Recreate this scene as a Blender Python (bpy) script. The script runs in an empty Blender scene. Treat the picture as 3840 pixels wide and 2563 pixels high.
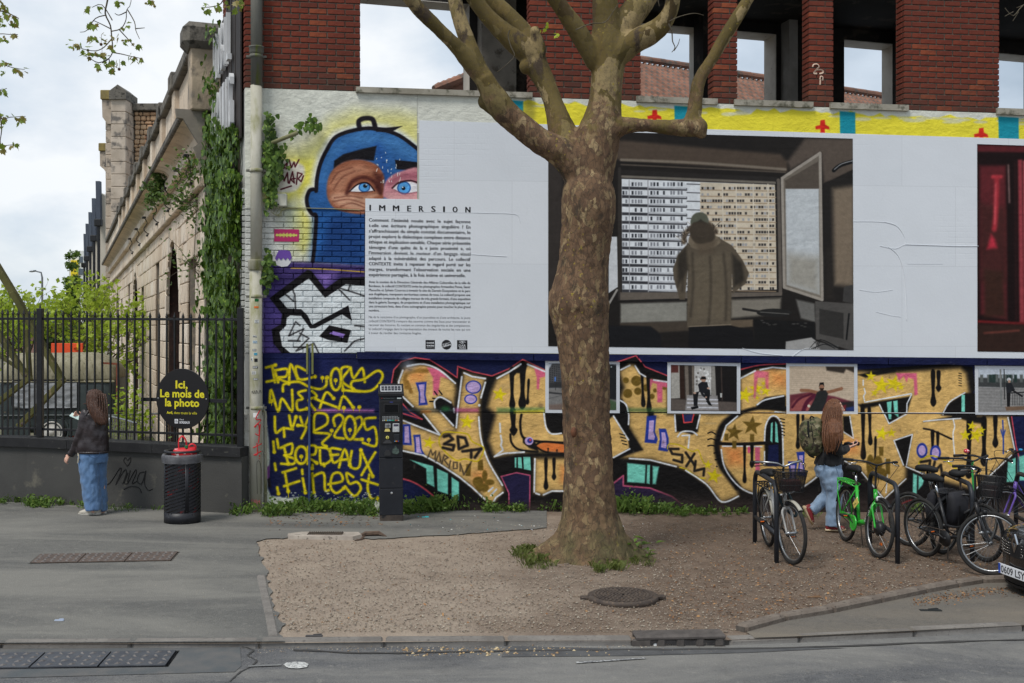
import bpy,math,random
import numpy as np
from mathutils import Matrix,Vector,noise as mnoise
random.seed(7)
rng=np.random.default_rng(7)
SC=bpy.context.scene
COL=SC.collection
PI=math.pi
# camera, sky, sun, exposure
F,CX,HY,H=4267.0,1920.0,1240.0,2.55
cam=bpy.data.objects.new('camera',bpy.data.cameras.new('camera'))
COL.objects.link(cam)
cam.location=(0,0,H)
cam.rotation_euler=(PI/2,0,0)
cam.data.lens=40.0
cam.data.sensor_width=36.0
cam.data.shift_y=-41.5/3840
cam.data.clip_end=5000
SC.camera=cam
SC.view_settings.view_transform='Standard'
SC.view_settings.look='None'
SC.view_settings.exposure=0.35
SC.view_settings.gamma=1
SC.view_settings.use_curve_mapping=False
SUN_EL,SUN_ROT=math.radians(58),math.radians(220)
w=bpy.data.worlds.new('World')
SC.world=w
w.use_nodes=True
nt=w.node_tree
nt.nodes.clear()
def nd(t,**k):
 n=nt.nodes.new(t)
 for a,v in k.items():
  if a.startswith('_'):
   n.inputs[a[1:].replace('_',' ')].default_value=v
  else:
   setattr(n,a,v)
 return n
out=nd('ShaderNodeOutputWorld')
sky=nd('ShaderNodeTexSky',sky_type='NISHITA',sun_disc=False,sun_elevation=SUN_EL,sun_rotation=SUN_ROT)
bg1=nd('ShaderNodeBackground',_Strength=0.1)
bg2=nd('ShaderNodeBackground',_Strength=1.0)
nt.links.new(sky.outputs[0],bg1.inputs[0])
tc=nd('ShaderNodeTexCoord')
sep=nd('ShaderNodeSeparateXYZ')
nt.links.new(tc.outputs['Generated'],sep.inputs[0])
zz=nd('ShaderNodeMath',operation='ABSOLUTE')
nt.links.new(sep.outputs[2],zz.inputs[0])
za=nd('ShaderNodeMath',operation='ADD')
za.inputs[1].default_value=0.45
nt.links.new(zz.outputs[0],za.inputs[0])
vx=nd('ShaderNodeMath',operation='DIVIDE');vy=nd('ShaderNodeMath',operation='DIVIDE')
nt.links.new(sep.outputs[0],vx.inputs[0]);nt.links.new(za.outputs[0],vx.inputs[1])
nt.links.new(sep.outputs[1],vy.inputs[0]);nt.links.new(za.outputs[0],vy.inputs[1])
cmb=nd('ShaderNodeCombineXYZ')
nt.links.new(vx.outputs[0],cmb.inputs[0]);nt.links.new(vy.outputs[0],cmb.inputs[1])
cmb.inputs[2].default_value=3.7
n1=nd('ShaderNodeTexNoise',_Scale=2.3,_Detail=8.0,_Roughness=0.52,_Distortion=0.15)
nt.links.new(cmb.outputs[0],n1.inputs['Vector'])
rp=nd('ShaderNodeValToRGB')
rp.color_ramp.elements[0].position=0.37
rp.color_ramp.elements[0].color=(0.33,0.40,0.48,1)
rp.color_ramp.elements[1].position=0.66
rp.color_ramp.elements[1].color=(0.76,0.785,0.81,1)
e=rp.color_ramp.elements.new(0.525);e.color=(0.53,0.60,0.68,1)
nt.links.new(n1.outputs[0],rp.inputs[0])
nt.links.new(rp.outputs[0],bg2.inputs[0])
mx=nd('ShaderNodeMixShader')
n2=nd('ShaderNodeTexNoise',_Scale=0.9,_Detail=5.0)
nt.links.new(cmb.outputs[0],n2.inputs['Vector'])
mr=nd('ShaderNodeMapRange')
mr.inputs['From Min'].default_value=0.3;mr.inputs['From Max'].default_value=0.6
mr.inputs['To Min'].default_value=0.72;mr.inputs['To Max'].default_value=0.97
nt.links.new(n2.outputs[0],mr.inputs[0])
nt.links.new(mr.outputs[0],mx.inputs[0])
nt.links.new(bg1.outputs[0],mx.inputs[1]);nt.links.new(bg2.outputs[0],mx.inputs[2])
nt.links.new(mx.outputs[0],out.inputs[0])
sun=bpy.data.objects.new('sun',bpy.data.lights.new('sun','SUN'))
COL.objects.link(sun)
sun.data.energy=2.1
sun.data.angle=math.radians(18)
sun.data.color=(1.0,0.965,0.91)
SUNV=Vector((math.cos(SUN_EL)*math.sin(SUN_ROT),math.cos(SUN_EL)*math.cos(SUN_ROT),math.sin(SUN_EL)))
sun.rotation_euler=SUNV.to_track_quat('Z','Y').to_euler()
# measuring helpers
GA,GB=0.028,-0.018
def gz(x,y=0):return GA+GB*x
def P(px,py,Y):
 return Vector(((px-CX)/F*Y,Y,H+(HY-py)/F*Y))
def G(px,py,dz=0.0):
 q=(px-CX)/F
 Y=(GA+dz-H)/((HY-py)/F-GB*q)
 return Vector((q*Y,Y,GA+dz+GB*q*Y))
WY,WM=15.92,0.098
PSI=math.atan(WM)
cps,sps=math.cos(PSI),math.sin(PSI)
def wl(px,py,d=0.0):
 q=(px-CX)/F
 Y=(WY*cps-d)/(cps-q*sps)
 return(q*Y*cps+(Y-WY)*sps,H+(HY-py)/F*Y)
SLOPE=(wl(3740,425)[1]-wl(985,332)[1])/(wl(3740,425)[0]-wl(985,332)[0])
# object helpers
def tag(o,label=None,cat=None,group=None,kind=None):
 if label:o['label']=label
 if cat:o['category']=cat
 if group:o['group']=group
 if kind:o['kind']=kind
 return o
def empty(name,loc=(0,0,0),rz=0.0,label=None,cat=None,group=None,kind=None):
 o=bpy.data.objects.new(name,None)
 COL.objects.link(o)
 o.location=loc
 o.rotation_euler=(0,0,rz)
 o.empty_display_size=0.2
 return tag(o,label,cat,group,kind)
def link(name,me,parent=None,m=None,loc=None,rot=None):
 o=bpy.data.objects.new(name,me)
 COL.objects.link(o)
 if parent:o.parent=parent
 if m is not None:
  me.materials.clear();me.materials.append(m)
 if loc is not None:o.location=loc
 if rot is not None:o.rotation_euler=rot
 return o
def copy_tree(o,parent=None):
 c=o.copy()
 COL.objects.link(c)
 c.parent=parent
 for ch in list(o.children):
  copy_tree(ch,c)
 return c
class MB:
 """collects shapes and links them as one mesh object"""
 def __init__(s):s.v=[];s.f=[]
 def add(s,vs,fs,M=None):
  b=len(s.v)
  if M is not None:vs=[tuple(M@Vector(p)) for p in vs]
  s.v.extend([tuple(p) for p in vs]);s.f.extend([tuple(i+b for i in f) for f in fs])
  return s
 def box(s,c,d,M=None):
  x,y,z=c;a,b,h=d[0]/2,d[1]/2,d[2]/2
  vs=[(x+i*a,y+j*b,z+k*h) for k in(-1,1) for j in(-1,1) for i in(-1,1)]
  return s.add(vs,[(0,2,3,1),(4,5,7,6),(0,1,5,4),(2,6,7,3),(0,4,6,2),(1,3,7,5)],M)
 def bbox(s,c,d,r=0.01,M=None):
  x,y,z=c;a,b,h=d[0]/2,d[1]/2,d[2]/2
  r=min(r,a*.95,b*.95,h*.95)
  vs=[]
  for k in(-1,1):
   for j in(-1,1):
    for i in(-1,1):
     vs+=[(x+i*a,y+j*(b-r),z+k*(h-r)),(x+i*(a-r),y+j*b,z+k*(h-r)),(x+i*(a-r),y+j*(b-r),z+k*h)]
  ix=lambda i,j,k,t:((k+1)//2*4+(j+1)//2*2+(i+1)//2)*3+t
  fs=[]
  for sg in(-1,1):
   q=[ix(sg,-1,-1,0),ix(sg,1,-1,0),ix(sg,1,1,0),ix(sg,-1,1,0)];fs.append(q if sg>0 else q[::-1])
   q=[ix(-1,sg,-1,1),ix(-1,sg,1,1),ix(1,sg,1,1),ix(1,sg,-1,1)];fs.append(q if sg>0 else q[::-1])
   q=[ix(-1,-1,sg,2),ix(1,-1,sg,2),ix(1,1,sg,2),ix(-1,1,sg,2)];fs.append(q if sg>0 else q[::-1])
  for p in(-1,1):
   for q in(-1,1):
    fs.append([ix(p,q,-1,0),ix(p,q,1,0),ix(p,q,1,1),ix(p,q,-1,1)])
    fs.append([ix(p,-1,q,0),ix(p,1,q,0),ix(p,1,q,2),ix(p,-1,q,2)])
    fs.append([ix(-1,p,q,1),ix(1,p,q,1),ix(1,p,q,2),ix(-1,p,q,2)])
    for k in(-1,1):
     pass
  for k in(-1,1):
   for j in(-1,1):
    for i in(-1,1):
     fs.append([ix(i,j,k,0),ix(i,j,k,1),ix(i,j,k,2)])
  return s.add(vs,fs,M)
 def tube(s,pts,r,n=8,cap=True,closed=False,M=None):
  pts=[Vector(p) for p in pts];N=len(pts)
  rs=r if isinstance(r,(list,tuple)) else[r]*N
  vs,fs=[],[]
  up=None
  for i,p in enumerate(pts):
   a=pts[(i-1)%N] if(closed or i>0) else p
   b=pts[(i+1)%N] if(closed or i<N-1) else p
   t=(b-a)
   if t.length<1e-9:t=Vector((0,0,1))
   t.normalize()
   if up is None:
    up=t.orthogonal().normalized()
   up=up-t*up.dot(t)
   if up.length<1e-6:up=t.orthogonal()
   up.normalize()
   sd=t.cross(up)
   rr=rs[i]
   ra,rb=rr if isinstance(rr,(tuple,list)) else(rr,rr)
   for k in range(n):
    an=2*PI*k/n
    vs.append(p+up*(math.cos(an)*ra)+sd*(math.sin(an)*rb))
  for i in range(N if closed else N-1):
   j=(i+1)%N
   for k in range(n):
    fs.append((i*n+k,i*n+(k+1)%n,j*n+(k+1)%n,j*n+k))
  if cap and not closed:
   fs.append(tuple(range(n))[::-1]);fs.append(tuple((N-1)*n+k for k in range(n)))
  return s.add(vs,fs,M)
 def loft(s,rings,n=16,M=None):
  """rings: (centre, half width vector, half depth vector[, power])"""
  vs,fs=[],[]
  for rg in rings:
   c,a,b=Vector(rg[0]),Vector(rg[1]),Vector(rg[2])
   p=rg[3] if len(rg)>3 else 1.0
   for k in range(n):
    an=2*PI*k/n
    ca,sa=math.cos(an),math.sin(an)
    vs.append(c+a*(math.copysign(abs(ca)**p,ca))+b*(math.copysign(abs(sa)**p,sa)))
  N=len(rings)
  for i in range(N-1):
   for k in range(n):
    fs.append((i*n+k,i*n+(k+1)%n,(i+1)*n+(k+1)%n,(i+1)*n+k))
  fs.append(tuple(range(n))[::-1]);fs.append(tuple((N-1)*n+k for k in range(n)))
  return s.add(vs,fs,M)
 def lathe(s,prof,n=16,M=None,cap=True):
  vs=[(r*math.cos(2*PI*k/n),r*math.sin(2*PI*k/n),z) for r,z in prof for k in range(n)]
  fs=[(i*n+k,i*n+(k+1)%n,(i+1)*n+(k+1)%n,(i+1)*n+k) for i in range(len(prof)-1) for k in range(n)]
  if cap:
   fs.append(tuple(range(n))[::-1]);fs.append(tuple((len(prof)-1)*n+k for k in range(n)))
  return s.add(vs,fs,M)
 def prism(s,poly,d0,d1,M=None,axis='y'):
  n=len(poly)
  if axis=='y':
   vs=[(u,d0,v) for u,v in poly]+[(u,d1,v) for u,v in poly]
  else:
   vs=[(u,v,d0) for u,v in poly]+[(u,v,d1) for u,v in poly]
  fs=[tuple(range(n)),tuple(range(n,2*n))[::-1]]+[(i,i+n,(i+1)%n+n,(i+1)%n) for i in range(n)]
  return s.add(vs,fs,M)
 def torus(s,c,R,r,n=32,k=8,M=None,rz=None):
  rz=rz or r
  vs,fs=[],[]
  for i in range(n):
   a=2*PI*i/n
   for j in range(k):
    b=2*PI*j/k
    rr=R+r*math.cos(b)
    vs.append((c[0]+rr*math.cos(a),c[1]+rz*math.sin(b),c[2]+rr*math.sin(a)))
  for i in range(n):
   for j in range(k):
    fs.append((i*k+j,((i+1)%n)*k+j,((i+1)%n)*k+(j+1)%k,i*k+(j+1)%k))
  return s.add(vs,fs,M)
 def ball(s,c,r,n=12,m=8,M=None):
  rx,ry,rz=r if isinstance(r,(tuple,list)) else(r,r,r)
  vs=[(c[0],c[1],c[2]-rz)]
  for i in range(1,m):
   t=PI*i/m
   for k in range(n):
    vs.append((c[0]+rx*math.sin(t)*math.cos(2*PI*k/n),c[1]+ry*math.sin(t)*math.sin(2*PI*k/n),c[2]-rz*math.cos(t)))
  vs.append((c[0],c[1],c[2]+rz))
  fs=[(0,1+(k+1)%n,1+k) for k in range(n)]
  for i in range(m-2):
   for k in range(n):
    a=1+i*n
    fs.append((a+k,a+(k+1)%n,a+n+(k+1)%n,a+n+k))
  a=1+(m-2)*n
  fs+=[(a+k,a+(k+1)%n,len(vs)-1) for k in range(n)]
  return s.add(vs,fs,M)
 def mesh(s,name,smooth=False):
  me=bpy.data.meshes.new(name)
  me.from_pydata(s.v,[],s.f)
  me.update()
  if smooth:me.polygons.foreach_set('use_smooth',[True]*len(me.polygons))
  return me
 def build(s,name,m=None,parent=None,smooth=False,fixn=True):
  me=s.mesh(name,smooth)
  if fixn:
   import bmesh
   bm=bmesh.new();bm.from_mesh(me)
   bmesh.ops.recalc_face_normals(bm,faces=bm.faces)
   bm.to_mesh(me);bm.free()
  return link(name,me,parent,m)
def np_mesh(name,V,Fc,m=None,parent=None,smooth=False):
 me=bpy.data.meshes.new(name)
 V=np.asarray(V,np.float32);Fc=np.asarray(Fc,np.int32)
 k=Fc.shape[1]
 me.vertices.add(len(V));me.vertices.foreach_set('co',V.ravel())
 me.loops.add(Fc.size);me.loops.foreach_set('vertex_index',Fc.ravel())
 me.polygons.add(len(Fc));me.polygons.foreach_set('loop_start',np.arange(0,Fc.size,k,dtype=np.int32))
 me.update(calc_edges=True)
 if smooth:me.polygons.foreach_set('use_smooth',np.ones(len(Fc),bool))
 return link(name,me,parent,m)
def remesh(o,voxel,smooth=2,fac=0.5):
 """weld overlapping closed shapes into one continuous skin"""
 md=o.modifiers.new('r','REMESH');md.mode='VOXEL';md.voxel_size=voxel;md.use_smooth_shade=True
 if smooth:
  sm=o.modifiers.new('s','SMOOTH');sm.iterations=smooth;sm.factor=fac
 dg=bpy.context.evaluated_depsgraph_get()
 me=bpy.data.meshes.new_from_object(o.evaluated_get(dg))
 old=o.data
 mats=list(old.materials)
 o.modifiers.clear();o.data=me
 me.materials.clear()
 for m in mats:me.materials.append(m)
 me.polygons.foreach_set('use_smooth',np.ones(len(me.polygons),bool))
 bpy.data.meshes.remove(old)
 return o
def displace(o,fn):
 me=o.data
 n=len(me.vertices)
 co=np.empty(n*3,np.float32);no=np.empty(n*3,np.float32)
 me.vertices.foreach_get('co',co);me.vertices.foreach_get('normal',no)
 co=co.reshape(-1,3);no=no.reshape(-1,3)
 co=co+no*fn(co)[:,None]
 me.vertices.foreach_set('co',co.ravel());me.update()
def nz(co,sc,seed=0.0):
 return np.array([mnoise.noise(Vector((p[0]*sc[0]+seed,p[1]*sc[1]+seed*1.7,p[2]*sc[2]))) for p in co],np.float32)
def catmull(pts,k=6,closed=False):
 p=[np.array(q,float) for q in pts];n=len(p);r=[]
 rngi=range(n) if closed else range(n-1)
 for i in rngi:
  a=p[(i-1)%n] if(closed or i>0) else p[i]
  b,c=p[i],p[(i+1)%n]
  d=p[(i+2)%n] if(closed or i<n-2) else c
  for j in range(k):
   t=j/k
   r.append(0.5*((2*b)+(-a+c)*t+(2*a-5*b+4*c-d)*t*t+(-a+3*b-3*c+d)*t**3))
 if not closed:r.append(p[-1])
 return[tuple(q) for q in r]
# materials
def L(c):
 if isinstance(c,str):
  c=tuple(int(c[i:i+2],16) for i in(0,2,4))
 return tuple(((x/255)/12.92 if x/255<=.04045 else((x/255+.055)/1.055)**2.4) for x in c[:3])+(1,)
class NT:
 def __init__(s,name):
  s.m=bpy.data.materials.new(name);s.m.use_nodes=True
  s.t=s.m.node_tree;s.b=s.t.nodes['Principled BSDF']
 def n(s,t,**k):
  x=s.t.nodes.new(t)
  for a,v in k.items():
   if a.startswith('_'):x.inputs[a[1:].replace('_',' ')].default_value=v
   else:setattr(x,a,v)
  return x
 def l(s,a,b):s.t.links.new(a,b)
 def mix(s,f,a,b,mode='MIX'):
  x=s.t.nodes.new('ShaderNodeMix');x.data_type='RGBA';x.blend_type=mode
  for i,v in((0,f),(6,a),(7,b)):
   if hasattr(v,'is_output'):s.l(v,x.inputs[i])
   else:x.inputs[i].default_value=v
  return x.outputs[2]
 def noise(s,sc,det=5,rough=.6,vec=None,dist=0.0):
  x=s.n('ShaderNodeTexNoise',_Scale=sc,_Detail=det,_Roughness=rough,_Distortion=dist)
  if vec is not None:s.l(vec,x.inputs['Vector'])
  return x.outputs[0]
 def ramp(s,f,a,b,ca=(0,0,0,1),cb=(1,1,1,1)):
  x=s.n('ShaderNodeValToRGB')
  x.color_ramp.elements[0].position=a;x.color_ramp.elements[1].position=b
  x.color_ramp.elements[0].color=ca;x.color_ramp.elements[1].color=cb
  s.l(f,x.inputs[0]);return x.outputs[0]
 def bump(s,h,st,dist=0.01,prev=None):
  x=s.n('ShaderNodeBump',_Strength=st,_Distance=dist)
  s.l(h,x.inputs['Height'])
  if prev is not None:s.l(prev,x.inputs['Normal'])
  return x.outputs[0]
 def coord(s,kind='Object',scale=None,obj=None,rot=None):
  x=s.n('ShaderNodeTexCoord')
  if obj:x.object=obj
  o=x.outputs[kind]
  if scale or rot:
   mp=s.n('ShaderNodeMapping')
   if scale:mp.inputs['Scale'].default_value=scale
   if rot:mp.inputs['Rotation'].default_value=rot
   s.l(o,mp.inputs[0]);o=mp.outputs[0]
  return o
def pm(name,c1,c2=None,sc=6,rough=.8,bump=0.0,bsc=80,metal=0.0,c3=None,sc3=20,t3=(.58,.66),rnd=0.0,spec=.35,kind='Object',scale=None,bdist=.01,lo=.35,hi=.65,alpha=1.0,trans=0.0,sheen=0.0,coat=0.0):
 s=NT(name);b=s.b
 c1=L(c1);vec=s.coord(kind,scale)
 colr=None
 if c2 is not None:
  colr=s.mix(s.ramp(s.noise(sc,vec=vec),lo,hi),c1,L(c2))
 if c3 is not None:
  colr=s.mix(s.ramp(s.noise(sc3,vec=vec,det=8),*t3),colr if colr is not None else c1,L(c3))
 if rnd:
  oi=s.n('ShaderNodeObjectInfo')
  hs=s.n('ShaderNodeHueSaturation')
  a=s.n('ShaderNodeMapRange');a.inputs['To Min'].default_value=1-rnd;a.inputs['To Max'].default_value=1+rnd
  s.l(oi.outputs['Random'],a.inputs[0]);s.l(a.outputs[0],hs.inputs['Value'])
  if colr is not None:s.l(colr,hs.inputs['Color'])
  else:hs.inputs['Color'].default_value=c1
  colr=hs.outputs[0]
 if colr is not None:s.l(colr,b.inputs['Base Color'])
 else:b.inputs['Base Color'].default_value=c1
 b.inputs['Roughness'].default_value=rough
 b.inputs['Metallic'].default_value=metal
 b.inputs['Specular IOR Level'].default_value=spec
 if coat:b.inputs['Coat Weight'].default_value=coat;b.inputs['Coat Roughness'].default_value=.05
 if sheen:b.inputs['Sheen Weight'].default_value=sheen
 if trans:b.inputs['Transmission Weight'].default_value=trans
 if alpha<1:b.inputs['Alpha'].default_value=alpha
 if bump:
  s.l(s.bump(s.noise(bsc,det=6,rough=.65,vec=vec),bump,bdist),b.inputs['Normal'])
 return s.m
M_={}
def mat(name,*a,**k):
 if name not in M_:M_[name]=pm(name,*a,**k)
 return M_[name]
# painted walls and prints, rasterised here into the script's own images
KS=1.06
class Paint:
 """a picture in wall coordinates; everything is given in photograph pixels"""
 def __init__(s,name,x0,y0,x1,y1,ppm,base,ks=KS):
  c=[wl(x,y) for x in(x0,x1) for y in(y0,y1)]
  s.u0=min(a[0] for a in c);s.u1=max(a[0] for a in c)
  s.v0=min(a[1] for a in c);s.v1=max(a[1] for a in c)
  s.ppm=ppm;s.name=name;s.ks=ks
  s.w=int((s.u1-s.u0)*ppm)+1;s.h=int((s.v1-s.v0)*ppm)+1
  s.a=np.empty((s.h,s.w,3),np.float32);s.a[:]=np.array(base,np.float32)/255
  s.k=ppm/268.0
  s.T=lambda p:p
 def at(s,ox,oy,sc):
  s.T=lambda p:(ox+p[0]*sc,oy+p[1]*sc);s.tsc=sc
  return s
 def raw(s):s.T=lambda p:p;return s
 def _pts(s,pts):
  r=[]
  for p in pts:
   u,v=wl(*s.T(p));r.append(((u-s.u0)*s.ppm,(v-s.v0)*s.ppm))
  return np.array(r,np.float32)
 def _blend(s,x0,y0,al,col):
  c=np.array(col,np.float32)/255
  v=s.a[y0:y0+al.shape[0],x0:x0+al.shape[1]]
  v+=(c-v)*al[...,None]
 def _box(s,p,pad):
  x0=max(0,int(p[:,0].min()-pad));x1=min(s.w,int(p[:,0].max()+pad)+2)
  y0=max(0,int(p[:,1].min()-pad));y1=min(s.h,int(p[:,1].max()+pad)+2)
  return x0,y0,x1,y1
 def _segd(s,X,Y,a,b):
  dx,dy=b[0]-a[0],b[1]-a[1];q=dx*dx+dy*dy+1e-9
  t=np.clip(((X-a[0])*dx+(Y-a[1])*dy)/q,0,1)
  return(X-a[0]-t*dx)**2+(Y-a[1]-t*dy)**2
 def f(s,pts,col,soft=2,al=1.0,sm=False):
  if sm:pts=catmull(pts,5,True)
  p=s._pts(pts);so=max(.6,soft*s.k)
  x0,y0,x1,y1=s._box(p,so+1)
  if x1<=x0 or y1<=y0:return s
  Y,X=np.mgrid[y0:y1,x0:x1].astype(np.float32)+.5
  d=np.full(X.shape,1e9,np.float32);ins=np.zeros(X.shape,bool)
  for i in range(len(p)):
   a,b=p[i],p[(i+1)%len(p)]
   d=np.minimum(d,s._segd(X,Y,a,b))
   if a[1]!=b[1]:
    ins^=((a[1]>Y)!=(b[1]>Y))&(X<(b[0]-a[0])*(Y-a[1])/(b[1]-a[1])+a[0])
  d=np.sqrt(d);sd=np.where(ins,d,-d)
  t=np.clip(sd/so*.5+.5,0,1)
  s._blend(x0,y0,t*t*(3-2*t)*al,col);return s
 def s(s,pts,wd,col,soft=2,al=1.0,sm=True,closed=False):
  if sm and len(pts)>2:pts=catmull(pts,5,closed)
  elif closed:pts=list(pts)+[pts[0]]
  p=s._pts(pts);so=max(.6,soft*s.k);hw=wd*s.k/2
  x0,y0,x1,y1=s._box(p,so+hw+1)
  if x1<=x0 or y1<=y0:return s
  D=np.full((y1-y0,x1-x0),1e9,np.float32)
  for i in range(len(p)-1):
   q=np.array([p[i],p[i+1]])
   a0,b0,a1,b1=s._box(q,so+hw+1)
   if a1<=a0 or b1<=b0:continue
   Y,X=np.mgrid[b0:b1,a0:a1].astype(np.float32)+.5
   v=D[b0-y0:b1-y0,a0-x0:a1-x0]
   np.minimum(v,s._segd(X,Y,p[i],p[i+1]),out=v)
  t=np.clip((hw-np.sqrt(D))/so*.5+.5,0,1)
  s._blend(x0,y0,t*t*(3-2*t)*al,col);return s
 def e(s,c,rx,ry,col,soft=2,al=1.0):
  return s.f([(c[0]+rx*math.cos(t*PI/12),c[1]+ry*math.sin(t*PI/12)) for t in range(24)],col,soft,al)
 def es(s,c,rx,ry,wd,col,soft=2):
  return s.s([(c[0]+rx*math.cos(t*PI/10),c[1]+ry*math.sin(t*PI/10)) for t in range(20)],wd,col,soft,closed=True)
 def star(s,c,r,col,rot=0.0):
  return s.f([(c[0]+(r if i%2==0 else r*.42)*math.sin(i*PI/5+rot),c[1]-(r if i%2==0 else r*.42)*math.cos(i*PI/5+rot)) for i in range(10)],col,3)
 def drip(s,x,y0,y1,w0,col=(22,20,20),x1=None,soft=3):
  x1=x if x1 is None else x1;h=w0/2
  return s.f(catmull([(x-h*.8,y0),(x+h*.8,y0),(x+(x1-x)*.6+h*.55,y0*.4+y1*.6),(x1+h*1.1,y1-h*1.6),(x1,y1),(x1-h*1.1,y1-h*1.6),(x+(x1-x)*.6-h*.55,y0*.4+y1*.6)],4,True),col,soft)
 def grain(s,amt=.05,sc=24):
  g=np.zeros((s.h,s.w),np.float32)
  for k,am in((sc,.5),(sc//3+1,.3),(2,.2)):
   c=rng.random((s.h//k+3,s.w//k+3)).astype(np.float32)
   yy=np.arange(s.h)/k;xx=np.arange(s.w)/k
   yi=yy.astype(int);xi=xx.astype(int);fy=(yy-yi)[:,None];fx=(xx-xi)[None]
   g+=am*(c[yi][:,xi]*(1-fy)*(1-fx)+c[yi+1][:,xi]*fy*(1-fx)+c[yi][:,xi+1]*(1-fy)*fx+c[yi+1][:,xi+1]*fy*fx)
  s.a*=(1+(g-.5)*2*amt)[...,None]
  return s
 def blur(s,n):
  for _ in range(n):
   for ax in(0,1):s.a=(np.roll(s.a,1,ax)+2*s.a+np.roll(s.a,-1,ax))/4
  return s
 def image(s):
  im=bpy.data.images.new(s.name,s.w,s.h)
  px=np.ones((s.h,s.w,4),np.float32)
  px[...,:3]=np.clip(s.a*s.ks,0,.96)
  im.pixels.foreach_set(px.ravel());im.update();im.pack()
  return im
def paint_mat(p,root,rough=.75,bump=.3,bsc=55,bdist=.01,vor=False,wear=None,paper=False):
 s=NT(p.name)
 co=s.coord('Object',obj=root)
 mp=s.n('ShaderNodeMapping',vector_type='POINT')
 sx=s.n('ShaderNodeSeparateXYZ');s.l(co,sx.inputs[0])
 cx=s.n('ShaderNodeCombineXYZ')
 for i,(o,a,b) in enumerate(((0,p.u0,p.w/p.ppm),(2,p.v0,p.h/p.ppm))):
  m1=s.n('ShaderNodeMapRange');m1.clamp=False
  m1.inputs['From Min'].default_value=a;m1.inputs['From Max'].default_value=a+b
  s.l(sx.outputs[o],m1.inputs[0]);s.l(m1.outputs[0],cx.inputs[i])
 tx=s.n('ShaderNodeTexImage');tx.image=p.image();tx.extension='EXTEND';tx.interpolation='Linear'
 s.l(cx.outputs[0],tx.inputs[0])
 col=tx.outputs[0]
 if wear:
  wn=s.ramp(s.noise(wear[1],9,.7,co),wear[2],wear[2]+.05)
  col=s.mix(wn,col,L(wear[0]))
 dn=s.ramp(s.noise(1.3,6,.6,co),.3,.75,(.86,.86,.86,1),(1,1,1,1))
 col=s.mix(1.0,col,dn,'MULTIPLY')
 s.l(col,s.b.inputs['Base Color'])
 s.b.inputs['Roughness'].default_value=rough
 s.b.inputs['Specular IOR Level'].default_value=.12
 h=s.noise(bsc,7,.7,co)
 nb=s.bump(h,bump,bdist)
 if paper:
  wv=s.n('ShaderNodeTexWave',_Scale=4.1,_Distortion=1.2,_Detail=2.0,wave_type='BANDS',bands_direction='Z')
  s.l(co,wv.inputs['Vector'])
  nb=s.bump(wv.outputs[0],.04,.01,nb)
  nb=s.bump(s.noise(2.2,4,.5,co,1.5),.25,.05,nb)
 else:
  nb=s.bump(s.noise(9,5,.6,s.coord('Object',(1,1,1.4),root)),.5,.04,nb)
 s.l(nb,s.b.inputs['Normal'])
 return s.m
BLK,NAV,TAN,WHI=(24,22,22),(25,30,64),(214,174,106),(222,225,230)
YEL,TEA,PNK,BRN,BLU,LIL=(205,190,25),(120,205,185),(214,100,128),(112,88,34),(38,58,150),(186,160,205)
# blue-hooded head and purple mask mural
MH=Paint('hooded_head_mural',912,322,1585,1352,200,(206,206,194))
p=MH.raw()
p.f([(900,780),(1600,782),(1600,1400),(900,1400)],(196,196,190),6)
p.at(780,0,.4782)
p.f([(520,1330),(560,1180),(700,1170),(830,1110),(960,950),(1140,880),(1330,890),(1500,890),(1680,930),(1680,1250),(1400,1000),(1000,1050),(900,1230),(850,1500),(780,1580),(640,1600),(520,1520)],(222,214,110),50,.75)
p.at(900,600,.4782)
p.f([(430,0),(580,0),(545,230),(560,400),(555,640),(500,720),(400,620),(380,420),(500,330),(440,240),(380,300),(300,290),(200,330),(190,240),(240,60)],(224,214,88),22,.9)
p.f([(240,20),(330,0),(490,40),(500,140),(440,240),(300,260),(240,190)],(212,206,196),8,.95,True)
p.f([(330,380),(480,380),(560,520),(540,780),(380,760),(340,560)],(205,205,150),50,.6)
p.f([(360,380),(450,380),(440,620),(360,650)],(150,165,190),40,.55)
U=lambda q:[(780+.4782*x,.4782*y) for x,y in q]
V=lambda q:[(900+.4782*x,600+.4782*y) for x,y in q]
hd=U([(1680,1200),(1500,1065),(1330,1014),(1190,1014),(1010,1070),(930,1180),(880,1290),(855,1400),(848,1495)])+V([(592,232),(548,240),(524,300),(532,370),(565,425),(596,440),(592,560),(582,700),(570,800)])
p.raw()
p.s(hd[:-4],34,(225,226,230),16,.8)
p.f(hd+V([(985,830),(1420,600),(1420,0)]),(46,94,152),4)
p.at(900,600,.4782)
p.f([(600,440),(985,430),(985,830),(565,800)],(28,60,114),40,.9)
p.f([(600,440),(700,430),(640,700),(580,760)],(46,104,172),30,.8)
p.at(780,0,.4782)
p.f([(1180,1020),(1500,1070),(1656,1190),(1656,1290),(1400,1150),(1100,1130),(960,1250),(920,1420),(880,1420),(960,1170)],(76,132,186),26,.65)
p.s([(1330,1150),(1370,1290),(1400,1420)],26,(30,72,140),24,.7)
p.raw().s(hd,14,(26,22,28),3)
p.at(780,0,.4782)
p.s([(1190,1010),(1182,955),(1225,930),(1290,938),(1312,1008)],18,(28,24,30),4)
p.f([(1310,998),(1400,1003),(1525,990),(1440,1036),(1320,1036)],(28,24,30),3)
p.f([(985,1330),(990,1262),(1060,1212),(1200,1172),(1322,1145),(1300,1262),(1160,1250),(1050,1280)],(24,22,26),4)
p.f([(1465,1255),(1660,1275),(1660,1342),(1480,1330)],(24,22,26),3)
p.at(900,600,.4782)
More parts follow.
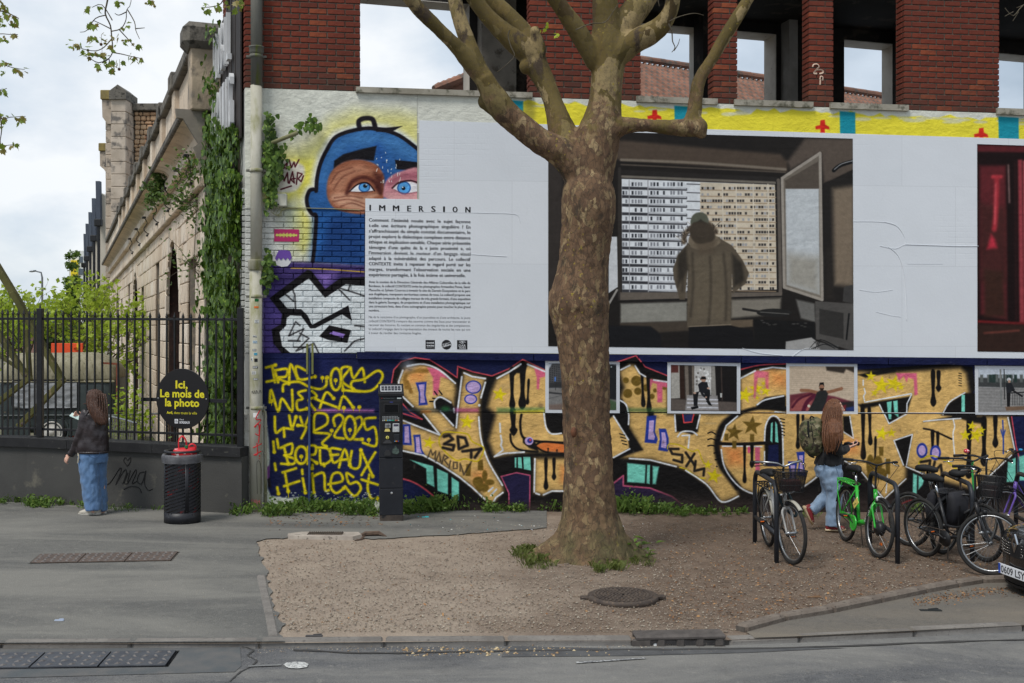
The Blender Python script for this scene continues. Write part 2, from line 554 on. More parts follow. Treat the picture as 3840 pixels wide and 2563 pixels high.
p.f([(1130,200),(1120,310),(985,315),(985,425),(770,395),(694,320),(680,220),(704,115),(765,45),(850,6),(960,0),(1070,40),(1125,120)],(146,88,64),5,1,True)
p.f([(700,220),(740,110),(850,50),(960,40),(1050,100),(960,110),(860,160),(800,260)],(186,132,104),18,.75,True)
p.f([(720,270),(840,262),(960,280),(1090,262),(1000,330),(985,400),(800,370),(720,320)],(206,158,130),14,.9,True)
for q in([(740,300),(860,285),(960,300)],[(730,330),(850,310),(975,345)],[(790,365),(880,340),(975,375)],[(715,180),(770,100),(880,60)],[(735,230),(800,140),(900,90)]):
 p.s(q,4,(110,62,48),5,.8)
p.s([(838,262),(880,172),(970,138),(1060,180),(1100,262)],13,(74,34,30),7,.9)
p.f([(1050,100),(1120,120),(1125,260),(1070,240)],(70,32,28),14,.8)
p.f([(858,247),(925,196),(1000,186),(1050,240),(960,252)],(226,226,232),3,1,True)
p.e((975,216),43,36,(88,158,216),3);p.es((975,216),41,34,4,(34,84,146));p.e((982,206),17,15,(20,30,40));p.e((990,196),6,5,(240,245,250))
p.s([(856,250),(925,192),(1000,182),(1054,242)],5,(34,20,22),2);p.s([(858,250),(960,256),(1040,246)],3,(90,50,40),2)
p.f([(1128,230),(1160,150),(1250,96),(1420,72),(1420,320),(1150,304)],(204,140,146),5,1,True)
p.f([(1150,180),(1240,110),(1420,92),(1420,150),(1260,160),(1180,210)],(150,80,96),14,.7,True)
p.f([(1150,262),(1300,285),(1420,270),(1420,320),(1160,310)],(222,168,166),12,.8)
p.f([(1200,216),(1240,186),(1330,170),(1420,204),(1420,244),(1300,266),(1230,250)],(224,220,222),3,1,True)
p.e((1286,220),52,49,(88,160,220),3);p.es((1286,220),49,46,4,(32,84,150));p.e((1282,224),15,15,(16,22,30));p.e((1276,216),5,5,(240,245,250))
p.s([(1194,222),(1250,178),(1340,164),(1420,192)],6,(50,24,30),3);p.s([(1210,235),(1290,266),(1420,248)],3,(150,80,90),3)
for i in range(26):
 x=1070+rng.random()*190;y=-60+rng.random()*250
 p.s([(x,y),(x+rng.normal()*3,y+4+rng.random()*22)],2.2,(222,222,214),1)
for q in([(310,20),(330,72),(352,62)],[(340,58),(372,20),(362,72),(392,50)],[(386,0),(402,62),(424,18),(432,56),(462,0)],[(254,160),(264,192),(292,190),(286,150)],[(310,175),(332,108),(346,165),(372,102),(378,182)],[(386,184),(412,94),(426,182),(396,152),(432,146)],[(442,192),(452,100),(487,112),(456,150),(480,172),(497,126)],[(320,232),(402,206)]):
 p.s(q,5,(82,26,36),1.5,sm=False)
p.f([(180,815),(420,800),(985,830),(985,1540),(180,1540)],(62,50,102),10)
p.f([(180,950),(330,1000),(240,1100),(330,1230),(240,1330),(260,1540),(180,1540)],(86,72,138),24,.9)
p.f([(600,900),(760,880),(670,1000)],(150,120,200),24,.9)
p.s([(400,850),(620,856),(980,880)],4,(196,160,60),2)
p.f([(300,1090),(540,912),(662,1062),(800,960),(985,950),(985,1540),(400,1540),(320,1470),(300,1360),(355,1300),(360,1205)],(208,213,214),3)
p.f([(232,1085),(530,862),(560,872),(668,1015),(790,925),(985,918),(985,990),(830,975),(668,1082),(560,955),(540,930),(308,1090),(370,1165),(480,1172),(530,1220),(565,1295),(850,1142),(878,1262),(800,1212),(590,1322),(550,1322),(480,1225),(395,1220),(366,1240),(362,1300),(310,1350),(330,1460),(400,1520),(330,1520),(262,1440),(248,1330),(320,1290),(330,1210)],(26,24,26),2)
p.f([(620,1385),(700,1298),(870,1336),(842,1437),(690,1412)],(26,24,26),2)
p.f([(700,1362),(730,1344),(824,1368),(806,1397)],(148,118,196),2)
for q in([(410,1010),(430,1060),(436,1180)],[(350,1050),(420,1110)],[(384,1380),(436,1270),(470,1300)],[(384,1380),(500,1326),(450,1420)],[(380,1418),(470,1420)],[(470,1360),(540,1400),(440,1500),(580,1440),(620,1520)],[(420,1470),(520,1470)],[(860,1100),(760,1000),(985,1070)],[(820,1500),(900,1420),(985,1400)],[(870,960),(850,1020)],[(900,1300),(985,1310)]):
 p.s(q,5,(34,32,34),3,.9,sm=False)
MH.grain(.09,30).grain(.06,7)
# the long letter mural and the yellow writing
MG=Paint('letter_mural',960,1318,3960,1940,165,NAV)
p=MG
K=(860,1280,.4591);A=(1450,1280,.4591);B=(2300,1280,.4591);D=(2740,1400,1100/1916)
cv=lambda T,q:[(T[0]+x*T[2],T[1]+y*T[2]) for x,y in q]
p.at(*K)
p.f([(300,100),(900,100),(900,300),(300,260)],(30,38,92),60,.5)
p.f([(900,700),(1220,700),(1220,1200),(900,1100)],(32,40,96),70,.5)
top=cv(A,[(40,340),(58,235),(118,168),(230,134),(350,152),(480,232),(575,298),(580,206),(700,250),(860,284),(1000,226),(1110,150),(1300,240),(1700,300)])+cv(B,[(0,175),(60,160),(180,118),(260,210),(440,282),(760,280),(1040,218),(1410,186)])+cv(D,[(800,-20),(1400,-60),(1580,-40),(1600,100),(1560,160)])
p.raw().f(top+[(3960,1560),(3960,1960),(1450,1960),(1440,1600)],BLK,3)
p.s(top[:14],5,(196,74,84),2,sm=False)
p.s(top[14:19],5,(196,74,84),2,sm=False);p.s(cv(B,[(1040,232),(1200,196),(1410,186)]),5,(196,74,84),2)
p.at(*A)
p.f([(0,1105),(130,1120),(250,1165),(370,1250),(430,1320),(430,1420),(0,1420)],NAV,3)
p.s([(-30,1112),(130,1124),(250,1168),(370,1254),(430,1320)],6,(196,74,84),3)
p.f([(0,500),(130,510),(290,630),(240,640),(130,600),(0,620)],NAV,2);p.s([(120,500),(190,580),(290,638),(130,590)],5,(196,74,84),2,sm=False)
p.f([(190,968),(380,1020),(390,1192),(328,1160),(322,1040)],TEA,3);p.f([(410,1040),(500,1080),(500,1250),(415,1222)],TEA,3);p.f([(530,1110),(590,1150),(590,1300),(530,1285)],TEA,3)
for q in([(1045,950),(1060,950),(1058,1035),(1045,1030)],[(1070,948),(1100,948),(1106,1040),(1072,1035)],[(1115,945),(1172,945),(1178,1056),(1120,1046)]):p.f(q,TEA,2)
q=[(935,1105),(1060,1074),(1170,1096),(1166,1420),(1000,1420),(997,1240)]
p.f(q,(36,32,62),2);p.s(q[:3]+[(1166,1420)],5,(190,84,116),2,sm=False);p.s([q[0],q[5],q[4]],5,(190,84,116),2,sm=False)
p.at(*B)
p.f([(112,995),(262,1010),(255,1160),(112,1150)],TEA,4);p.f([(275,1010),(298,1010),(295,1166),(270,1160)],TEA,3);p.f([(320,1020),(370,1026),(345,1166),(320,1166)],TEA,5)
q=[(-80,1180),(0,1160),(80,1098),(80,1180),(300,1200),(480,1270),(580,1350)]
p.f(q+[(500,1500),(-80,1500)],(46,36,62),5);p.s(q,6,(190,84,116),3,sm=False)
p.raw()
p.f(cv(B,[(380,1250),(2400,1250),(2400,1420),(300,1420)]),(52,44,42),40,.8)
p.f([(1640,1890),(3960,1880),(3960,1960),(1640,1960)],(62,52,48),26,.85)
p.at(*A)
T1=[(165,206),(300,188),(430,234),(560,345),(570,400),(548,545),(525,500),(440,456),(396,490),(398,545),(460,590),(545,690),(570,712),(560,740),(440,770),(300,594),(215,535),(130,445),(98,380),(96,330),(128,240)]
T2=[(628,258),(806,306),(765,460),(758,640),(778,830),(850,1010),(945,1180),(955,1222),(855,1340),(800,1290),(700,1190),(590,1110),(430,1000),(300,930),(125,890),(125,645),(250,700),(440,770),(560,740),(572,700),(582,560),(604,400)]
T3=[(900,305),(1000,250),(1095,186),(1150,186),(1290,245),(1500,330),(1500,880),(1300,905),(1125,905),(878,946),(830,812),(888,600),(822,540),(855,410)]
T3b=[(1208,955),(1500,955),(1500,1225),(1350,1222),(1275,1258),(1202,1236)]
for t in(T1,T2,T3,T3b):p.f(t,TAN,12);p.s(t+[t[0]],9,BLK,20,.42,sm=False)
p.at(*B)
bt=[(130,955),(300,968),(510,1018),(600,1058),(760,1170),(880,1312),(1022,1266),(1000,1180),(960,1118),(1060,1212),(1200,1258),(1410,1246),(1560,1180),(1682,1090)]
right=cv(B,[(52,252),(130,192),(172,196),(216,266),(300,312),(440,342),(440,600),(1040,600),(1040,304),(1180,236),(1410,228),(1760,232)])+cv(D,[(1000,0),(1500,-40),(1540,0),(1560,120),(1602,280),(1808,285),(1856,500),(1830,535),(1590,762),(1330,690),(1145,608),(1142,690),(1000,822),(850,640),(740,570)])+cv(B,bt[::-1]+[(60,950),(230,880),(125,700),(120,560),(52,480),(85,380)])
p.raw().f(right,TAN,12);p.s(right[12:]+[right[0]],9,BLK,20,.42,sm=False)
p.at(*B)
p.f([(-80,660),(0,612),(122,800),(132,876),(0,952),(-80,980)],TAN,7)
p.f([(20,500),(70,470),(122,560),(128,720),(240,888),(140,916),(-80,1010),(-80,985),(10,950),(132,876),(122,800),(0,600)],BLK,5)
p.f([(495,598),(705,598),(690,740),(640,764),(570,740),(512,742)],BLK,6);p.f([(565,598),(655,598),(640,660),(575,666)],(40,44,84),2);p.s([(565,598),(575,666),(640,660),(655,598)],5,(200,66,66),1,sm=False)
p.s([(1015,590),(900,680),(852,800),(850,900),(880,1010),(950,1112),(1010,1190)],26,BLK,8)
p.f([(1232,830),(1240,700),(1270,632),(1310,612),(1350,642),(1376,720),(1384,1020),(1236,1020)],BLK,6)
p.f([(1285,672),(1300,660),(1296,830),(1280,812)],TEA,2);p.f([(1320,655),(1336,680),(1346,830),(1320,822)],TEA,2);p.f([(1265,850),(1346,840),(1350,1020),(1256,1020)],NAV,3)
p.s([(1232,826),(1240,700),(1272,628),(1312,610),(1352,640),(1378,720),(1386,1010)],6,WHI,2)
p.f([(895,862),(1050,862),(1070,1010),(940,1010)],(226,140,76),30,.9)
p.s([(870,836),(1000,842),(1240,832)],13,BLK,3);p.s([(890,858),(1050,858),(1210,862)],5,WHI,2)
p.drip(1070,850,1160,30);p.drip(1130,850,1035,36);p.f([(1155,866),(1196,866),(1194,1064),(1158,1062)],PNK,3);p.s([(1232,902),(1232,1010)],5,WHI,2);p.e((1105,888),12,28,(212,84,120))
for t in range(6):p.s([(770,752+t*52),(800,742+t*54),(834,760+t*50)] if t<3 else[(790+t*10,752+t*54),(820+t*5,744+t*56)],5,BLK,1)
for t in range(6):p.s([(1360,632+t*25),(1396,640+t*26)],4,BLK,1)
for c,r in(((985,745),72),((1130,690),84)):p.star(c,r,BRN,.1);p.f([(c[0]-16,c[1]+70),(c[0]+18,c[1]+70),(c[0]+18,c[1]+130),(c[0]-16,c[1]+130)],BRN,3)
p.f([(905,755),(938,755),(938,812),(905,812)],BRN,3)
for c,r in(((1000,0),0),):pass
for x,y,r in((103,320,24),(188,325,42),(118,428,37),(200,410,30),(272,382,30),(340,403,16),(316,452,22),(418,372,26)):p.e((x,y),r,r,BRN,3)
p.drip(232,200,540,34,x1=245);p.drip(286,270,580,40,x1=292);p.f([(278,570),(330,570),(332,700),(284,690)],BLK,6)
p.f([(300,310),(440,332),(440,380),(402,372),(400,500),(360,500),(355,350),(318,340),(300,400)],PNK,4)
for q in([(272,612),(350,606),(338,740),(362,800),(350,836),(254,828),(262,740)],[(370,714),(428,716),(450,790),(452,880),(440,902),(364,890),(378,800)]):
 p.f(q,BLU,3);cx=sum(a for a,b in q)/len(q);cy=sum(b for a,b in q)/len(q);p.f([(cx+(a-cx)*.52,cy+(b-cy)*.7) for a,b in q],LIL,2)
for q in([(1424,982),(1500,980),(1486,1100),(1506,1190),(1424,1196),(1440,1090)],[(1492,906),(1560,900),(1556,1030),(1576,1106),(1500,1094),(1512,1000)]):
 p.f(q,BLU,3);cx=sum(a for a,b in q)/len(q);cy=sum(b for a,b in q)/len(q);p.f([(cx+(a-cx)*.5,cy+(b-cy)*.72) for a,b in q],LIL,2)
for c,r,a in(((1075,440),70,.2),((1168,390),62,0),((1244,408),44,.1),((1226,346),20,.4),((1176,464),20,.1),((820,1100),66,.2),((770,1010),40,.1)):p.star(c,r,(222,200,30),a)
p.f([(1150,240),(1270,250),(1268,390),(1246,386),(1240,300),(1180,300),(1160,470),(1146,460)],PNK,4,.9);p.f([(1290,250),(1410,270),(1410,370),(1300,350)],(226,140,76),40,.9)
p.f([(1170,525),(1240,460),(1390,440),(1410,450),(1410,580),(1170,545)],BLK,6);p.s([(1175,520),(1240,480),(1390,448)],6,WHI,2);p.s([(1040,585),(1180,548),(1410,550)],14,BLK,6)
p.s([(1320,578),(1410,588)],6,WHI,2)
p.s([(440,880),(455,840),(540,850),(640,900),(690,890),(720,960),(740,1000)],4,(205,180,30),2);p.s([(540,1030),(600,1050),(680,1110),(750,1120)],4,(205,180,30),2)
for q in([(530,880),(460,880),(480,920),(560,930),(560,990),(490,970)],[(590,910),(660,1010)],[(660,920),(595,1020)],[(670,980),(660,1060),(740,1040),(735,1095)]):p.s(q,10,(38,34,30),3,sm=False)
for q in([(60,235),(135,198)],[(178,202),(215,262),(262,290)],[(330,318),(440,334)],[(0,612),(122,806)],[(132,880),(0,950)],[(55,484),(104,520),(124,600),(122,680)],[(130,958),(300,970),(512,1024)],[(590,1056),(760,1170),(882,1312),(1020,1266)],[(500,604),(508,735)],[(706,604),(680,712)],[(524,780),(560,740),(640,738),(682,766)],[(560,772),(620,768),(610,870)],[(1012,612),(920,690),(882,806)],[(880,886),(900,1010),(962,1120),(1060,1212),(1200,1256),(1410,1246),(1560,1182),(1684,1088)],[(1040,304),(1160,242)],[(1200,234),(1300,214),(1410,224)]):p.s(q,6,WHI,2.5,sm=len(q)>3)
for t in range(4):p.s([(50+t*8,756+t*27),(92+t*6,768+t*26)],4,BLK,1)
p.at(*D)
p.f([(830,10),(1080,-40),(1080,-10),(880,30)],BLK,5);p.f([(830,205),(1185,150),(1155,252),(1032,332),(972,212),(860,235)],BLK,6)
for q in([(1020,190),(1052,184),(1046,300),(1030,300)],[(1062,184),(1090,178),(1094,290),(1070,270)]):p.f(q,TEA,3)
p.s([(866,45),(866,80)],5,WHI,2);p.s([(872,100),(880,130),(868,150),(876,190),(1180,134)],5,WHI,2,sm=False);p.s([(972,205),(1032,330),(1150,265),(1152,200),(1182,140)],5,WHI,2,sm=False)
p.f([(1080,0),(1215,0),(1222,140),(1200,146),(1196,40),(1160,30),(1150,60),(1130,20),(1100,50)],PNK,4)
p.drip(1322,-10,220,36,x1=1324);p.drip(1358,-10,124,34);p.drip(862,225,566,34,x1=864);p.drip(905,230,472,28,x1=910);p.drip(944,425,612,22,x1=940);p.drip(437,276,496,26);p.drip(470,276,350,22)
p.f([(730,280),(776,280),(800,426),(735,382)],BLK,5);p.s([(776,282),(800,426),(735,384)],5,WHI,2,sm=False)
p.f([(1066,440),(1186,398),(1146,605),(1126,605)],BLK,6);p.s([(1126,600),(1064,440),(1184,400),(1146,600)],5,WHI,2,sm=False)
p.f([(1258,318),(1440,282),(1372,276),(1432,190),(1530,130),(1606,130),(1606,285),(1660,285),(1640,330),(1560,320),(1500,298)],BLK,6)
p.s([(1258,315),(1360,304),(1500,296)],5,WHI,2);p.s([(1385,270),(1430,190),(1530,128)],5,WHI,2);p.f([(1508,142),(1530,142),(1530,252),(1508,252)],TEA,2)
p.s([(1258,362),(1320,376),(1440,430)],7,BLK,3);p.drip(1316,380,560,30);p.drip(1350,390,540,26)
p.drip(1556,300,690,44,x1=1552);p.drip(1652,300,610,44);p.drip(1726,284,488,36)
p.s([(1450,300),(1460,350),(1450,400),(1460,540)],5,WHI,2);p.s([(1008,560),(1020,660),(1012,780)],5,WHI,2)
p.f([(1830,282),(1960,282),(1960,820),(1870,700),(1850,520)],NAV,3);p.s([(1832,285),(1862,480),(1900,620)],5,(196,74,84),2,sm=False);p.s([(1808,290),(1852,498)],5,WHI,2);p.s([(1832,535),(1592,762)],5,WHI,2);p.s([(1142,610),(1330,690)],5,WHI,2);p.s([(742,572),(850,642),(1000,822),(1142,690)],5,WHI,2,sm=False)
for q in([(1190,655),(1215,665),(1212,800),(1186,790)],[(1225,670),(1262,690),(1250,730),(1224,760)],[(1808,575),(1872,545),(1876,710),(1800,710)],[(1880,545),(1960,520),(1960,700),(1884,700)]):p.f(q,TEA,4)
for c in((1247,505),(1335,520)):p.e(c,36,50,BLU,3);p.e(c,24,34,LIL,2)
p.s([(1774,310),(1778,420),(1778,525)],6,(44,70,150),2);p.s([(1762,370),(1776,420),(1790,372)],5,(44,70,150),2,sm=False)
for c,r,a in(((985,80),62,.1),((1066,70),58,.3),((1112,92),26,0),((940,130),26,.2),((915,20),36,.1),((985,395),48,.2),((1048,390),32,0),((1572,345),34,.2),((1530,405),40,0),((1600,405),50,.3),((1636,372),28,.1),((88,130),0,0)):
 if r:p.star(c,r,(222,200,30),a)
for c,rx,ry in(((910,600),26,70),((960,590),30,50),((930,670),44,34),((985,660),34,40)):p.e(c,rx,ry,BRN,4)
p.f([(966,482),(996,480),(994,540),(968,540)],BRN,3);p.f([(1008,560),(1040,560),(1038,660),(1012,660)],BRN,3)
p.f([(740,430),(820,440),(830,520),(760,530)],(222,136,74),30,.8)
p.s([(1240,640),(1230,580),(1300,540),(1380,560),(1440,600),(1510,660)],5,(205,185,30),2)
for q in([(1240,580),(1300,570),(1290,660)],[(1330,580),(1310,660),(1370,600),(1380,680)]):p.s(q,11,(38,34,30),4,sm=False)
p.s([(1120,850),(1170,830),(1220,832)],5,(190,60,60),4,.7)
for t in range(6):p.s([(1490,0+t*16),(1508,4+t*16)],3,BLK,1)
p.at(*A)
p.f([(170,240),(330,240),(300,330),(190,340)],(226,146,80),28,.9)
p.s([(160,380),(150,300),(200,250),(330,240)],15,(140,102,44),5,.9);p.s([(165,330),(200,415)],14,(140,102,44),4,.9)
p.e((175,190),44,44,(150,154,166),26,.8)
p.f([(330,215),(420,225),(510,310),(440,290),(420,440),(380,440),(378,300)],PNK,5)
for q,c in(([(236,338),(326,332),(318,440),(336,520),(262,526),(262,420)],LIL),([(130,680),(192,676),(206,850),(130,846)],LIL),([(216,766),(274,762),(286,880),(312,930),(230,924),(226,840)],LIL)):
 p.f(q,BLU,3);cx=sum(a for a,b in q)/len(q);cy=sum(b for a,b in q)/len(q);p.f([(cx+(a-cx)*.55,cy+(b-cy)*.8) for a,b in q],c,2)
for c,rx,ry in(((708,376),60,50),((686,474),48,36)):p.e(c,rx,ry,LIL,2);p.es(c,rx,ry,4.5,BLU,2)
p.e((756,524),11,11,WHI)
for c,r,a in(((922,436),62,.2),((656,660),66,.1),((345,830),54,.2)):p.star(c,r,(222,200,30),a)
p.f([(395,500),(440,455),(525,500),(560,560),(572,700),(545,690),(460,590),(400,545)],BLK,5)
p.drip(1022,230,560,46,x1=1026);p.drip(1030,560,775,60,x1=1036);p.drip(1112,190,560,60,x1=1108);p.drip(1160,320,520,26,x1=1150);p.f([(1000,262),(1130,180),(1150,195),(1130,262),(1060,262),(1030,300)],BLK,4)
p.f([(1200,200),(1295,250),(1295,290),(1252,300),(1244,396),(1226,390),(1226,300)],PNK,4)
p.s([(1100,600),(1090,680),(1110,780),(1200,815),(1450,830)],9,BLK,3);p.s([(1010,760),(1020,830),(1080,885),(1230,905)],8,BLK,3)
p.f([(1110,780),(1200,810),(1230,850),(1240,900),(1160,870),(1112,830)],BLK,4);p.e((1162,815),36,34,LIL);p.e((1168,812),20,20,BLU);p.e((1172,808),10,10,(196,70,80))
p.f([(1215,850),(1280,824),(1380,826),(1460,840),(1460,918),(1340,912),(1240,884)],(216,118,60),5);p.s([(1215,850),(1280,822),(1460,836)],7,BLK,3);p.s([(1220,862),(1300,905),(1460,918)],7,BLK,3)
p.drip(1318,875,920,14);p.drip(1390,885,920,14)
p.f([(1285,560),(1300,700),(1340,752),(1420,760),(1520,760),(1520,560)],BLK,6);p.s([(1282,570),(1300,700),(1345,756),(1425,752)],6,WHI,2)
p.drip(1300,962,1216,36);p.drip(1366,962,1136,34);p.f([(1420,1020),(1500,1020),(1500,1160),(1420,1150)],(226,140,76),20,.8)
p.f([(700,1080),(800,1060),(820,1180),(740,1200)],(222,140,78),30,.9)
for c,rx,ry in(((746,1150),44,46),((800,1100),22,48),((840,1152),40,24),((800,1196),34,36),((752,1204),30,26)):p.e(c,rx,ry,BRN,4)
p.f([(745,972),(784,968),(790,1056),(744,1052)],BRN,3);p.f([(650,1006),(690,1000),(684,1102),(644,1100)],BRN,3)
for t in range(4):p.s([(352+t*24,492-t*26),(384+t*22,494-t*22)] if t<2 else[(390+(t-2)*38,412-(t-2)*8),(412+(t-2)*40,440-(t-2)*4)],5,BLK,1)
for q in([(168,204),(300,188),(430,236),(560,344)],[(132,238),(98,330),(98,400)],[(128,450),(215,534)],[(300,596),(436,766)],[(395,545),(392,490),(440,458),(524,502)],[(440,574),(545,690)],[(548,552),(552,580)],[(632,260),(700,290),(806,306)],[(806,338),(770,462)],[(614,292),(580,560),(568,705)],[(132,648),(240,690),(425,762)],[(752,620),(770,800),(830,980),(944,1176)],[(128,894),(300,932),(430,1002),(590,1108),(700,1196),(802,1292)],[(860,1336),(890,1278),(948,1236)],[(832,1226),(866,1196)],[(850,1260),(896,1210)],[(902,304),(1000,252),(1096,188)],[(1152,190),(1292,248)],[(924,672),(928,742)],[(930,770),(940,820),(932,850),(950,890),(880,942),(960,916),(1122,906)],[(1210,960),(1204,1230)],[(1218,1242),(1246,1252)],[(1280,1254),(1350,1224),(1445,1224)]):p.s(q,6.5,WHI,2.5,sm=len(q)==4)
p.s([(430,790),(470,745),(560,745),(660,760),(700,820),(780,860),(790,900),(740,980),(640,960),(560,970),(440,860),(430,790)],5,(200,175,30),2)
for q in([(470,780),(510,770),(540,800),(470,840),(550,850),(540,890),(460,870)],[(580,780),(590,880),(660,850),(640,790),(580,780)],[(620,900),(770,880)],[(770,880),(720,950)],[(690,890),(690,950)]):p.s(q,11,(34,30,30),4,sm=False)
for q in([(335,950),(360,890),(375,930),(400,900),(395,960)],[(400,980),(430,910),(440,980)],[(450,1000),(470,930),(500,950),(470,970),(500,1010)],[(520,980),(510,1030)],[(545,990),(545,1040),(575,1040),(575,990),(545,990)],[(600,1060),(600,1000),(630,1090),(690,985)]):p.s(q,5,(44,38,36),4,.9,sm=False)
p.at(*A)
p.f([(130,548),(560,552),(560,585),(130,584)],(54,62,66),8,.6);p.f([(560,548),(750,548),(750,582),(560,582)],(150,60,110),8,.75);p.f([(900,545),(1290,540),(1290,580),(900,588)],(56,110,60),8,.6);p.f([(1040,570),(1290,560),(1290,584),(1040,588)],(214,196,40),6,.6);p.e((480,552),30,16,(40,116,60),12,.8);p.e((320,576),40,9,(230,140,60),8,.8)
p.at(*B);p.f([(120,545),(440,548),(440,590),(120,580)],(60,104,60),8,.6)
p.at(*K)
p.f([(680,556),(960,552),(1180,560),(1180,580),(680,582)],(200,120,180),8,.8)
YW=[[(300,216),(376,196)],[(350,205),(372,335)],[(304,332),(402,312)],[(372,240),(398,336)],[(372,240),(470,228),(462,288),(398,300),(482,342)],[(488,352),(500,190),(562,322)],[(624,240),(545,208),(572,312),(700,290)],[(438,410),(448,352),(560,332),(650,372),(740,392),(790,362),(792,300)],[(930,402),(914,230),(984,222),(920,322),(1012,392)],[(990,216),(1015,300),(1085,222),(1106,335)],[(1100,412),(1010,395),(1002,332),(1100,310),(1210,242),(1252,290),(1190,385),(1100,412),(930,400)],[(330,500),(342,400),(398,572),(430,470),(512,572),(512,400)],[(624,402),(562,422),(598,470),(552,492),(562,562),(632,552)],[(676,408),(712,452),(650,482),(700,562)],[(740,545),(790,420),(852,468)],[(700,470),(770,500),(884,542)],[(896,552),(932,450),(1012,542)],[(372,618),(380,745),(440,712),(520,720)],[(490,608),(512,706),(545,618)],[(578,618),(612,690),(655,608)],[(590,792),(628,700),(560,688)],[(445,710),(450,780)],[(692,745),(700,600),(790,600),(796,676),(690,742),(820,760),(760,830),(790,860)],[(862,692),(852,630),(900,600),(932,650),(858,772),(935,795)],[(1020,640),(1072,620),(1082,682),(1008,790),(1085,802)],[(1192,625),(1106,640),(1120,722),(1188,706),(1198,852),(1092,830)],[(360,820),(368,905)],[(390,800),(402,872)],[(448,868),(482,1002)],[(420,872),(510,838),(505,920),(450,932),(535,962),(520,1002),(424,1000)],[(640,1002),(642,868),(704,858),(700,920),(640,940),(715,995)],[(740,888),(752,1006),(836,962),(806,880),(720,868)],[(910,885),(826,880),(850,990),(912,960)],[(830,930),(890,925)],[(896,1030),(942,884),(984,1012)],[(905,970),(980,965)],[(1000,898),(986,1010),(1030,1042),(1066,1010),(1074,888)],[(1192,908),(1080,1092)],[(1075,890),(1172,1104)],[(372,1000),(380,1052)],[(392,1195),(402,1245)],[(436,1072),(545,1038)],[(456,1080),(482,1228)],[(448,1184),(572,1142)],[(600,1120),(622,1236)],[(595,1050),(598,1084)],[(678,1080),(690,1236)],[(684,1104),(770,1078),(782,1210),(812,1216)],[(808,1168),(922,1142),(905,1078),(845,1090),(828,1190),(875,1240),(934,1200)],[(1012,1108),(958,1078),(980,1162),(1042,1150),(1074,1204),(1020,1264),(946,1186)],[(1144,1090),(1130,1200),(1160,1284),(1210,1282)],[(1080,1130),(1212,1172)],[(680,1010),(676,1040)],[(770,1000),(776,1020)]]
for q in YW:
 p.s(q,11,(120,112,26),7,.6);p.s(q,9,(212,192,22),3)
for c,rx,ry in(((870,312),42,88),((985,708),46,95),((588,930),48,70)):
 p.es(c,rx,ry,11,(120,112,26),7);p.es(c,rx,ry,9,(212,192,22),3)
for c in((868,320),(985,726),(588,942),(935,545),(1062,540),(760,300),(800,298),(836,730),(345,490),(1140,806)):
 p.e(c,17,17,(214,192,20),3);p.s([c,(c[0],c[1]+36)],2.4,(214,192,20),1)
for q in YW[::2]:
 c=q[-1];p.e(c,15,15,(216,194,20),4)
 if rng.random()<.5:p.s([c,(c[0]+2,c[1]+22+rng.random()*26)],2.4,(210,190,20),1)
pale=(196,200,184)
p.f([(200,500),(284,520),(300,600),(322,800),(332,960),(314,1200),(340,1262),(480,1282),(560,1270),(720,1302),(1000,1308),(1110,1290),(1225,1312),(1420,1308),(1500,1338),(1560,1420),(1560,1560),(200,1560)],pale,5)
p.f([(310,1030),(330,1010),(330,1110),(312,1130)],(110,60,120),4);p.f([(312,1130),(332,1110),(345,1200),(318,1190)],(34,30,36),4)
p.f([(300,1420),(1560,1440),(1560,1560),(200,1560)],(120,118,96),30,.8)
for i in range(60):
 x=300+rng.random()*920;y=1225+rng.random()*90
 p.e((x,y),3+rng.random()*9,2+rng.random()*5,pale,2,.8)
MG.grain(.12,30).grain(.10,9)
for i in range(420):
 x,y=1000+rng.random()*2900,1350+rng.random()*560
 MG.raw().e((x,y),2+rng.random()**3*22,1.5+rng.random()**3*9,(150,140,120) if rng.random()<.4 else(34,30,32),5,.06+.3*rng.random()**3)
# yellow band along the top
MB_=Paint('yellow_band',1560,330,3960,560,110,(206,206,194))
p=MB_.raw()
ty=lambda x:384+(x-1960)*.0335
p.f([(1958,640),(1958,ty(1958))]+[(x,ty(x)+rng.normal()*5) for x in range(1980,3960,22)]+[(3960,640)],(226,212,62),3)
for i in range(26):
 x=1990+rng.random()*1900;p.e((x,ty(x)+6+rng.random()*16),10+rng.random()*44,3+rng.random()*5,(204,202,178),4,.75)
for a,b in((1908,1962),(2529,2580),(3149,3207),(3744,3820)):
 p.f([(a,ty(a)-6),(b,ty(b)-4),(b+2,600),(a+3,600)],(30,140,158),3)
p.e((1985,420),22,40,(150,140,60),14,.7)
for x,y in((2455,434),(3085,472),(3680,502)):
 p.f([(x-8,y-20),(x+8,y-22),(x+10,y-4),(x+24,y+4),(x+26,y+14),(x+8,y+12),(x+9,y+40),(x-9,y+40),(x-8,y+12),(x-26,y+14),(x-27,y+2),(x-10,y-2)],(208,44,34),3)
MB_.grain(.05)
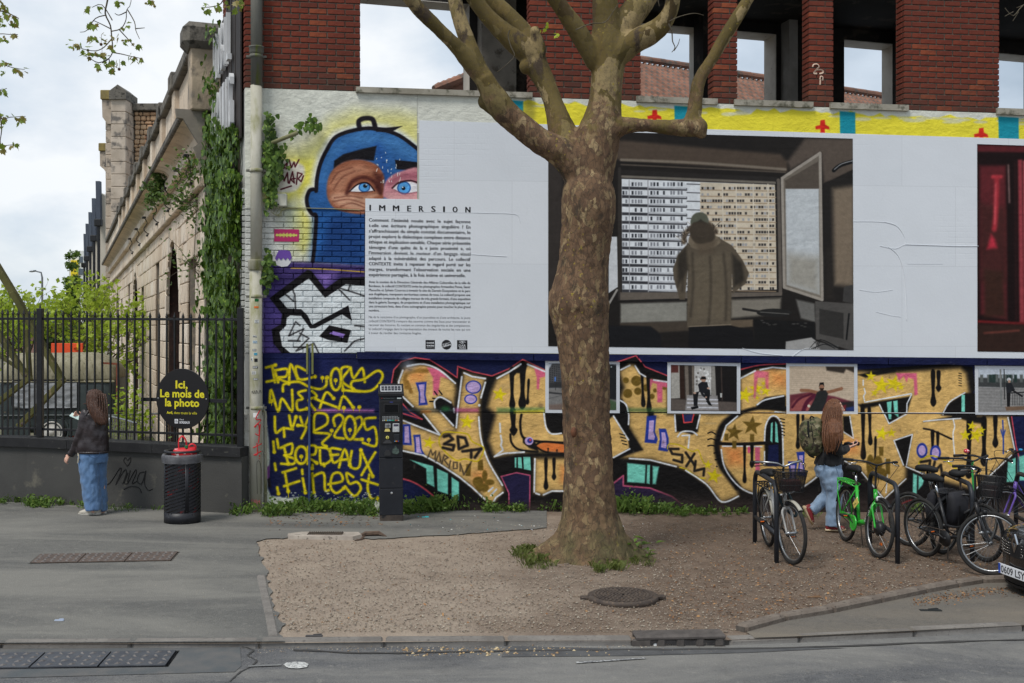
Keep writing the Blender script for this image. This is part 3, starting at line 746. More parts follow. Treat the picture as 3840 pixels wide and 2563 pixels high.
# prints pasted on the wall
def photo_window():
 p=Paint('window_photograph',2056,486,3199,1317,130,(32,29,27),1.0)
 p.at(2000,450,.7833)
 p.f([(60,110),(440,100),(1000,150),(1180,165),(1215,200),(1215,250),(400,190),(60,300)],(74,63,54),10)
 p.f([(60,180),(140,180),(140,900),(60,900)],(52,47,44),12)
 p.f([(1215,200),(1300,90),(1535,90),(1535,300),(1390,300),(1375,160),(1230,240)],(82,72,64),12)
 p.s([(420,192),(800,208),(1205,238)],10,(116,106,94),4);p.s([(420,215),(1205,252)],5,(80,72,64),3);p.s([(420,250),(1160,285)],16,(40,37,35),3);p.s([(425,272),(1155,302)],10,(104,98,90),3)
 p.f([(422,283),(1153,312),(1164,812),(425,826)],(206,209,212),2)
 for i in range(13):
  y=300+i*41
  p.f([(424,y+20),(735,y+28),(735,y+40),(424,y+34)],(56,56,60),2)
  for x in(426,440,470,485,500,512,560,574,590,604,620,640,655,668,690,705):
   if rng.random()<.8:p.f([(x,y),(x+9,y),(x+9,y+18),(x,y+18)],(126,128,134) if rng.random()<.6 else(52,54,60),1)
  p.f([(550,y+20),(732,y+26),(732,y+34),(550,y+28)],(170,172,176),2)
  p.s([(735,y+8),(798,y+10)],4,(86,86,90),1)
 p.f([(798,300),(1156,312),(1164,812),(798,818)],(192,180,160),2)
 for i in range(17):
  y=322+i*30
  p.s([(800,y+14),(1160,y+20)],3.4,(150,128,104),2)
  for x in range(804,1150,13):
   if rng.random()<.72:p.f([(x,y),(x+10,y),(x+10,y+12),(x,y+12)],(58,55,54) if rng.random()<.65 else(150,150,152),1)
 for x in(905,970,1052,1122):p.s([(x,310),(x+6,812)],5,(196,186,168),2)
 p.s([(548,290),(550,824)],4,(150,150,154),2);p.s([(458,285),(460,824)],3,(150,150,154),2)
 p.f([(360,560),(400,560),(405,800),(360,830)],(190,192,194),2)
 p.s([(412,235),(412,860)],12,(50,46,43),3);p.s([(400,815),(362,880)],8,(140,136,130),2)
 p.s([(1172,290),(1182,830)],14,(90,83,76),2);p.s([(1163,300),(1172,812)],4,(40,37,35),1)
 p.f([(415,826),(1190,826),(1190,850),(415,866)],(96,88,80),3);p.s([(415,868),(1190,846)],6,(30,28,27),2)
 p.f([(417,880),(735,872),(735,966),(417,974)],(128,126,118),6);p.f([(945,862),(1185,854),(1180,930),(945,950)],(118,112,102),8)
 p.f([(415,974),(735,964),(745,1010),(600,1018),(560,990),(415,985)],(66,58,50),6);p.f([(935,960),(1050,956),(1050,990),(935,1000)],(92,80,66),4)
 p.f([(360,985),(560,990),(610,1030),(610,1110),(360,1110)],(26,26,28),5)
 q=[(1190,280),(1372,160),(1382,862),(1200,802)]
 p.f(q,(104,96,86),2);p.f([(1206,330),(1366,330),(1370,838),(1212,790)],(176,180,182),4);p.f([(1204,292),(1362,200),(1366,330),(1206,330)],(78,70,62),3);p.f([(1212,640),(1370,660),(1370,838),(1212,790)],(140,134,122),30,.8)
 p.s(q,11,(146,138,128),2,sm=False,closed=True)
 p.f([(1392,305),(1535,235),(1535,880),(1396,870)],(34,31,29),4);p.f([(1432,330),(1535,316),(1535,800),(1440,790)],(118,104,88),16)
 p.s([(1437,243),(1470,218),(1535,198)],15,(22,22,23),2);p.s([(1440,238),(1475,212),(1530,196)],3,(150,150,150),2)
 p.f([(1400,860),(1400,620),(1420,600),(1440,860)],(40,36,33),8)
 p.f([(1256,860),(1345,880),(1350,970),(1280,950)],(100,98,94),6)
 p.f([(735,995),(738,720),(725,862),(700,862),(672,760),(668,715),(690,650),(735,596),(800,556),(880,560),(950,602),(1000,670),(1032,735),(1015,785),(955,832),(950,740),(944,985)],(84,75,63),3)
 p.f([(748,640),(935,640),(935,960),(760,970)],(98,88,73),26,.8);p.f([(690,650),(730,610),(740,720),(690,800)],(48,43,37),10,.9);p.f([(950,640),(1000,690),(1010,770),(960,800)],(44,40,35),10,.9)
 p.f([(742,596),(756,545),(820,530),(880,560),(892,590),(840,622),(780,620)],(112,100,84),4,1,True);p.f([(770,580),(880,575),(860,640),(790,645)],(84,73,60),12,.8)
 p.s([(720,585),(728,545),(770,508),(800,480),(840,500),(872,535)],19,(84,72,60),6)
 for i in range(50):
  t=rng.random();c=catmull([(720,585),(728,545),(770,508),(800,480),(840,500),(872,535)],8)[int(t*39)]
  p.s([c,(c[0]+rng.normal()*22,c[1]-8+rng.normal()*16)],1.6,(150,136,118) if rng.random()<.5 else(46,40,35),1)
 p.f([(758,505),(756,470),(775,448),(805,444),(830,458),(838,490),(834,510)],(84,86,74),3,1,True);p.f([(770,500),(800,476),(832,500),(822,520),(780,520)],(46,42,36),5,.9)
 p.f([(752,560),(748,520),(768,492),(826,492),(860,520),(868,570),(830,590),(780,590)],(62,54,45),5,1,True)
 for x,y0,x2,y1 in((760,640,752,940),(845,660,838,980),(910,640,920,960),(700,690,712,820),(985,690,990,790)):p.s([(x,y0),((x+x2)/2+8,(y0+y1)/2),(x2,y1)],7,(42,37,32),9,.6)
 p.f([(745,990),(945,985),(1050,1010),(1060,1110),(740,1110)],(24,23,24),3);p.s([(745,990),(945,980)],4,(120,108,92),2)
 p.f([(1055,955),(1345,968),(1352,1110),(1060,1110)],(24,23,23),3);p.e((1152,924),84,20,(34,33,32));p.s([(1075,920),(1222,930)],3,(96,94,90),2);p.s([(1004,906),(1080,918)],9,(36,34,33),2)
 for i in range(12):p.e((1090+rng.random()*230,955+rng.random()*40),8,3,(60,58,56),2)
 p.f([(1348,868),(1535,880),(1535,1110),(1352,1050)],(76,73,70),3);p.f([(1368,905),(1484,925),(1484,1050),(1368,1025)],(48,46,44),3);p.s([(1510,930),(1498,1050)],7,(26,26,26),2)
 p.f([(1205,1110),(1208,1062),(1330,1042),(1420,1110)],(150,148,145),3);p.f([(1340,1060),(1460,1080),(1460,1110),(1380,1110)],(88,86,84),4)
 for i in range(5):p.s([(1320+i*10,1096),(1370+rng.random()*30,1050+rng.random()*30),(1440+rng.random()*30,1094)],2,(22,22,22),1)
 p.f([(1485,800),(1530,790),(1530,880),(1480,870)],(60,58,56),3)
 p.ks=1.1;return p.grain(.07,5)
def photo_red():
 p=Paint('red_photograph',3664,536,3960,1326,110,(28,14,14),1.0)
 p.raw()
 p.f([(3664,545),(3960,552),(3960,575),(3664,570)],(92,34,38),5)
 p.f([(3672,622),(3770,622),(3776,1200),(3676,1180)],(96,36,40),10);p.f([(3672,760),(3770,780),(3776,1060),(3676,1060)],(70,34,32),20);p.f([(3690,1010),(3760,1020),(3770,1190),(3690,1190)],(60,36,28),14)
 p.s([(3722,664),(3752,664)],14,(184,58,66),5);p.s([(3737,670),(3733,800),(3727,860)],20,(168,50,58),8);p.s([(3733,690),(3729,840)],5,(210,90,96),5);p.f([(3700,935),(3716,880),(3730,900),(3738,930)],(190,50,66),10)
 p.s([(3784,610),(3790,1210)],22,(26,13,13),2);p.s([(3780,620),(3784,760)],6,(150,120,116),4);p.s([(3806,610),(3810,1210)],10,(40,20,20),2)
 p.f([(3816,600),(3832,600),(3840,1210),(3822,1210)],(150,60,66),4);p.f([(3842,600),(3960,600),(3960,1200),(3846,1200)],(88,32,36),8);p.s([(3838,606),(3844,1210)],5,(230,100,106),2)
 p.s([(3664,1206),(3830,1214),(3960,1216)],10,(120,30,32),3);p.f([(3664,1215),(3960,1220),(3960,1326),(3664,1322)],(52,34,28),8);p.s([(3690,1250),(3820,1240)],5,(140,70,60),5)
 return p.blur(2).grain(.12,6)
def small(name,q,base):
 xs=[a for a,b in q];ys=[b for a,b in q]
 return Paint(name,min(xs)-2,min(ys)-2,max(xs)+2,max(ys)+2,230,base,1.0)
def photo_street():
 p=small('street_photograph',Q1,(128,132,138));p.at(1450,1280,.4591)
 p.f([(1320,180),(1440,185),(1440,400),(1320,350)],(84,84,86),3)
 for i in range(8):
  for j in range(6):p.f([(1330+j*18,196+i*18+j*3),(1339+j*18,198+i*18+j*3),(1339+j*18,208+i*18+j*3),(1330+j*18,206+i*18+j*3)],(52,52,54),1)
 p.f([(1320,182),(1350,182),(1325,230)],(190,196,206),3);p.f([(1320,340),(1440,330),(1440,380),(1320,385)],(54,55,57),4);p.f([(1320,385),(1900,380),(1900,570),(1320,560)],(126,124,122),4);p.s([(1320,420),(1440,432)],6,(60,60,62),2);p.s([(1320,470),(1440,440)],2,(90,90,90),1)
 p.f([(1325,520),(1440,510),(1440,570),(1325,562)],(120,104,96),6);p.f([(1370,292),(1382,292),(1382,330),(1370,330)],(80,120,190),1);p.s([(1376,330),(1378,400)],2,(50,50,52),1)
 p.f([(1780,190),(1880,196),(1880,480),(1780,470)],(36,38,40),4);p.f([(1780,460),(1880,500),(1880,570),(1780,560)],(72,92,66),6);p.e((1834,210),6,6,(180,190,190));p.f([(1440,180),(1780,190),(1780,380),(1440,380)],(60,62,62),5)
 return p.grain(.12,5)
def photo_doorway():
 p=small('doorway_photograph',Q2,(40,36,34));p.at(*B)
 p.f([(470,195),(540,195),(545,465),(470,470)],(172,168,160),2);p.f([(470,195),(530,196),(530,256),(470,258)],(92,50,46),3);p.f([(540,196),(575,196),(585,470),(545,470)],(52,36,30),3);p.f([(580,197),(660,197),(660,470),(590,470)],(120,110,100),4);p.f([(610,198),(640,198),(645,460),(618,460)],(58,52,48),3)
 p.f([(660,198),(800,200),(800,440),(660,440)],(192,190,186),2)
 for i in range(30):x=668+rng.random()*120;y=205+rng.random()*180;p.f([(x,y),(x+16,y),(x+16,y+18),(x,y+18)],(120,116,112) if rng.random()<.5 else(226,226,224),2)
 p.f([(800,200),(830,202),(845,470),(800,470)],(150,146,140),3);p.f([(830,202),(1008,206),(1008,500),(840,490)],(30,27,27),3);p.s([(880,210),(888,480)],4,(74,62,56),3)
 p.f([(470,470),(1008,500),(1008,575),(470,565)],(98,88,82),4);p.f([(600,440),(850,445),(860,566),(585,566)],(152,148,146),3)
 for y in(475,505,540):p.s([(605,y),(850,y+4)],5,(214,214,220),2)
 p.e((735,312),20,26,(176,138,116));p.f([(714,312),(718,290),(752,290),(757,312)],(24,22,22),2)
 p.f([(695,350),(720,332),(765,335),(782,400),(760,430),(700,415)],(34,34,38),2);p.f([(650,425),(700,410),(690,450),(686,530),(656,530)],(30,30,33),2);p.f([(740,420),(788,395),(790,430),(778,500),(755,480)],(30,30,33),2);p.e((664,424),12,8,(190,156,136));p.e((775,385),12,8,(190,156,136));p.s([(700,360),(725,430),(755,455)],9,(34,34,38),2);p.e((756,458),8,7,(188,150,130))
 p.f([(630,540),(690,528),(696,545),(640,560)],(22,22,24),1);p.f([(755,490),(782,486),(806,528),(780,524)],(22,22,24),1);p.f([(870,425),(888,425),(886,460),(872,460)],(190,190,186),1)
 return p.grain(.12,5)
def photo_couch():
 p=small('lounging_photograph',Q3,(208,188,164));p.at(*B)
 p.f([(1440,205),(1970,210),(1970,300),(1440,300)],(196,176,152),40,.6)
 for i in range(12):p.s([(1450,225+i*17),(1700,232+i*17+rng.normal()*3),(1960,236+i*17)],1.6,(180,160,138),2,.6)
 p.f([(1735,207),(1970,210),(1970,260),(1900,230),(1880,262),(1800,250),(1740,240)],(58,50,44),5)
 p.f([(1440,440),(1600,415),(1800,450),(1970,500),(1970,575),(1440,572)],(112,52,62),5);p.f([(1440,560),(1470,490),(1580,430),(1640,440),(1600,572),(1440,572)],(166,92,88),8);p.s([(1460,540),(1520,470),(1620,430)],9,(92,34,52),3);p.s([(1550,572),(1580,500),(1640,445)],16,(90,30,52),4)
 p.f([(1850,500),(1960,490),(1970,575),(1860,570)],(46,42,44),6);p.f([(1900,545),(1970,530),(1970,575),(1900,575)],(44,60,112),4);p.f([(1820,540),(1900,520),(1890,570),(1820,570)],(132,40,48),5)
 p.s([(1535,402),(1600,405),(1680,425)],12,(150,104,78),3);p.s([(1720,425),(1800,405),(1862,388)],12,(150,104,78),3);p.e((1532,400),11,9,(160,112,86));p.e((1862,386),11,10,(160,112,86))
 p.f([(1660,420),(1690,400),(1735,402),(1752,430),(1735,500),(1700,575),(1590,572),(1640,480)],(44,44,44),3);p.e((1700,378),20,28,(160,116,92));p.f([(1678,372),(1684,340),(1716,336),(1722,372),(1712,356),(1690,356)],(26,24,24),2);p.f([(1682,384),(1720,384),(1708,408),(1694,408)],(52,38,32),2)
 p.e((1596,530),12,12,(226,220,196),2)
 return p.grain(.08,5)
def photo_plaza():
 p=small('plaza_photograph',Q4,(168,170,172));p.at(*D)
 p.f([(1616,-30),(2000,-20),(2000,40),(1616,30)],(196,204,214),6);p.f([(1616,30),(2000,40),(2000,100),(1616,90)],(66,68,68),4)
 for i in range(16):x=1618+rng.random()*300;p.f([(x,10),(x+20,10),(x+20,60),(x,60)],(100,104,102) if rng.random()<.5 else(44,60,56),3)
 p.f([(1616,90),(2000,100),(2000,262),(1616,256)],(146,144,142),4)
 for i in range(8):p.s([(1616,100+i*20),(1990,108+i*20)],1.4,(116,114,112),1)
 p.s([(1760,-20),(1766,220)],7,(132,134,132),1);p.s([(1784,-30),(1788,170)],4,(52,54,54),1)
 p.e((1816,42),14,12,(200,202,206));p.e((1818,54),9,10,(176,142,122));p.f([(1796,66),(1832,64),(1856,110),(1838,116),(1824,130),(1800,130)],(38,40,44),2);p.f([(1800,128),(1826,128),(1822,220),(1804,220)],(28,28,30),1);p.s([(1840,112),(1900,150)],7,(30,30,32),1)
 p.s([(1830,130),(2000,118)],4,(36,36,38),1)
 for i in range(14):p.s([(1840+i*11,128),(1840+i*11,210)],1.6,(40,40,42),1)
 p.f([(1790,220),(2000,212),(2000,236),(1800,246)],(120,96,78),3)
 return p.grain(.12,5)
Q1=[(2058,1363),(2311,1366),(2311,1539),(2058,1537)]
Q2=[(2516,1369),(2763,1374),(2763,1543),(2516,1541)]
Q3=[(2961,1374),(3203,1375),(3203,1543),(2961,1543)]
Q4=[(3669,1384),(3925,1386),(3925,1546),(3669,1546)]
# ground, road, kerbs
def sheet(name,pts,m,dz=0.0,kind='structure',cut=None):
 """flat sheet through ground points (x, y), following the street's fall"""
 o=MB().add([(x,y,gz(x)+dz) for x,y in pts],[tuple(range(len(pts)))]).build(name,m)
 return tag(o,kind=kind)
g2=lambda px,py:tuple(G(px,py)[:2])
def asphalt(name,c1,c2,c3,dust,scale=1.0):
 s=NT(name);v=s.coord('Object')
 col=s.mix(s.ramp(s.noise(.9,6,.6,v),.3,.7),L(c1),L(c2))
 col=s.mix(s.ramp(s.noise(95*scale,3,.6,v),.52,.7),col,L(c3))
 vo=s.n('ShaderNodeTexVoronoi',_Scale=70.0*scale);s.l(v,vo.inputs['Vector'])
 gr=s.ramp(vo.outputs['Distance'],.06,.26,(1,1,1,1),(0,0,0,1))
 pick=s.ramp(vo.outputs['Color'],.55,.75)
 f=s.n('ShaderNodeMath',operation='MULTIPLY');s.l(gr,f.inputs[0]);s.l(pick,f.inputs[1])
 col=s.mix(f.outputs[0],col,L(dust))
 sp2=s.noise(9*scale,11,.88,v);col=s.mix(s.ramp(sp2,.36,.48,(.6,.6,.6,1),(0,0,0,1)),col,L(c3));col=s.mix(s.ramp(s.noise(12*scale,11,.88,s.coord('Object',(1,1,1),None,(0,0,1))),.54,.64,(0,0,0,1),(.6,.6,.6,1)),col,L(dust))
 big=s.ramp(s.noise(.55,8,.65,s.coord('Object',(.5,1.6,1)),.8),.42,.62)
 f2=s.n('ShaderNodeMath',operation='MULTIPLY');s.l(big,f2.inputs[0]);f2.inputs[1].default_value=.5
 col=s.mix(f2.outputs[0],col,L(dust))
 s.l(col,s.b.inputs['Base Color']);s.b.inputs['Roughness'].default_value=.93;s.b.inputs['Specular IOR Level'].default_value=.2
 nb=s.bump(vo.outputs['Distance'],.5,.006);nb=s.bump(s.noise(160*scale,4,.7,v),.35,.004,nb)
 s.l(nb,s.b.inputs['Normal'])
 return s.m
def jit(pts,i0,i1,amp=.07,st=.06):
 out_=[]
 for i,p in enumerate(pts):
  q=pts[(i+1)%len(pts)];out_.append(p)
  if i0<=i<i1:
   n=int(math.dist(p,q)/st)
   for k in range(1,n):x,y=p[0]+(q[0]-p[0])*k/n,p[1]+(q[1]-p[1])*k/n;out_.append((x+amp*mnoise.noise(Vector((x*4,y*4,1)))+amp*.4*mnoise.noise(Vector((x*14,y*14,4))),y+amp*mnoise.noise(Vector((x*3,y*3,8)))+amp*.4*mnoise.noise(Vector((x*14,y*14,9)))))
 return out_
m_road=asphalt('road_asphalt',(86,86,87),(97,97,98),(61,61,63),(140,137,130),.8)
m_pave=asphalt('pavement_asphalt',(92,91,89),(103,102,98),(69,68,66),(138,135,127))
m_bay=asphalt('bay_asphalt',(95,92,87),(107,102,95),(74,70,67),(128,118,104))
def dirt_mat():
 s=NT('gravel_dirt');v=s.coord('Object')
 sx=s.n('ShaderNodeSeparateXYZ');s.l(v,sx.inputs[0])
 mrn=s.n('ShaderNodeMapRange');mrn.inputs['From Min'].default_value=-1.5;mrn.inputs['From Max'].default_value=2.4;s.l(sx.outputs[0],mrn.inputs[0])
 w2=s.n('ShaderNodeMath',operation='ADD');s.l(mrn.outputs[0],w2.inputs[0]);nn=s.noise(.8,7,.65,v);m3=s.n('ShaderNodeMath',operation='MULTIPLY_ADD');s.l(nn,m3.inputs[0]);m3.inputs[1].default_value=1.6;m3.inputs[2].default_value=-.8;s.l(m3.outputs[0],w2.inputs[1])
 wt=s.ramp(w2.outputs[0],.2,.8)
 sand=s.mix(s.ramp(s.noise(3,8,.7,v),.35,.65),L((154,140,125)),L((136,122,109)))
 soil=s.mix(s.ramp(s.noise(4,9,.7,v),.35,.65),L((113,97,84)),L((91,77,67)))
 col=s.mix(wt,sand,soil)
 col=s.mix(s.ramp(s.noise(34,6,.85,v),.36,.52,(.2,.2,.2,1),(0,0,0,1)),col,L((78,67,58)));col=s.mix(s.ramp(s.noise(27,6,.85,s.coord('Object',(1,1,1),None,(0,0,1))),.52,.68,(0,0,0,1),(.45,.45,.45,1)),col,L((177,164,145)))
 for sc,lo,hi,am in((75,.10,.32,.6),(44,.06,.22,.6)):
  vo=s.n('ShaderNodeTexVoronoi',_Scale=float(sc));s.l(v,vo.inputs['Vector'])
  g=s.ramp(vo.outputs['Distance'],lo,hi,(1,1,1,1),(0,0,0,1))
  sp=s.n('ShaderNodeSeparateColor');s.l(vo.outputs['Color'],sp.inputs[0])
  pk=s.ramp(sp.outputs[0],.5 if sc>50 else.78,.55 if sc>50 else.82)
  f=s.n('ShaderNodeMath',operation='MULTIPLY');s.l(g,f.inputs[0]);s.l(pk,f.inputs[1])
  f3=s.n('ShaderNodeMath',operation='MULTIPLY');s.l(f.outputs[0],f3.inputs[0]);f3.inputs[1].default_value=am
  cr=s.n('ShaderNodeValToRGB');cr.color_ramp.elements[0].color=L((86,82,78));cr.color_ramp.elements[1].color=L((184,175,160))
  e=cr.color_ramp.elements.new(.5);e.color=L((136,119,99));s.l(sp.outputs[1],cr.inputs[0])
  col=s.mix(f3.outputs[0],col,cr.outputs[0])
 s.l(col,s.b.inputs['Base Color']);s.b.inputs['Roughness'].default_value=.95;s.b.inputs['Specular IOR Level'].default_value=.15
 nb=s.bump(vo.outputs['Distance'],.5,.012);nb=s.bump(s.noise(60,8,.75,v),.6,.012,nb)
 s.l(nb,s.b.inputs['Normal'])
 return s.m
m_dirt=dirt_mat()
m_conc=pm('kerb_concrete',(126,121,115),(106,101,96),sc=5,c3=(96,92,88),sc3=26,rough=.92,bump=.5,bsc=90,rnd=.06)
m_iron=pm('cast_iron',(70,62,58),(92,82,74),sc=14,c3=(118,100,84),sc3=40,rough=.7,bump=.3,bsc=70,metal=.4)
m_yard=pm('yard_soil',(120,112,98),(84,88,62),sc=.6,rough=.95,bump=.5,bsc=9)
kb=[(-1700,2436),(0,2414),(1000,2409),(1900,2401),(2720,2398),(3000,2388),(3840,2347),(5600,2255)]
KB=[g2(*q) for q in kb]
LOW=-.045
far=70
tag(MB().add([(x,y-.02,gz(x)+LOW) for x,y in[(-far,KB[0][1]-.2)]+KB+[(far,KB[-1][1]+6)]]+[(far,-60,gz(far)+LOW),(-far,-60,gz(-far)+LOW)],[tuple(range(len(KB)+4))]).build('road',m_road),kind='structure')
backL=[(-far,30),(far,40)]
pv=[(-far,KB[0][1]-.2)]+KB+[(far,KB[-1][1]+6),(far,34),(-far,16.5)]
grd=sheet('ground',pv,m_dirt,-.008)
sheet('pavement',jit([(-far,KB[0][1]-.2),KB[0],KB[1],g2(1068,2408),g2(1062,2390),g2(1030,2270),g2(1000,2160),g2(975,2080),g2(962,2032),g2(1000,2022),g2(1060,2022),g2(1092,2016),g2(1330,2014),g2(1400,2024),g2(1560,2014),g2(1720,2006),g2(2050,1980),g2(2050,1900),g2(900,1880),g2(900,1850),g2(100,1850),(-9,17.0),(-far,16.9)],4,16),m_pave,.004)
arc=[(2800,2372),(2950,2330),(3130,2300),(3310,2262),(3480,2226),(3600,2204),(3690,2189),(3840,2184),(4300,2190)]
sheet('parking_bay',[g2(*q) for q in arc]+[g2(5200,2200),(KB[7][0],KB[7][1]),KB[6],KB[5],g2(2830,2394)],m_bay,.003)
m_jm=pm('joint_mortar',(92,86,80),(76,71,66),sc=20,rough=.95)
def stones(name,path,wd,ht,top,ln,m,n0=0.0,sub=.012):
 root=tag(empty(name),kind='structure')
 segs=[]
 for a,b in zip(path[:-1],path[1:]):
  d=math.dist(a,b);k=max(1,round(d/ln))
  for i in range(k):
   segs.append(((a[0]+(b[0]-a[0])*i/k,a[1]+(b[1]-a[1])*i/k),(a[0]+(b[0]-a[0])*(i+1)/k,a[1]+(b[1]-a[1])*(i+1)/k)))
 for a,b in zip(path[:-1],path[1:]):
  l=math.dist(a,b);cx,cy=(a[0]+b[0])/2,(a[1]+b[1])/2
  o=MB().box((0,wd/2+.01,0),(l,wd-.03,ht-.03)).build('joint_mortar',m_jm,root);o.location=(cx,cy,gz(cx)+top-ht/2-.01);o.rotation_euler=(0,math.atan(-GB)*(b[0]-a[0])/l,math.atan2(b[1]-a[1],b[0]-a[0]))
 for a,b in segs:
  dx,dy=b[0]-a[0],b[1]-a[1];l=math.hypot(dx,dy);cx,cy=(a[0]+b[0])/2,(a[1]+b[1])/2
  o=MB().bbox((0,wd/2,0),(l-sub,wd,ht),.02).build('kerb_stone',m,root)
  o.location=(cx,cy,gz(cx)+top-ht/2+rng.normal()*.003)
  o.rotation_euler=(rng.normal()*.01,math.atan(-GB)*dx/l,math.atan2(dy,dx)+rng.normal()*.004)
 return root
path=[KB[1],g2(2376,2400)]
stones('kerb',[(-22.0,KB[0][1]-.05),KB[0],KB[1],g2(1900,2401),g2(2376,2399)],.13,.25,.005,1.0,m_conc)
stones('kerb',[g2(2735,2398),g2(3000,2388),g2(3840,2347),g2(5600,2255)],.13,.25,.005,1.0,m_conc)
stones('bay_kerb',[g2(*q) for q in arc],.12,.25,.06,.9,pm('worn_kerb_concrete',(118,108,98),(96,86,78),sc=7,c3=(74,66,60),sc3=30,rough=.95,bump=.5,bsc=70))
stones('edging',[g2(1050,2390),g2(1030,2300),g2(1006,2200),g2(998,2160)],.10,.2,.012,.7,m_conc)
m_tar=pm('tar_patch',(70,70,71),(86,86,86),sc=6,rough=.9,bump=.5,bsc=120,bdist=.005)
m_mark=pm('worn_road_paint',(206,206,202),(150,150,148),sc=30,rough=.85,bump=.4,bsc=120,c3=(96,96,97),sc3=45,t3=(.52,.6))
def rsheet(name,px,m,dz):
 pts=[G(a,b,LOW) for a,b in px]
 o=MB().add([(p.x,p.y,p.z+dz) for p in pts],[tuple(range(len(pts)))]).build(name,m)
 return tag(o,kind='structure')
rsheet('road_patch',[(0,2432),(660,2432),(900,2428),(905,2500),(880,2522),(0,2545)],pm('road_patch',(78,82,84),(96,94,92),sc=4,rough=.92,bump=.5,bsc=110,bdist=.005),.004)
rsheet('road_patch',[(1900,2424),(2300,2434),(2860,2430),(3180,2432),(2800,2450),(2350,2462),(1880,2466)],m_tar,.004)
rsheet('road_marking',[(1062,2496),(1075,2489),(1110,2486),(1140,2487),(1157,2495),(1152,2506),(1120,2511),(1080,2510)],m_mark,.008)
rsheet('road_marking',[(930,2500),(1055,2494),(1055,2500),(930,2505)],pm('faded_road_paint',(120,120,118),(98,98,99),sc=40,rough=.9),.008)
for a,b in((2160,2420),):
 rsheet('road_marking',[(a,2486),(b,2470),(b,2474),(a,2492)],M_.setdefault('fp2',pm('ghost_road_paint',(112,112,113),(104,104,105),sc=60,rough=.92,c3=(170,170,168),sc3=40,t3=(.5,.56))),.008)
for q in([(905,2428),(950,2440),(930,2462),(962,2480),(935,2505),(900,2524),(860,2560)],[(1100,2440),(1400,2452),(1800,2446),(2300,2440),(2900,2434),(3500,2412),(3900,2400)]):
 k_=.7 if len(q)==7 and q[0][0]<1000 else 0;q=catmull(q,8);w_=[3+3*rng.random() for _ in q]
 rsheet('road_crack',[(x+k_*t,y+.4*t*(1-k_)+rng.normal()) for(x,y),t in zip(q,w_)]+[(x-k_*t,y-.6*t*(1-k_)+rng.normal()) for(x,y),t in list(zip(q,w_))[::-1]],mat('road_crack',(58,57,56),(66,64,62),sc=20,rough=.95),.006)
def plate_cover(name,px,label,nx,ny,z,m,low=0.0):
 """chequer plate with raised studs, its frame and its leaves"""
 a,b,c,d=[G(x,y,low) for x,y in px]
 root=empty(name,(a+c)/2*1.0,0,label,'access cover')
 o=Vector(root.location);U_=(b-a);V_=(d-a)
 lerp=lambda s,t,h=0.0:a*(1-s)*(1-t)+b*s*(1-t)+c*s*t+d*(1-s)*t-o+Vector((0,0,h))
 MB().add([lerp(-.01,-.03,z-.002),lerp(1.01,-.03,z-.002),lerp(1.01,1.03,z-.002),lerp(-.01,1.03,z-.002)],[(0,1,2,3)]).build('frame',m,root)
 for k in range(nx):
  mb=MB()
  s0,s1=k/nx+.004,(k+1)/nx-.004
  q=[lerp(s0,.02,z),lerp(s1,.02,z),lerp(s1,.98,z),lerp(s0,.98,z)]
  mb.add(q+[p+Vector((0,0,.008)) for p in q],[(4,5,6,7),(0,1,5,4),(1,2,6,5),(2,3,7,6),(3,0,4,7)])
  pl=mb.build('cover_plate',m,root)
  st=MB();n=max(6,int((s1-s0)*U_.length/.085));mm=max(4,int(V_.length/.085))
  for i in range(n):
   for j in range(mm):
    s,t=s0+(s1-s0)*(i+.5)/n,.03+.94*(j+.5)/mm
    p=lerp(s,t,z+.008);ang=PI/4 if(i+j)%2 else-PI/4
    ex=Vector((math.cos(ang),math.sin(ang),0))*.036;ey=Vector((-math.sin(ang),math.cos(ang),0))*.012
    st.add([p-ex,p+ey,p+ex,p-ey,p+Vector((0,0,.012))],[(0,1,4),(1,2,4),(2,3,4),(3,0,4)])
  tag(st.build('stud',mat('worn_stud',(118,113,110),(98,94,92),sc=20,rough=.5,metal=.4),pl),kind='stuff')
 return root
plate_cover('access_cover',[(112,2116),(640,2106),(670,2072),(150,2082)],'long rusty chequer plate let into the asphalt pavement before the woman in leather',3,4,.006,pm('rusty_plate',(104,90,82),(84,74,68),sc=8,rough=.8,c3=(122,112,104),sc3=50,metal=.3))
plate_cover('access_cover',[(-420,2518),(622,2502),(664,2444),(-330,2458)],'wide grey steel chequer plate in the road beside the kerb',4,6,.006,pm('steel_plate',(96,98,102),(78,80,86),sc=6,rough=.55,metal=.6),LOW)
c=G(2336,2246);root=empty('manhole_cover',c,.05,'round cast iron manhole cover standing proud in the gravel in front of the plane tree','manhole cover')
MB().lathe([(.335,-.02),(.335,.035),(.315,.042),(.305,.038)],40).build('rim',m_iron,root,True)
MB().lathe([(.303,-.02),(.303,.036),(.02,.038)],40).build('lid',m_iron,root)
st=MB()
for k in range(1,9):
 R=.034*k;n=int(2*PI*R/.042)
 for i in range(n):
  a=2*PI*i/n+k*.3
  st.bbox((R*math.cos(a),R*math.sin(a),.042),(.024,.024,.012),.004)
tag(st.build('stud',m_iron,root),kind='stuff')
for sx in(-1,1):MB().bbox((sx*.36,0,.012),(.09,.07,.035),.008).build('lug',m_iron,root)
a,b=G(2384,2404),G(2722,2404);mid=(a+b)/2;ln=(b-a).length
root=empty('storm_drain',(mid.x,mid.y,mid.z+.012),math.atan2(b.y-a.y,b.x-a.x),'dark cast iron storm drain with four slots set into the kerb','drain')
mb=MB().bbox((0,.09,.02),(ln,.18,.03),.01).bbox((0,.16,-.06),(ln,.02,.15),.003)
for sx in range(5):mb.bbox((-ln/2+.05+sx*(ln-.1)/4,.01,-.03),(.07 if sx else.16,.03,.075),.012)
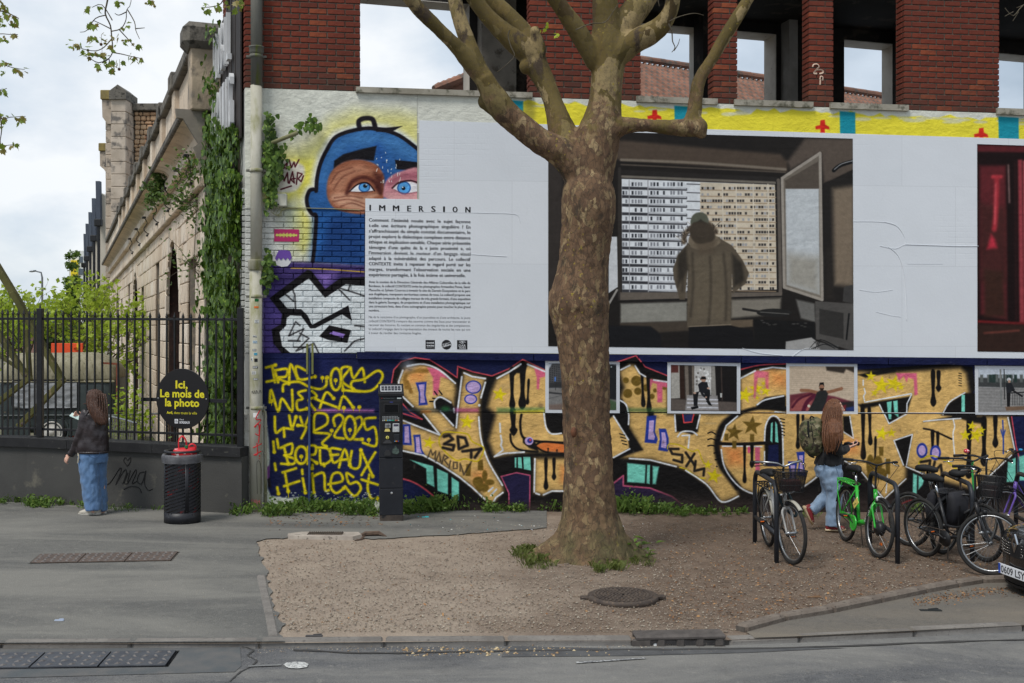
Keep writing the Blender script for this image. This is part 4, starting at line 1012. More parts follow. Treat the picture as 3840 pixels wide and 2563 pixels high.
mb.bbox((0,.005,-.072),(ln,.04,.02),.004).bbox((0,.012,.012),(ln,.04,.03),.008)
mb.build('casting',pm('drain_iron',(98,92,88),(80,75,72),sc=12,rough=.75,bump=.3,bsc=60,metal=.3),root)
o=tag(MB().ball((0,0,0),(.02,.015,.02),6,4).ball((.02,0,.01),(.015,.012,.012),5,4).build('paper_scrap',mat('white_paper',(226,226,224))),'small crumpled white paper scrap in the storm drain slot','litter');o.location=G(2458,2402)+Vector((0,.01,-.045))
c=G(1220,2012);root=empty('drain_pad',c,.02,'cracked concrete pad with a small rusty grating near the parking meter','drain cover')
MB().add([(-.43,-.19,-.05),(.36,-.2,-.05),(.47,-.05,-.05),(.4,.16,-.05),(-.33,.17,-.05),(-.47,0,-.05),(-.41,-.17,.035),(.35,-.18,.03),(.44,-.05,.03),(.38,.15,.025),(-.31,.16,.03),(-.45,0,.035)],[(6,7,8,9,10,11)]+[(i,(i+1)%6,6+(i+1)%6,6+i) for i in range(6)]).build('slab',mat('pad_concrete',(172,162,150),(150,140,130),sc=5,rough=.95,bump=.5,bsc=60,c3=(110,102,94),sc3=14),root)
gm=MB().bbox((.0,.0,.034),(.42,.16,.01),.003)
for i in range(16):gm.bbox((-.195+i*.026,0,.042),(.012,.15,.012),.003)
gm.build('grating',m_iron,root)
mb=MB().tube([G(1330,2020)+Vector((0,0,.0)),G(1370,2012)+Vector((0,0,.03)),G(1420,2011)+Vector((0,0,.035)),G(1450,2014)],[.012,.03,.028,.01],6)
mb.tube([G(1365,2013),G(1355,2024),G(1330,2028)],[.02,.015,.006],5);tag(mb.build('tree_root',mat('root_wood',(98,80,66),(76,62,52),sc=20)),'brown surface root lying beside the concrete drain pad','tree root')
# the street building
root_b=empty('brick_building',(0,WY,0),PSI,'burnt out brick building with empty window openings and a painted street wall','building')
MI=root_b.matrix_basis.inverted() if False else(Matrix.Translation((0,WY,0))@Matrix.Rotation(PSI,4,'Z')).inverted()
def slab(name,px,d0,d1,m,parent=root_b):
 """px polygon on the plane d0 proud of the wall, d0..d1 thick"""
 return MB().prism([wl(x,y,d0) for x,y in px],-d0,-d1).build(name,m,parent)
tyl=lambda x:332+(x-985)*.0338
m_head=paint_mat(MH,root_b,bump=.30,bsc=60)
m_graf=paint_mat(MG,root_b,bump=.45,bsc=46,wear=((150,146,130),30,.70))
m_band=paint_mat(MB_,root_b,bump=.45,bsc=50)
m_plas=pm('bare_plaster',(196,196,186),(176,176,166),sc=2,rough=.9,bump=.4,bsc=55,c3=(140,138,124),sc3=8,t3=(.6,.75))
slab('painted_plaster',[(918,tyl(918)),(1564,tyl(1564)),(1564,790),(918,782)],0,-.28,m_head)
slab('mortar_panel',[(918,783),(1564,791),(1564,1323),(918,1326)],-.014,-.28,m_head)
slab('yellow_band',[(1565,tyl(1565)),(5200,tyl(5200)),(5200,620),(1565,500)],0,-.28,m_band)
slab('street_wall',[(1565,501),(5200,621),(5200,1345),(1565,1321)],0,-.28,m_plas)
slab('painted_wall',[(985,1345),(1340,1345),(5200,1372),(5200,1552),(985,1543)],0,-.28,m_graf)
slab('painted_plinth',[(985,1545),(5200,1562),(5200,2060),(985,2060)],.014,-.28,m_graf)
for a,b in((1338,2000),(2003,2392),(2395,2778),(2782,3020),(3023,3330),(3334,3700),(3704,5200)):
 ly=lambda x:1321+(x-1370)*.0100
 slab('wall_ledge',[(a,ly(a)),(b,ly(b)),(b,ly(b)+26),(a,ly(a)+26)],.035+rng.random()*.004,-.1,m_graf)
slab('wall_ledge',[(985,1326),(1336,1326),(1336,1345),(985,1345)],.006,-.1,m_graf)
slab('corner_plinth',[(906,1556),(984,1558),(984,2060),(906,2060)],.13,-.3,pm('worn_white_plaster',(196,194,186),(168,164,154),sc=6,rough=.92,bump=.6,bsc=60,c3=(120,112,100),sc3=20))
slab('corner_plinth',[(918,1327),(984,1327),(984,1555),(918,1555)],.004,-.3,M_.setdefault('wp',pm('white_plaster',(190,190,184),(170,170,164),sc=5,rough=.9,bump=.5,bsc=60)))
mb=MB()
RP,BL=.0782,.262
u0=wl(920,1100)[0];u1=wl(1367,1100)[0];vb=wl(985,1325)[1];nrow=int((wl(985,786)[1]-vb)/RP)
for r in range(nrow):
 u=u0-(BL/2 if r%2 else 0)
 while u<u1:
  a,b=max(u,u0),min(u+BL-.012,u1)
  if b-a>.03:
   M=Matrix.Translation(((a+b)/2,0,vb+(r+.5)*RP+SLOPE*.35*((a+b)/2-u0)))@Matrix.Rotation(rng.normal()*.004,4,'Y')
   pr=rng.random()*.006
   mb.bbox((0,.02-pr,0),(b-a,.05,RP-.012),.005,M)
  u+=BL
tag(mb.build('painted_brickwork',m_head,root_b),kind='stuff')
m_brick=NT('red_brick')
v=m_brick.coord('Object');oi=m_brick.n('ShaderNodeObjectInfo')
cr=m_brick.n('ShaderNodeValToRGB');cr.color_ramp.elements[0].color=L((98,48,35));cr.color_ramp.elements[1].color=L((142,74,46))
for t,cc in((.3,(112,52,37)),(.6,(118,55,38)),(.85,(126,60,40))):e=cr.color_ramp.elements.new(t);e.color=L(cc)
m_brick.l(oi.outputs['Random'],cr.inputs[0])
col=m_brick.mix(m_brick.ramp(m_brick.noise(14,7,.7,v),.45,.8),cr.outputs[0],L((84,38,31)))
ge=m_brick.coord('Object',obj=root_b)
sx=m_brick.n('ShaderNodeSeparateXYZ');m_brick.l(ge,sx.inputs[0])
hh=m_brick.n('ShaderNodeMath',operation='MULTIPLY_ADD');m_brick.l(sx.outputs[0],hh.inputs[0]);hh.inputs[1].default_value=-SLOPE;m_brick.l(sx.outputs[2],hh.inputs[2])
zb=wl(1920,tyl(1920))[1]
mr_=m_brick.n('ShaderNodeMapRange');mr_.inputs['From Min'].default_value=zb+.02;mr_.inputs['From Max'].default_value=zb+.55;mr_.inputs['To Min'].default_value=.75;mr_.inputs['To Max'].default_value=0
m_brick.l(hh.outputs[0],mr_.inputs[0])
st=m_brick.n('ShaderNodeMath',operation='MULTIPLY');m_brick.l(mr_.outputs[0],st.inputs[0]);m_brick.l(m_brick.ramp(m_brick.noise(3,6,.6,ge),.3,.6),st.inputs[1])
col=m_brick.mix(st.outputs[0],col,L((72,56,48)))
m_brick.l(col,m_brick.b.inputs['Base Color']);m_brick.b.inputs['Roughness'].default_value=.85;m_brick.b.inputs['Specular IOR Level'].default_value=.25
m_brick.l(m_brick.bump(m_brick.noise(45,8,.7,v),.5,.01),m_brick.b.inputs['Normal'])
m_brick=m_brick.m
m_mort=pm('mortar',(112,104,92),(92,85,76),sc=20,rough=.95,bump=.5,bsc=90)
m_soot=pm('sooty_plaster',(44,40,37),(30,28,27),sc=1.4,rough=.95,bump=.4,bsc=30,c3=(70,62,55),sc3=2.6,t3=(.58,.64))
m_reveal=pm('white_reveal',(206,200,190),(188,180,168),sc=3,rough=.9,bump=.4,bsc=40,c3=(92,80,70),sc3=7,t3=(.66,.7))
m_conc2=pm('grey_concrete',(150,142,130),(122,114,104),sc=2.2,rough=.93,bump=.4,bsc=40,c3=(92,84,74),sc3=5,t3=(.55,.65))
CRS,BLN=.0805,.247
brick_todo=[]
mesh_cache={}
def brick_mesh(l,depth):
 k=(round(l,3),round(depth,2))
 if k not in mesh_cache:
  me=MB().bbox((0,0,0),(l,depth,CRS-.017),.004).mesh('brick');me.materials.append(m_brick);mesh_cache[k]=me
 return mesh_cache[k]
def pier(x0,x1,ybot,side=True,ytop=-330,side_len=.24):
 ua,ub=wl(x0,200)[0],wl(x1,200)[0]
 va=wl(x0,tyl(x0))[1];vt=wl(x0,ytop)[1]
 pr=empty('brick_pier',(0,0,0));pr.parent=root_b
 sl=lambda u:SLOPE*(u-ua)
 MB().add([(ua+.012,.014,va),(ub-.012,.014,va+sl(ub)),(ub-.012,.30,va+sl(ub)),(ua+.012,.30,va),(ua+.012,.014,vt),(ub-.012,.014,vt),(ub-.012,.30,vt),(ua+.012,.30,vt)],[(0,1,5,4),(1,2,6,5),(2,3,7,6),(3,0,4,7),(4,5,6,7)]).build('mortar_core',m_mort,pr)
 n=int((vt-va)/CRS)
 for r in range(n):
  v=va+(r+.5)*CRS;off=(r%2)*BLN/2;u=ua-off
  while u<ub-.02:
   a,b=max(u,ua),min(u+BLN-.013,ub)
   if ub-b<.05:b=ub
   if b-a>.035:
    l=round((b-a)*100)/100
    brick_todo.append((pr,l,.075,((a+b)/2,.036+rng.normal()*.0012,v+sl((a+b)/2)),0.0,v))
   u+=BLN
  if side:
   brick_todo.append((pr,side_len-.05,.05,(ua+.018,.075+(side_len-.05)/2+.004,v),PI/2,v))
 return pr
pier(920,1350,0,side=False)
pier(1985,2403,0)
pier(2675,2765,0)
pier(3034,3125,0)
pier(3391,3747,0)
pier(4120,4480,0)
vis=wl(1920,-10)[1]
brick_todo.sort(key=lambda b:(b[5]>vis or b[4]!=0 or b[3][0]>wl(3850,300)[0],-b[1]))
rest=MB()
for i,(pr,l,dp,loc,rz,v) in enumerate(brick_todo):
 if i<300:
  o=bpy.data.objects.new('brick',brick_mesh(l,dp));COL.objects.link(o);o.parent=pr;o.location=loc;o.rotation_euler=(0,math.atan(-SLOPE) if not rz else 0,rz)
 else:
  rest.bbox((0,0,0),(l,dp,CRS-.017),.004,Matrix.Translation(loc)@Matrix.Rotation(rz,4,'Z'))
tag(rest.build('brickwork',m_brick,root_b),kind='stuff')
m_sill=pm('sill_concrete',(168,162,148),(140,134,120),sc=3,rough=.93,bump=.4,bsc=60,c3=(86,84,70),sc3=9,t3=(.5,.66))
for a,b,h in((1334,1997,21),(2388,2692,22),(2755,3051,22),(3115,3409,22),(3741,4140,24)):
 yy=lambda x:325+(x-1335)*.0333
 slab('window_sill',[(a,yy(a)),(b,yy(b)),(b,yy(b)+h),(a,yy(a)+h)],.05,-.30,m_sill)
mb=MB()
sc_=lambda q:[(wl(2400+x*.4257,60+y*.4257,.006)[0],-.006,wl(2400+x*.4257,60+y*.4257,.006)[1]) for x,y in q]
for q in([(1520,450),(1530,428),(1560,425),(1578,445),(1560,470),(1530,505),(1560,508)],[(1560,480),(1600,478),(1612,500),(1580,510)],[(1584,560),(1590,532),(1612,540),(1608,570)],[(1588,560),(1586,606)]):
 mb.tube(catmull(sc_(q),4),[(.003,.014)]*(len(catmull(q,4))),6)
mb.build('chalk_tag',mat('pale_paint',(196,170,150)),root_b)
RY,RM=18.8,.263
rps=math.atan(RM)
def rw(px,py,d=0.0):
 q=(px-CX)/F
 Y=(RY+d*math.sqrt(1+RM*RM))/(1-RM*q)
 return Vector((q*Y,Y,H+(HY-py)/F*Y))
def rslab(name,px,d0,d1,m):
 a=[rw(x,y,d0) for x,y in px];nrm=Vector((-math.sin(rps),math.cos(rps),0))*(d1-d0)
 n=len(a)
 mb=MB().add(a+[p+nrm for p in a],[tuple(range(n)),tuple(range(n,2*n))[::-1]]+[(i,i+n,(i+1)%n+n,(i+1)%n) for i in range(n)])
 mb.v=[tuple(MI@Vector(p)) for p in mb.v]
 return mb.build(name,m,root_b)
TT=.42
rt=lambda x:105+(x-2625)*.083
ops=[(1150,1761,-34,17),(2395,2625,88,106),(2705,2911,112,130),(3166,3360,150,167),(3690,3900,196,214)]
xs=900
for a,b,ya,yb in ops:
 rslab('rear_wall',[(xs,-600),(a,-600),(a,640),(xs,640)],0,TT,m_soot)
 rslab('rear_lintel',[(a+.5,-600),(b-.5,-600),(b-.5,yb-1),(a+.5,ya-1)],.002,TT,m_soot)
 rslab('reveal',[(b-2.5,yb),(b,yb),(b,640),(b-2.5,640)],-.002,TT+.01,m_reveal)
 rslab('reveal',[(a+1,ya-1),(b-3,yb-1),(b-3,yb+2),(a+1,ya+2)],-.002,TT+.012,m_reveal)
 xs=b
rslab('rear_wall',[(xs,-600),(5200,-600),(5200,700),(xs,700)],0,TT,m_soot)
rslab('pilaster',[(1806,-600),(1936,-600),(1936,640),(1806,640)],-.3,-.004,m_conc2)
rslab('pilaster',[(2960,-600),(2992,-600),(2992,640),(2960,640)],-.3,-.004,pm('pale_concrete',(158,153,147),(130,125,119),sc=2,rough=.9,bump=.3,bsc=40))
rslab('pilaster',[(2637,-600),(2662,-600),(2662,640),(2637,640)],-.4,-.004,m_soot)
rslab('pilaster',[(3395,-600),(3560,-600),(3560,640),(3395,640)],-.4,-.004,m_soot)
zr=7.95
def wslab(name,pts,z0,z1,m):
 mb=MB().prism(pts,z0,z1,axis='z');mb.v=[tuple(MI@Vector(p)) for p in mb.v]
 return mb.build(name,m,root_b)
fp=lambda px,d:(lambda q:((px-CX)/F*q,q))((WY*cps+d)/(cps-(px-CX)/F*sps))
rp_=lambda px:tuple(rw(px,0)[:2])
wslab('ceiling',[fp(1700,.31),fp(5200,.31),rp_(5200),rp_(1700)],zr,zr+.25,m_soot)  # ceiling above the view, added to keep the interior dark
wslab('floor_slab',[fp(925,.31),fp(5200,.31),rp_(5200),rp_(905)],4.6,4.85,m_soot)  # unseen floor below the sills, added for the light it bounces
CRN=Vector((fp(919,0)[0],fp(919,0)[1],0));SD=Vector((-.391,1,0)).normalized();SN=Vector((-SD.y,SD.x,0))
SL=2.35
def sp(s,z,d=0.0):return CRN+SD*s+SN*d+Vector((0,0,z))
zs=wl(919,tyl(919))[1]
def sslab(name,s0,s1,z0,z1,d0,d1,m,parent=root_b):
 mb=MB().add([sp(s0,z0,d0),sp(s1,z0,d0),sp(s1,z1,d0),sp(s0,z1,d0),sp(s0,z0,d1),sp(s1,z0,d1),sp(s1,z1,d1),sp(s0,z1,d1)],[(0,1,2,3),(4,7,6,5),(0,4,5,1),(1,5,6,2),(2,6,7,3),(3,7,4,0)])
 mb.v=[tuple(MI@Vector(p)) for p in mb.v]
 return mb.build(name,m,parent)
sslab('side_wall',.004,SL,-.2,zs-.002,-.004,-.25,M_['wp'])
sslab('side_brick_core',.014,SL,zs,8.6,-.012,-.25,m_mort)
mb=MB()
for r in range(int((8.5-zs)/CRS)):
 z=zs+(r+.5)*CRS;s0=-(r%2)*BLN/2
 while s0<SL:
  a,b=max(s0,.002),min(s0+BLN-.013,SL)
  if b-a>.04 and not(.62<(a+b)/2<1.5):
   c=sp((a+b)/2,z,-.02);M=Matrix.Translation(MI@c)@Matrix.Rotation(math.atan2(SD.y,SD.x)-PSI,4,'Z')
   mb.bbox((0,0,0),(b-a,.05,CRS-.017),.004,M)
  s0+=BLN
tag(mb.build('side_brickwork',m_brick,root_b),kind='stuff')
mb=MB()
for r in range(30):
 z=wl(919,1330)[1]+r*.0775
 mb.bbox((0,0,0),(.22,.05,.062),.004,Matrix.Translation(MI@sp(.12,z,0.012))@Matrix.Rotation(math.atan2(SD.y,SD.x)-PSI,4,'Z'))
tag(mb.build('side_brickwork',M_['wp'],root_b),kind='stuff')
# drain pipe with its stickers
def wp_(px,py,d):u,v=wl(px,py,d);return Vector((u,-d,v))
m_pipe_lo=pm('pale_cement_pipe',(186,182,168),(160,156,138),sc=2.2,rough=.85,bump=.3,bsc=50,c3=(120,120,72),sc3=3,t3=(.52,.66),scale=(1,1,.4))
m_pipe_hi=pm('dark_cement_pipe',(112,110,102),(92,92,84),sc=3,rough=.85,bump=.3,bsc=60,c3=(96,104,48),sc3=2.4,t3=(.58,.66),scale=(2,2,.35))
pipe=empty('drain_pipe',(0,WY,0),PSI,'tall cement drain pipe covered in stickers and tags at the building corner','drain pipe')
PD=.12
def lpipe(name,x,y0,y1,r,m,prof=None):
 a,b=wp_(x,y1,PD),wp_(x,y0,PD)
 o=MB().lathe(prof(b.z-a.z) if prof else[(r,0),(r,b.z-a.z)],24).build(name,m,pipe,True)
 o.location=a;return o
lpipe('lower_pipe',961,322,1000,.078,m_pipe_lo)
lpipe('upper_pipe',962,-360,324,.079,m_pipe_hi)
lpipe('base_pipe',959,998,1962,.085,m_pipe_lo)
lpipe('collar',962,176,206,.09,m_pipe_hi,lambda h:[(.082,0),(.098,.03),(.098,h-.02),(.105,h-.015),(.105,h),(.08,h)])
for y,w in((212,0),(640,0),(1112,0),(1530,0)):
 o=lpipe('clamp',961,y-6,y+7,.09,m_pipe_hi if y<300 else m_pipe_lo)
 for sx in(-1,1):
  MB().bbox((sx*.112,.01,.023),(.05,.02,.034),.004).build('clamp_lug',m_pipe_hi,o)
lpipe('socket',960,976,1016,.1,m_pipe_lo,lambda h:[(.086,0),(.108,.02),(.108,h-.02),(.112,h-.01),(.112,h),(.08,h)])
def on_pipe(name,ang,y,w,h,m,r=.0862,rot=0.0,parent=None):
 """a curved paper stuck on the pipe; ang from facing the street (+ to its right-hand side)"""
 c=wp_(959,y,PD);mb=MB();vs=[];n=5;hw=w/r/2
 for j in(0,1):
  for i in range(n):
   a=ang-hw+2*hw*i/(n-1);t=(i/(n-1)-.5)*rot*w
   vs.append((c.x+r*math.sin(a),c.y-r*math.cos(a),c.z+(j-.5)*h+t))
 mb.add(vs,[(i,i+1,n+i+1,n+i) for i in range(n-1)])
 return mb.build(name,m,parent or pipe,fixn=False)
sk=lambda n,c:mat('sticker_'+n,c,rough=.5)
STK=[(.28,1127,.055,.034,'green',(20,130,60),'REYNS',(10,40,20)),(.22,1153,.06,.026,'orange',(222,110,40),'',None),(.28,1206,.06,.045,'white',(226,226,222),'cone\n720\ncrew',(20,20,20)),(-.05,1262,.055,.026,'white',(226,226,222),'SMAKE',(20,20,20)),(.0,1283,.06,.036,'blue_white',(196,214,222),'ZAX',(60,90,120)),(-.1,1313,.05,.028,'black',(22,22,24),'ZEKO',(230,230,230)),(.1,1328,.045,.034,'teal',(70,150,176),'',None),(-.5,1347,.03,.055,'white',(226,226,222),'k',(20,20,20)),(.15,1351,.045,.045,'black',(22,22,24),'',None),(.05,1377,.07,.034,'black',(22,22,24),'SNARE\nIPSUM',(230,230,230)),(-.18,1398,.06,.044,'white',(226,226,222),'SECK',(20,20,20)),(.1,1422,.065,.026,'black',(22,22,24),'SEINE',(230,230,230)),(.1,1556,.065,.062,'white',(226,226,222),'',None)]
def text_data(s,size=1.0,bold=0.0,align='LEFT',spacing=1.0,shear=0.0):
 cu=bpy.data.curves.new('t','FONT');cu.body=s;cu.size=size;cu.offset=bold;cu.align_x=align;cu.space_character=spacing;cu.resolution_u=2;cu.shear=shear
 o=bpy.data.objects.new('t',cu);COL.objects.link(o)
 dg=bpy.context.evaluated_depsgraph_get();me=bpy.data.meshes.new_from_object(o.evaluated_get(dg))
 v=np.empty(len(me.vertices)*3,np.float32);me.vertices.foreach_get('co',v);v=v.reshape(-1,3)
 f=[tuple(pp.vertices) for pp in me.polygons]
 bpy.data.objects.remove(o);bpy.data.curves.remove(cu);bpy.data.meshes.remove(me)
 return v,f
for ang,y,w_,h_,n_,c_,tx,tc_ in STK:
 stk=on_pipe('sticker',ang,y,w_,h_,sk(n_,c_),.0868)
 if tx:
  v,f=text_data(tx,1.0,.02)
  lo,hi=v.min(0),v.max(0);sx_,sy_=w_*.86/(hi[0]-lo[0]),h_*.8/max(.3,hi[1]-lo[1])
  c=wp_(959,y,PD);vs=[]
  for q in v:
   a=ang+((q[0]-(lo[0]+hi[0])/2)*sx_)/.0868
   vs.append((c.x+.0876*math.sin(a),c.y-.0876*math.cos(a),c.z+(q[1]-(lo[1]+hi[1])/2)*sy_))
  MB().add(vs,f).build('lettering',mat('ink_%d_%d'%(tc_[0],tc_[2]),tc_),stk,fixn=False)
def pipe_strokes(name,strokes,m,wd=.008):
 mb=MB()
 for q in strokes:
  pts=[(lambda c,a:(c.x+.0875*math.sin(a),c.y-.0875*math.cos(a),c.z))(wp_(959,y,PD),math.asin(max(-.97,min(.97,(x-959)/24.5)))) for x,y in catmull(q,4)]
  mb.tube(pts,wd,5)
 return mb.build(name,m,pipe)
pipe_strokes('red_tag',[[(978,1536),(962,1570),(980,1575),(956,1600)],[(958,1602),(972,1590),(974,1630),(960,1625)],[(978,1590),(972,1660)],[(952,1678),(982,1664)],[(966,1660),(968,1702),(954,1704)],[(956,1705),(980,1692)],[(975,1706),(976,1712)],[(974,1718),(975,1720)]],mat('red_paint',(196,40,44)),.007)
pipe_strokes('black_tag',[[(948,1475),(948,1466),(955,1476),(955,1464)],[(958,1464),(960,1476)],[(963,1476),(965,1463),(970,1476)],[(973,1476),(977,1463),(981,1475)],[(968,1850),(966,1740),(975,1730),(980,1760),(980,1852)]],mat('black_paint',(30,28,28)),.003)
pipe_strokes('pink_tag',[[(944,1876),(950,1870),(946,1884),(952,1886)],[(955,1888),(956,1870),(960,1886),(964,1870),(966,1888)],[(974,1878),(968,1880),(972,1888),(976,1874),(977,1890)]],mat('pink_paint',(206,110,106)),.0025)
mb=MB()
for q in([(918,1560),(918,1585)],[(926,1558),(926,1590)],[(930,1600),(915,1606),(914,1630),(928,1632),(932,1610),(912,1622)],[(910,1640),(932,1665),(912,1680),(930,1690)],[(934,1642),(912,1668),(932,1684),(914,1700)],[(914,1706),(912,1726),(930,1730),(932,1708)],[(914,1748),(932,1742)],[(918,1748),(918,1784)]):
 mb.tube([tuple(wp_(x,y,.0515)) for x,y in catmull(q,4)],.010,5)
mb.build('green_tag',mat('green_paint',(28,128,62)),root_b)
thin=empty('conduit',(0,WY,0),PSI,'thin cream conduit running up the wall foot beside the tagged drain pipe','conduit')
MB().tube([wp_(996,1925,.03),wp_(996,1560,.03),wp_(994,1545,.03),wp_(985,1540,.03)],.018,10).build('tube',m_pipe_lo,thin,True)
for y in(1600,1700,1850):MB().bbox(tuple(wp_(996,y,.028)),(.05,.04,.02),.004).build('clip',m_pipe_lo,thin)
pst=empty('steel_post',(0,WY,0),PSI,'narrow blue painted steel bar with two mossy flat brackets on the mural wall','post')
MB().bbox(tuple((wp_(1161,1600,.05)+wp_(1159,1620,.05))/2),(.032,.03,wp_(1161,1300,.05).z-wp_(1161,1908,.05).z),.004).build('bar',pm('blue_bar',(38,58,104),(60,76,110),sc=4,rough=.6,c3=(150,150,90),sc3=12,t3=(.7,.74)),pst)
for dx in(-9,11):MB().bbox(tuple(wp_(1161+dx,1347,.075)),(.028,.02,.42),.004).build('bracket',mat('mossy_steel',(128,128,74),(104,108,62),sc=6),pst)
bp=empty('wall_bracket',(0,WY,0),PSI,'mossy pipe stub sticking out of the wall with ivy trailing from it','pipe stub')
MB().tube([wp_(992,548,.0),wp_(1112,500,.62)],.028,12).build('tube',mat('mossy_pipe',(132,128,96),(112,112,76),sc=6),bp,True)
ib=empty('junction_box',tuple((Matrix.Translation((0,WY,0))@Matrix.Rotation(PSI,4,'Z'))@wp_(1047,753,.0)),PSI,'cream metal junction box with cables under the maroon tag','junction box')
MB().bbox((0,-.045,0),(.225,.09,.175),.012).build('case',pm('cream_metal',(206,204,190),(190,188,172),sc=6,rough=.5),ib)
MB().lathe([(.012,0),(.012,.006)],10,Matrix.Translation((0,-.09,-.065))@Matrix.Rotation(PI/2,4,'X')).build('lock',mat('black_plastic',(24,24,26),rough=.4),ib)
mb=MB()
for k in range(4):
 mb.tube(catmull([(-.08+k*.05,-.02,-.08),(-.1+k*.03,-.05,-.16-k*.02),(-.02+k*.02,-.05,-.2),(.05,-.03,-.14+k*.01),(.12+k*.1,-.01,-.1)],5),.004,5)
mb.tube(catmull([(.1,-.01,-.09),(.4,-.012,-.1),(.7,-.012,-.105),(1.1,-.012,-.12)],4),.005,5)
mb.build('cable',mat('old_cable',(150,148,110)),ib)
pq=empty('sound_plaque',tuple((Matrix.Translation((0,WY,0))@Matrix.Rotation(PSI,4,'Z'))@wp_(1075,884,.0)),PSI,'small magenta plaque with a yellow sound wave on the white bricks','plaque')
MB().bbox((0,-.008,0),(.335,.012,.17),.002).build('plate',mat('magenta',(176,36,96),rough=.5),pq)
mb=MB()
for i in range(64):
 t=(i-32)/32;h=.004+.034*abs(math.sin(i*1.7)*math.sin(i*.31+.6))*(1-t*t*.6)+.006
 mb.box((t*.145,-.0152,.004),(.0042,.001,h*1.6))
mb.build('sound_wave',mat('pale_yellow',(206,206,96)),pq)
mq=empty('mask_plaque',tuple((Matrix.Translation((0,WY,0))@Matrix.Rotation(PSI,4,'Z'))@wp_(1062,973,.0)),PSI,'small purple and grey painted plaque half hidden by ivy beside the drain pipe','plaque')
MB().prism([(-.105,.0),(-.09,-.08),(-.02,-.105),(.06,-.095),(.1,-.05),(.115,.02),(.1,.06),(-.08,.06)],-.012,0).build('lower_plate',mat('pale_grey',(206,206,208)),mq)
MB().prism([(-.11,.01),(-.085,-.02),(-.06,.02),(-.03,-.015),(0,.02),(.03,-.015),(.06,.02),(.09,-.02),(.118,.02),(.095,.11),(.03,.125),(-.06,.12)],-.018,-.013).build('upper_plate',mat('purple_paint',(104,70,156)),mq)
# pasted paper: the exhibition posters
def paper_mat(name='pasted_paper',c=(222,225,229)):
 s=NT(name);co=s.coord('Object',obj=root_b)
 col=s.mix(s.ramp(s.noise(.7,6,.6,co),.3,.7),L(c),L(tuple(x-7 for x in c)))
 sx=s.n('ShaderNodeSeparateXYZ');s.l(co,sx.inputs[0])
 stn=s.ramp(s.noise(6,8,.75,s.coord('Object',(1.2,1,.5),root_b)),.62,.78)
 f=s.n('ShaderNodeMath',operation='MULTIPLY');s.l(stn,f.inputs[0]);f.inputs[1].default_value=.22
 col=s.mix(f.outputs[0],col,L((150,150,146)))
 s.l(col,s.b.inputs['Base Color']);s.b.inputs['Roughness'].default_value=.6;s.b.inputs['Specular IOR Level'].default_value=.3
 sh_=s.n('ShaderNodeTexBrick',_Scale=1.0);sh_.inputs['Mortar Size'].default_value=.004;sh_.inputs['Brick Width'].default_value=1.62;sh_.inputs['Row Height'].default_value=1.16;sh_.inputs['Color1'].default_value=(1,1,1,1);sh_.inputs['Color2'].default_value=(.945,.95,.955,1);sh_.inputs['Mortar'].default_value=(.86,.86,.86,1)
 cs_=s.n('ShaderNodeCombineXYZ');s.l(sx.outputs[0],cs_.inputs[0]);s.l(sx.outputs[2],cs_.inputs[1]);s.l(cs_.outputs[0],sh_.inputs['Vector']);col=s.mix(1.0,col,sh_.outputs[0],'MULTIPLY');s.l(col,s.b.inputs['Base Color'])
 br=s.n('ShaderNodeTexBrick',_Scale=1.0);br.inputs['Mortar Size'].default_value=.006;br.inputs['Mortar Smooth'].default_value=1.0;br.inputs['Brick Width'].default_value=.26;br.inputs['Row Height'].default_value=.078
 cx=s.n('ShaderNodeCombineXYZ');s.l(sx.outputs[0],cx.inputs[0]);s.l(sx.outputs[2],cx.inputs[1]);s.l(cx.outputs[0],br.inputs['Vector'])
 msk=s.ramp(s.noise(.45,3,.5,co),.53,.62)
 inv=s.n('ShaderNodeMath',operation='MULTIPLY');s.l(br.outputs['Fac'],inv.inputs[0]);s.l(msk,inv.inputs[1])
 nb=s.bump(inv.outputs[0],-.35,.006) if False else s.bump(inv.outputs[0],.3,-.006)
 nb=s.bump(s.noise(26,7,.7,co),.25,.008,nb)
 rg=s.n('ShaderNodeTexNoise',_Scale=1.1,_Detail=3.0,_Distortion=1.6,noise_type='RIDGED_MULTIFRACTAL');s.l(co,rg.inputs['Vector'])
 nb=s.bump(rg.outputs[0],.10,.03,nb)
 s.l(nb,s.b.inputs['Normal'])
 return s.m
m_paper=paper_mat()
pt=lambda x:452+(x-1572)*.0309
pb=lambda x:1318+(x-1370)*.01093
big=slab('poster',[(1572,452),(5000,pt(5000)),(5000,pb(5000)),(1368,1318),(1370,745),(1572,748)],.006,.0015,m_paper,None)
big.location=(0,WY,0);big.rotation_euler=(0,0,PSI)
tag(big,'huge white poster headed IMMERSION pasted across the street wall','poster')
slab('photograph',[(2056,489),(3198,520.5),(3201,1314),(2056,1299)],.010,.0064,paint_mat(photo_window(),root_b,.55,.22,30,.008,paper=True),big)
slab('photograph',[(3665,541),(4700,574),(4700,1331),(3666,1319)],.010,.0064,paint_mat(photo_red(),root_b,.55,.22,30,.008,paper=True),big)
mb=MB()
Wc=lambda q,d=.0062:[tuple(wp_(2000+x*.7833,450+y*.7833,d)) for x,y in q]
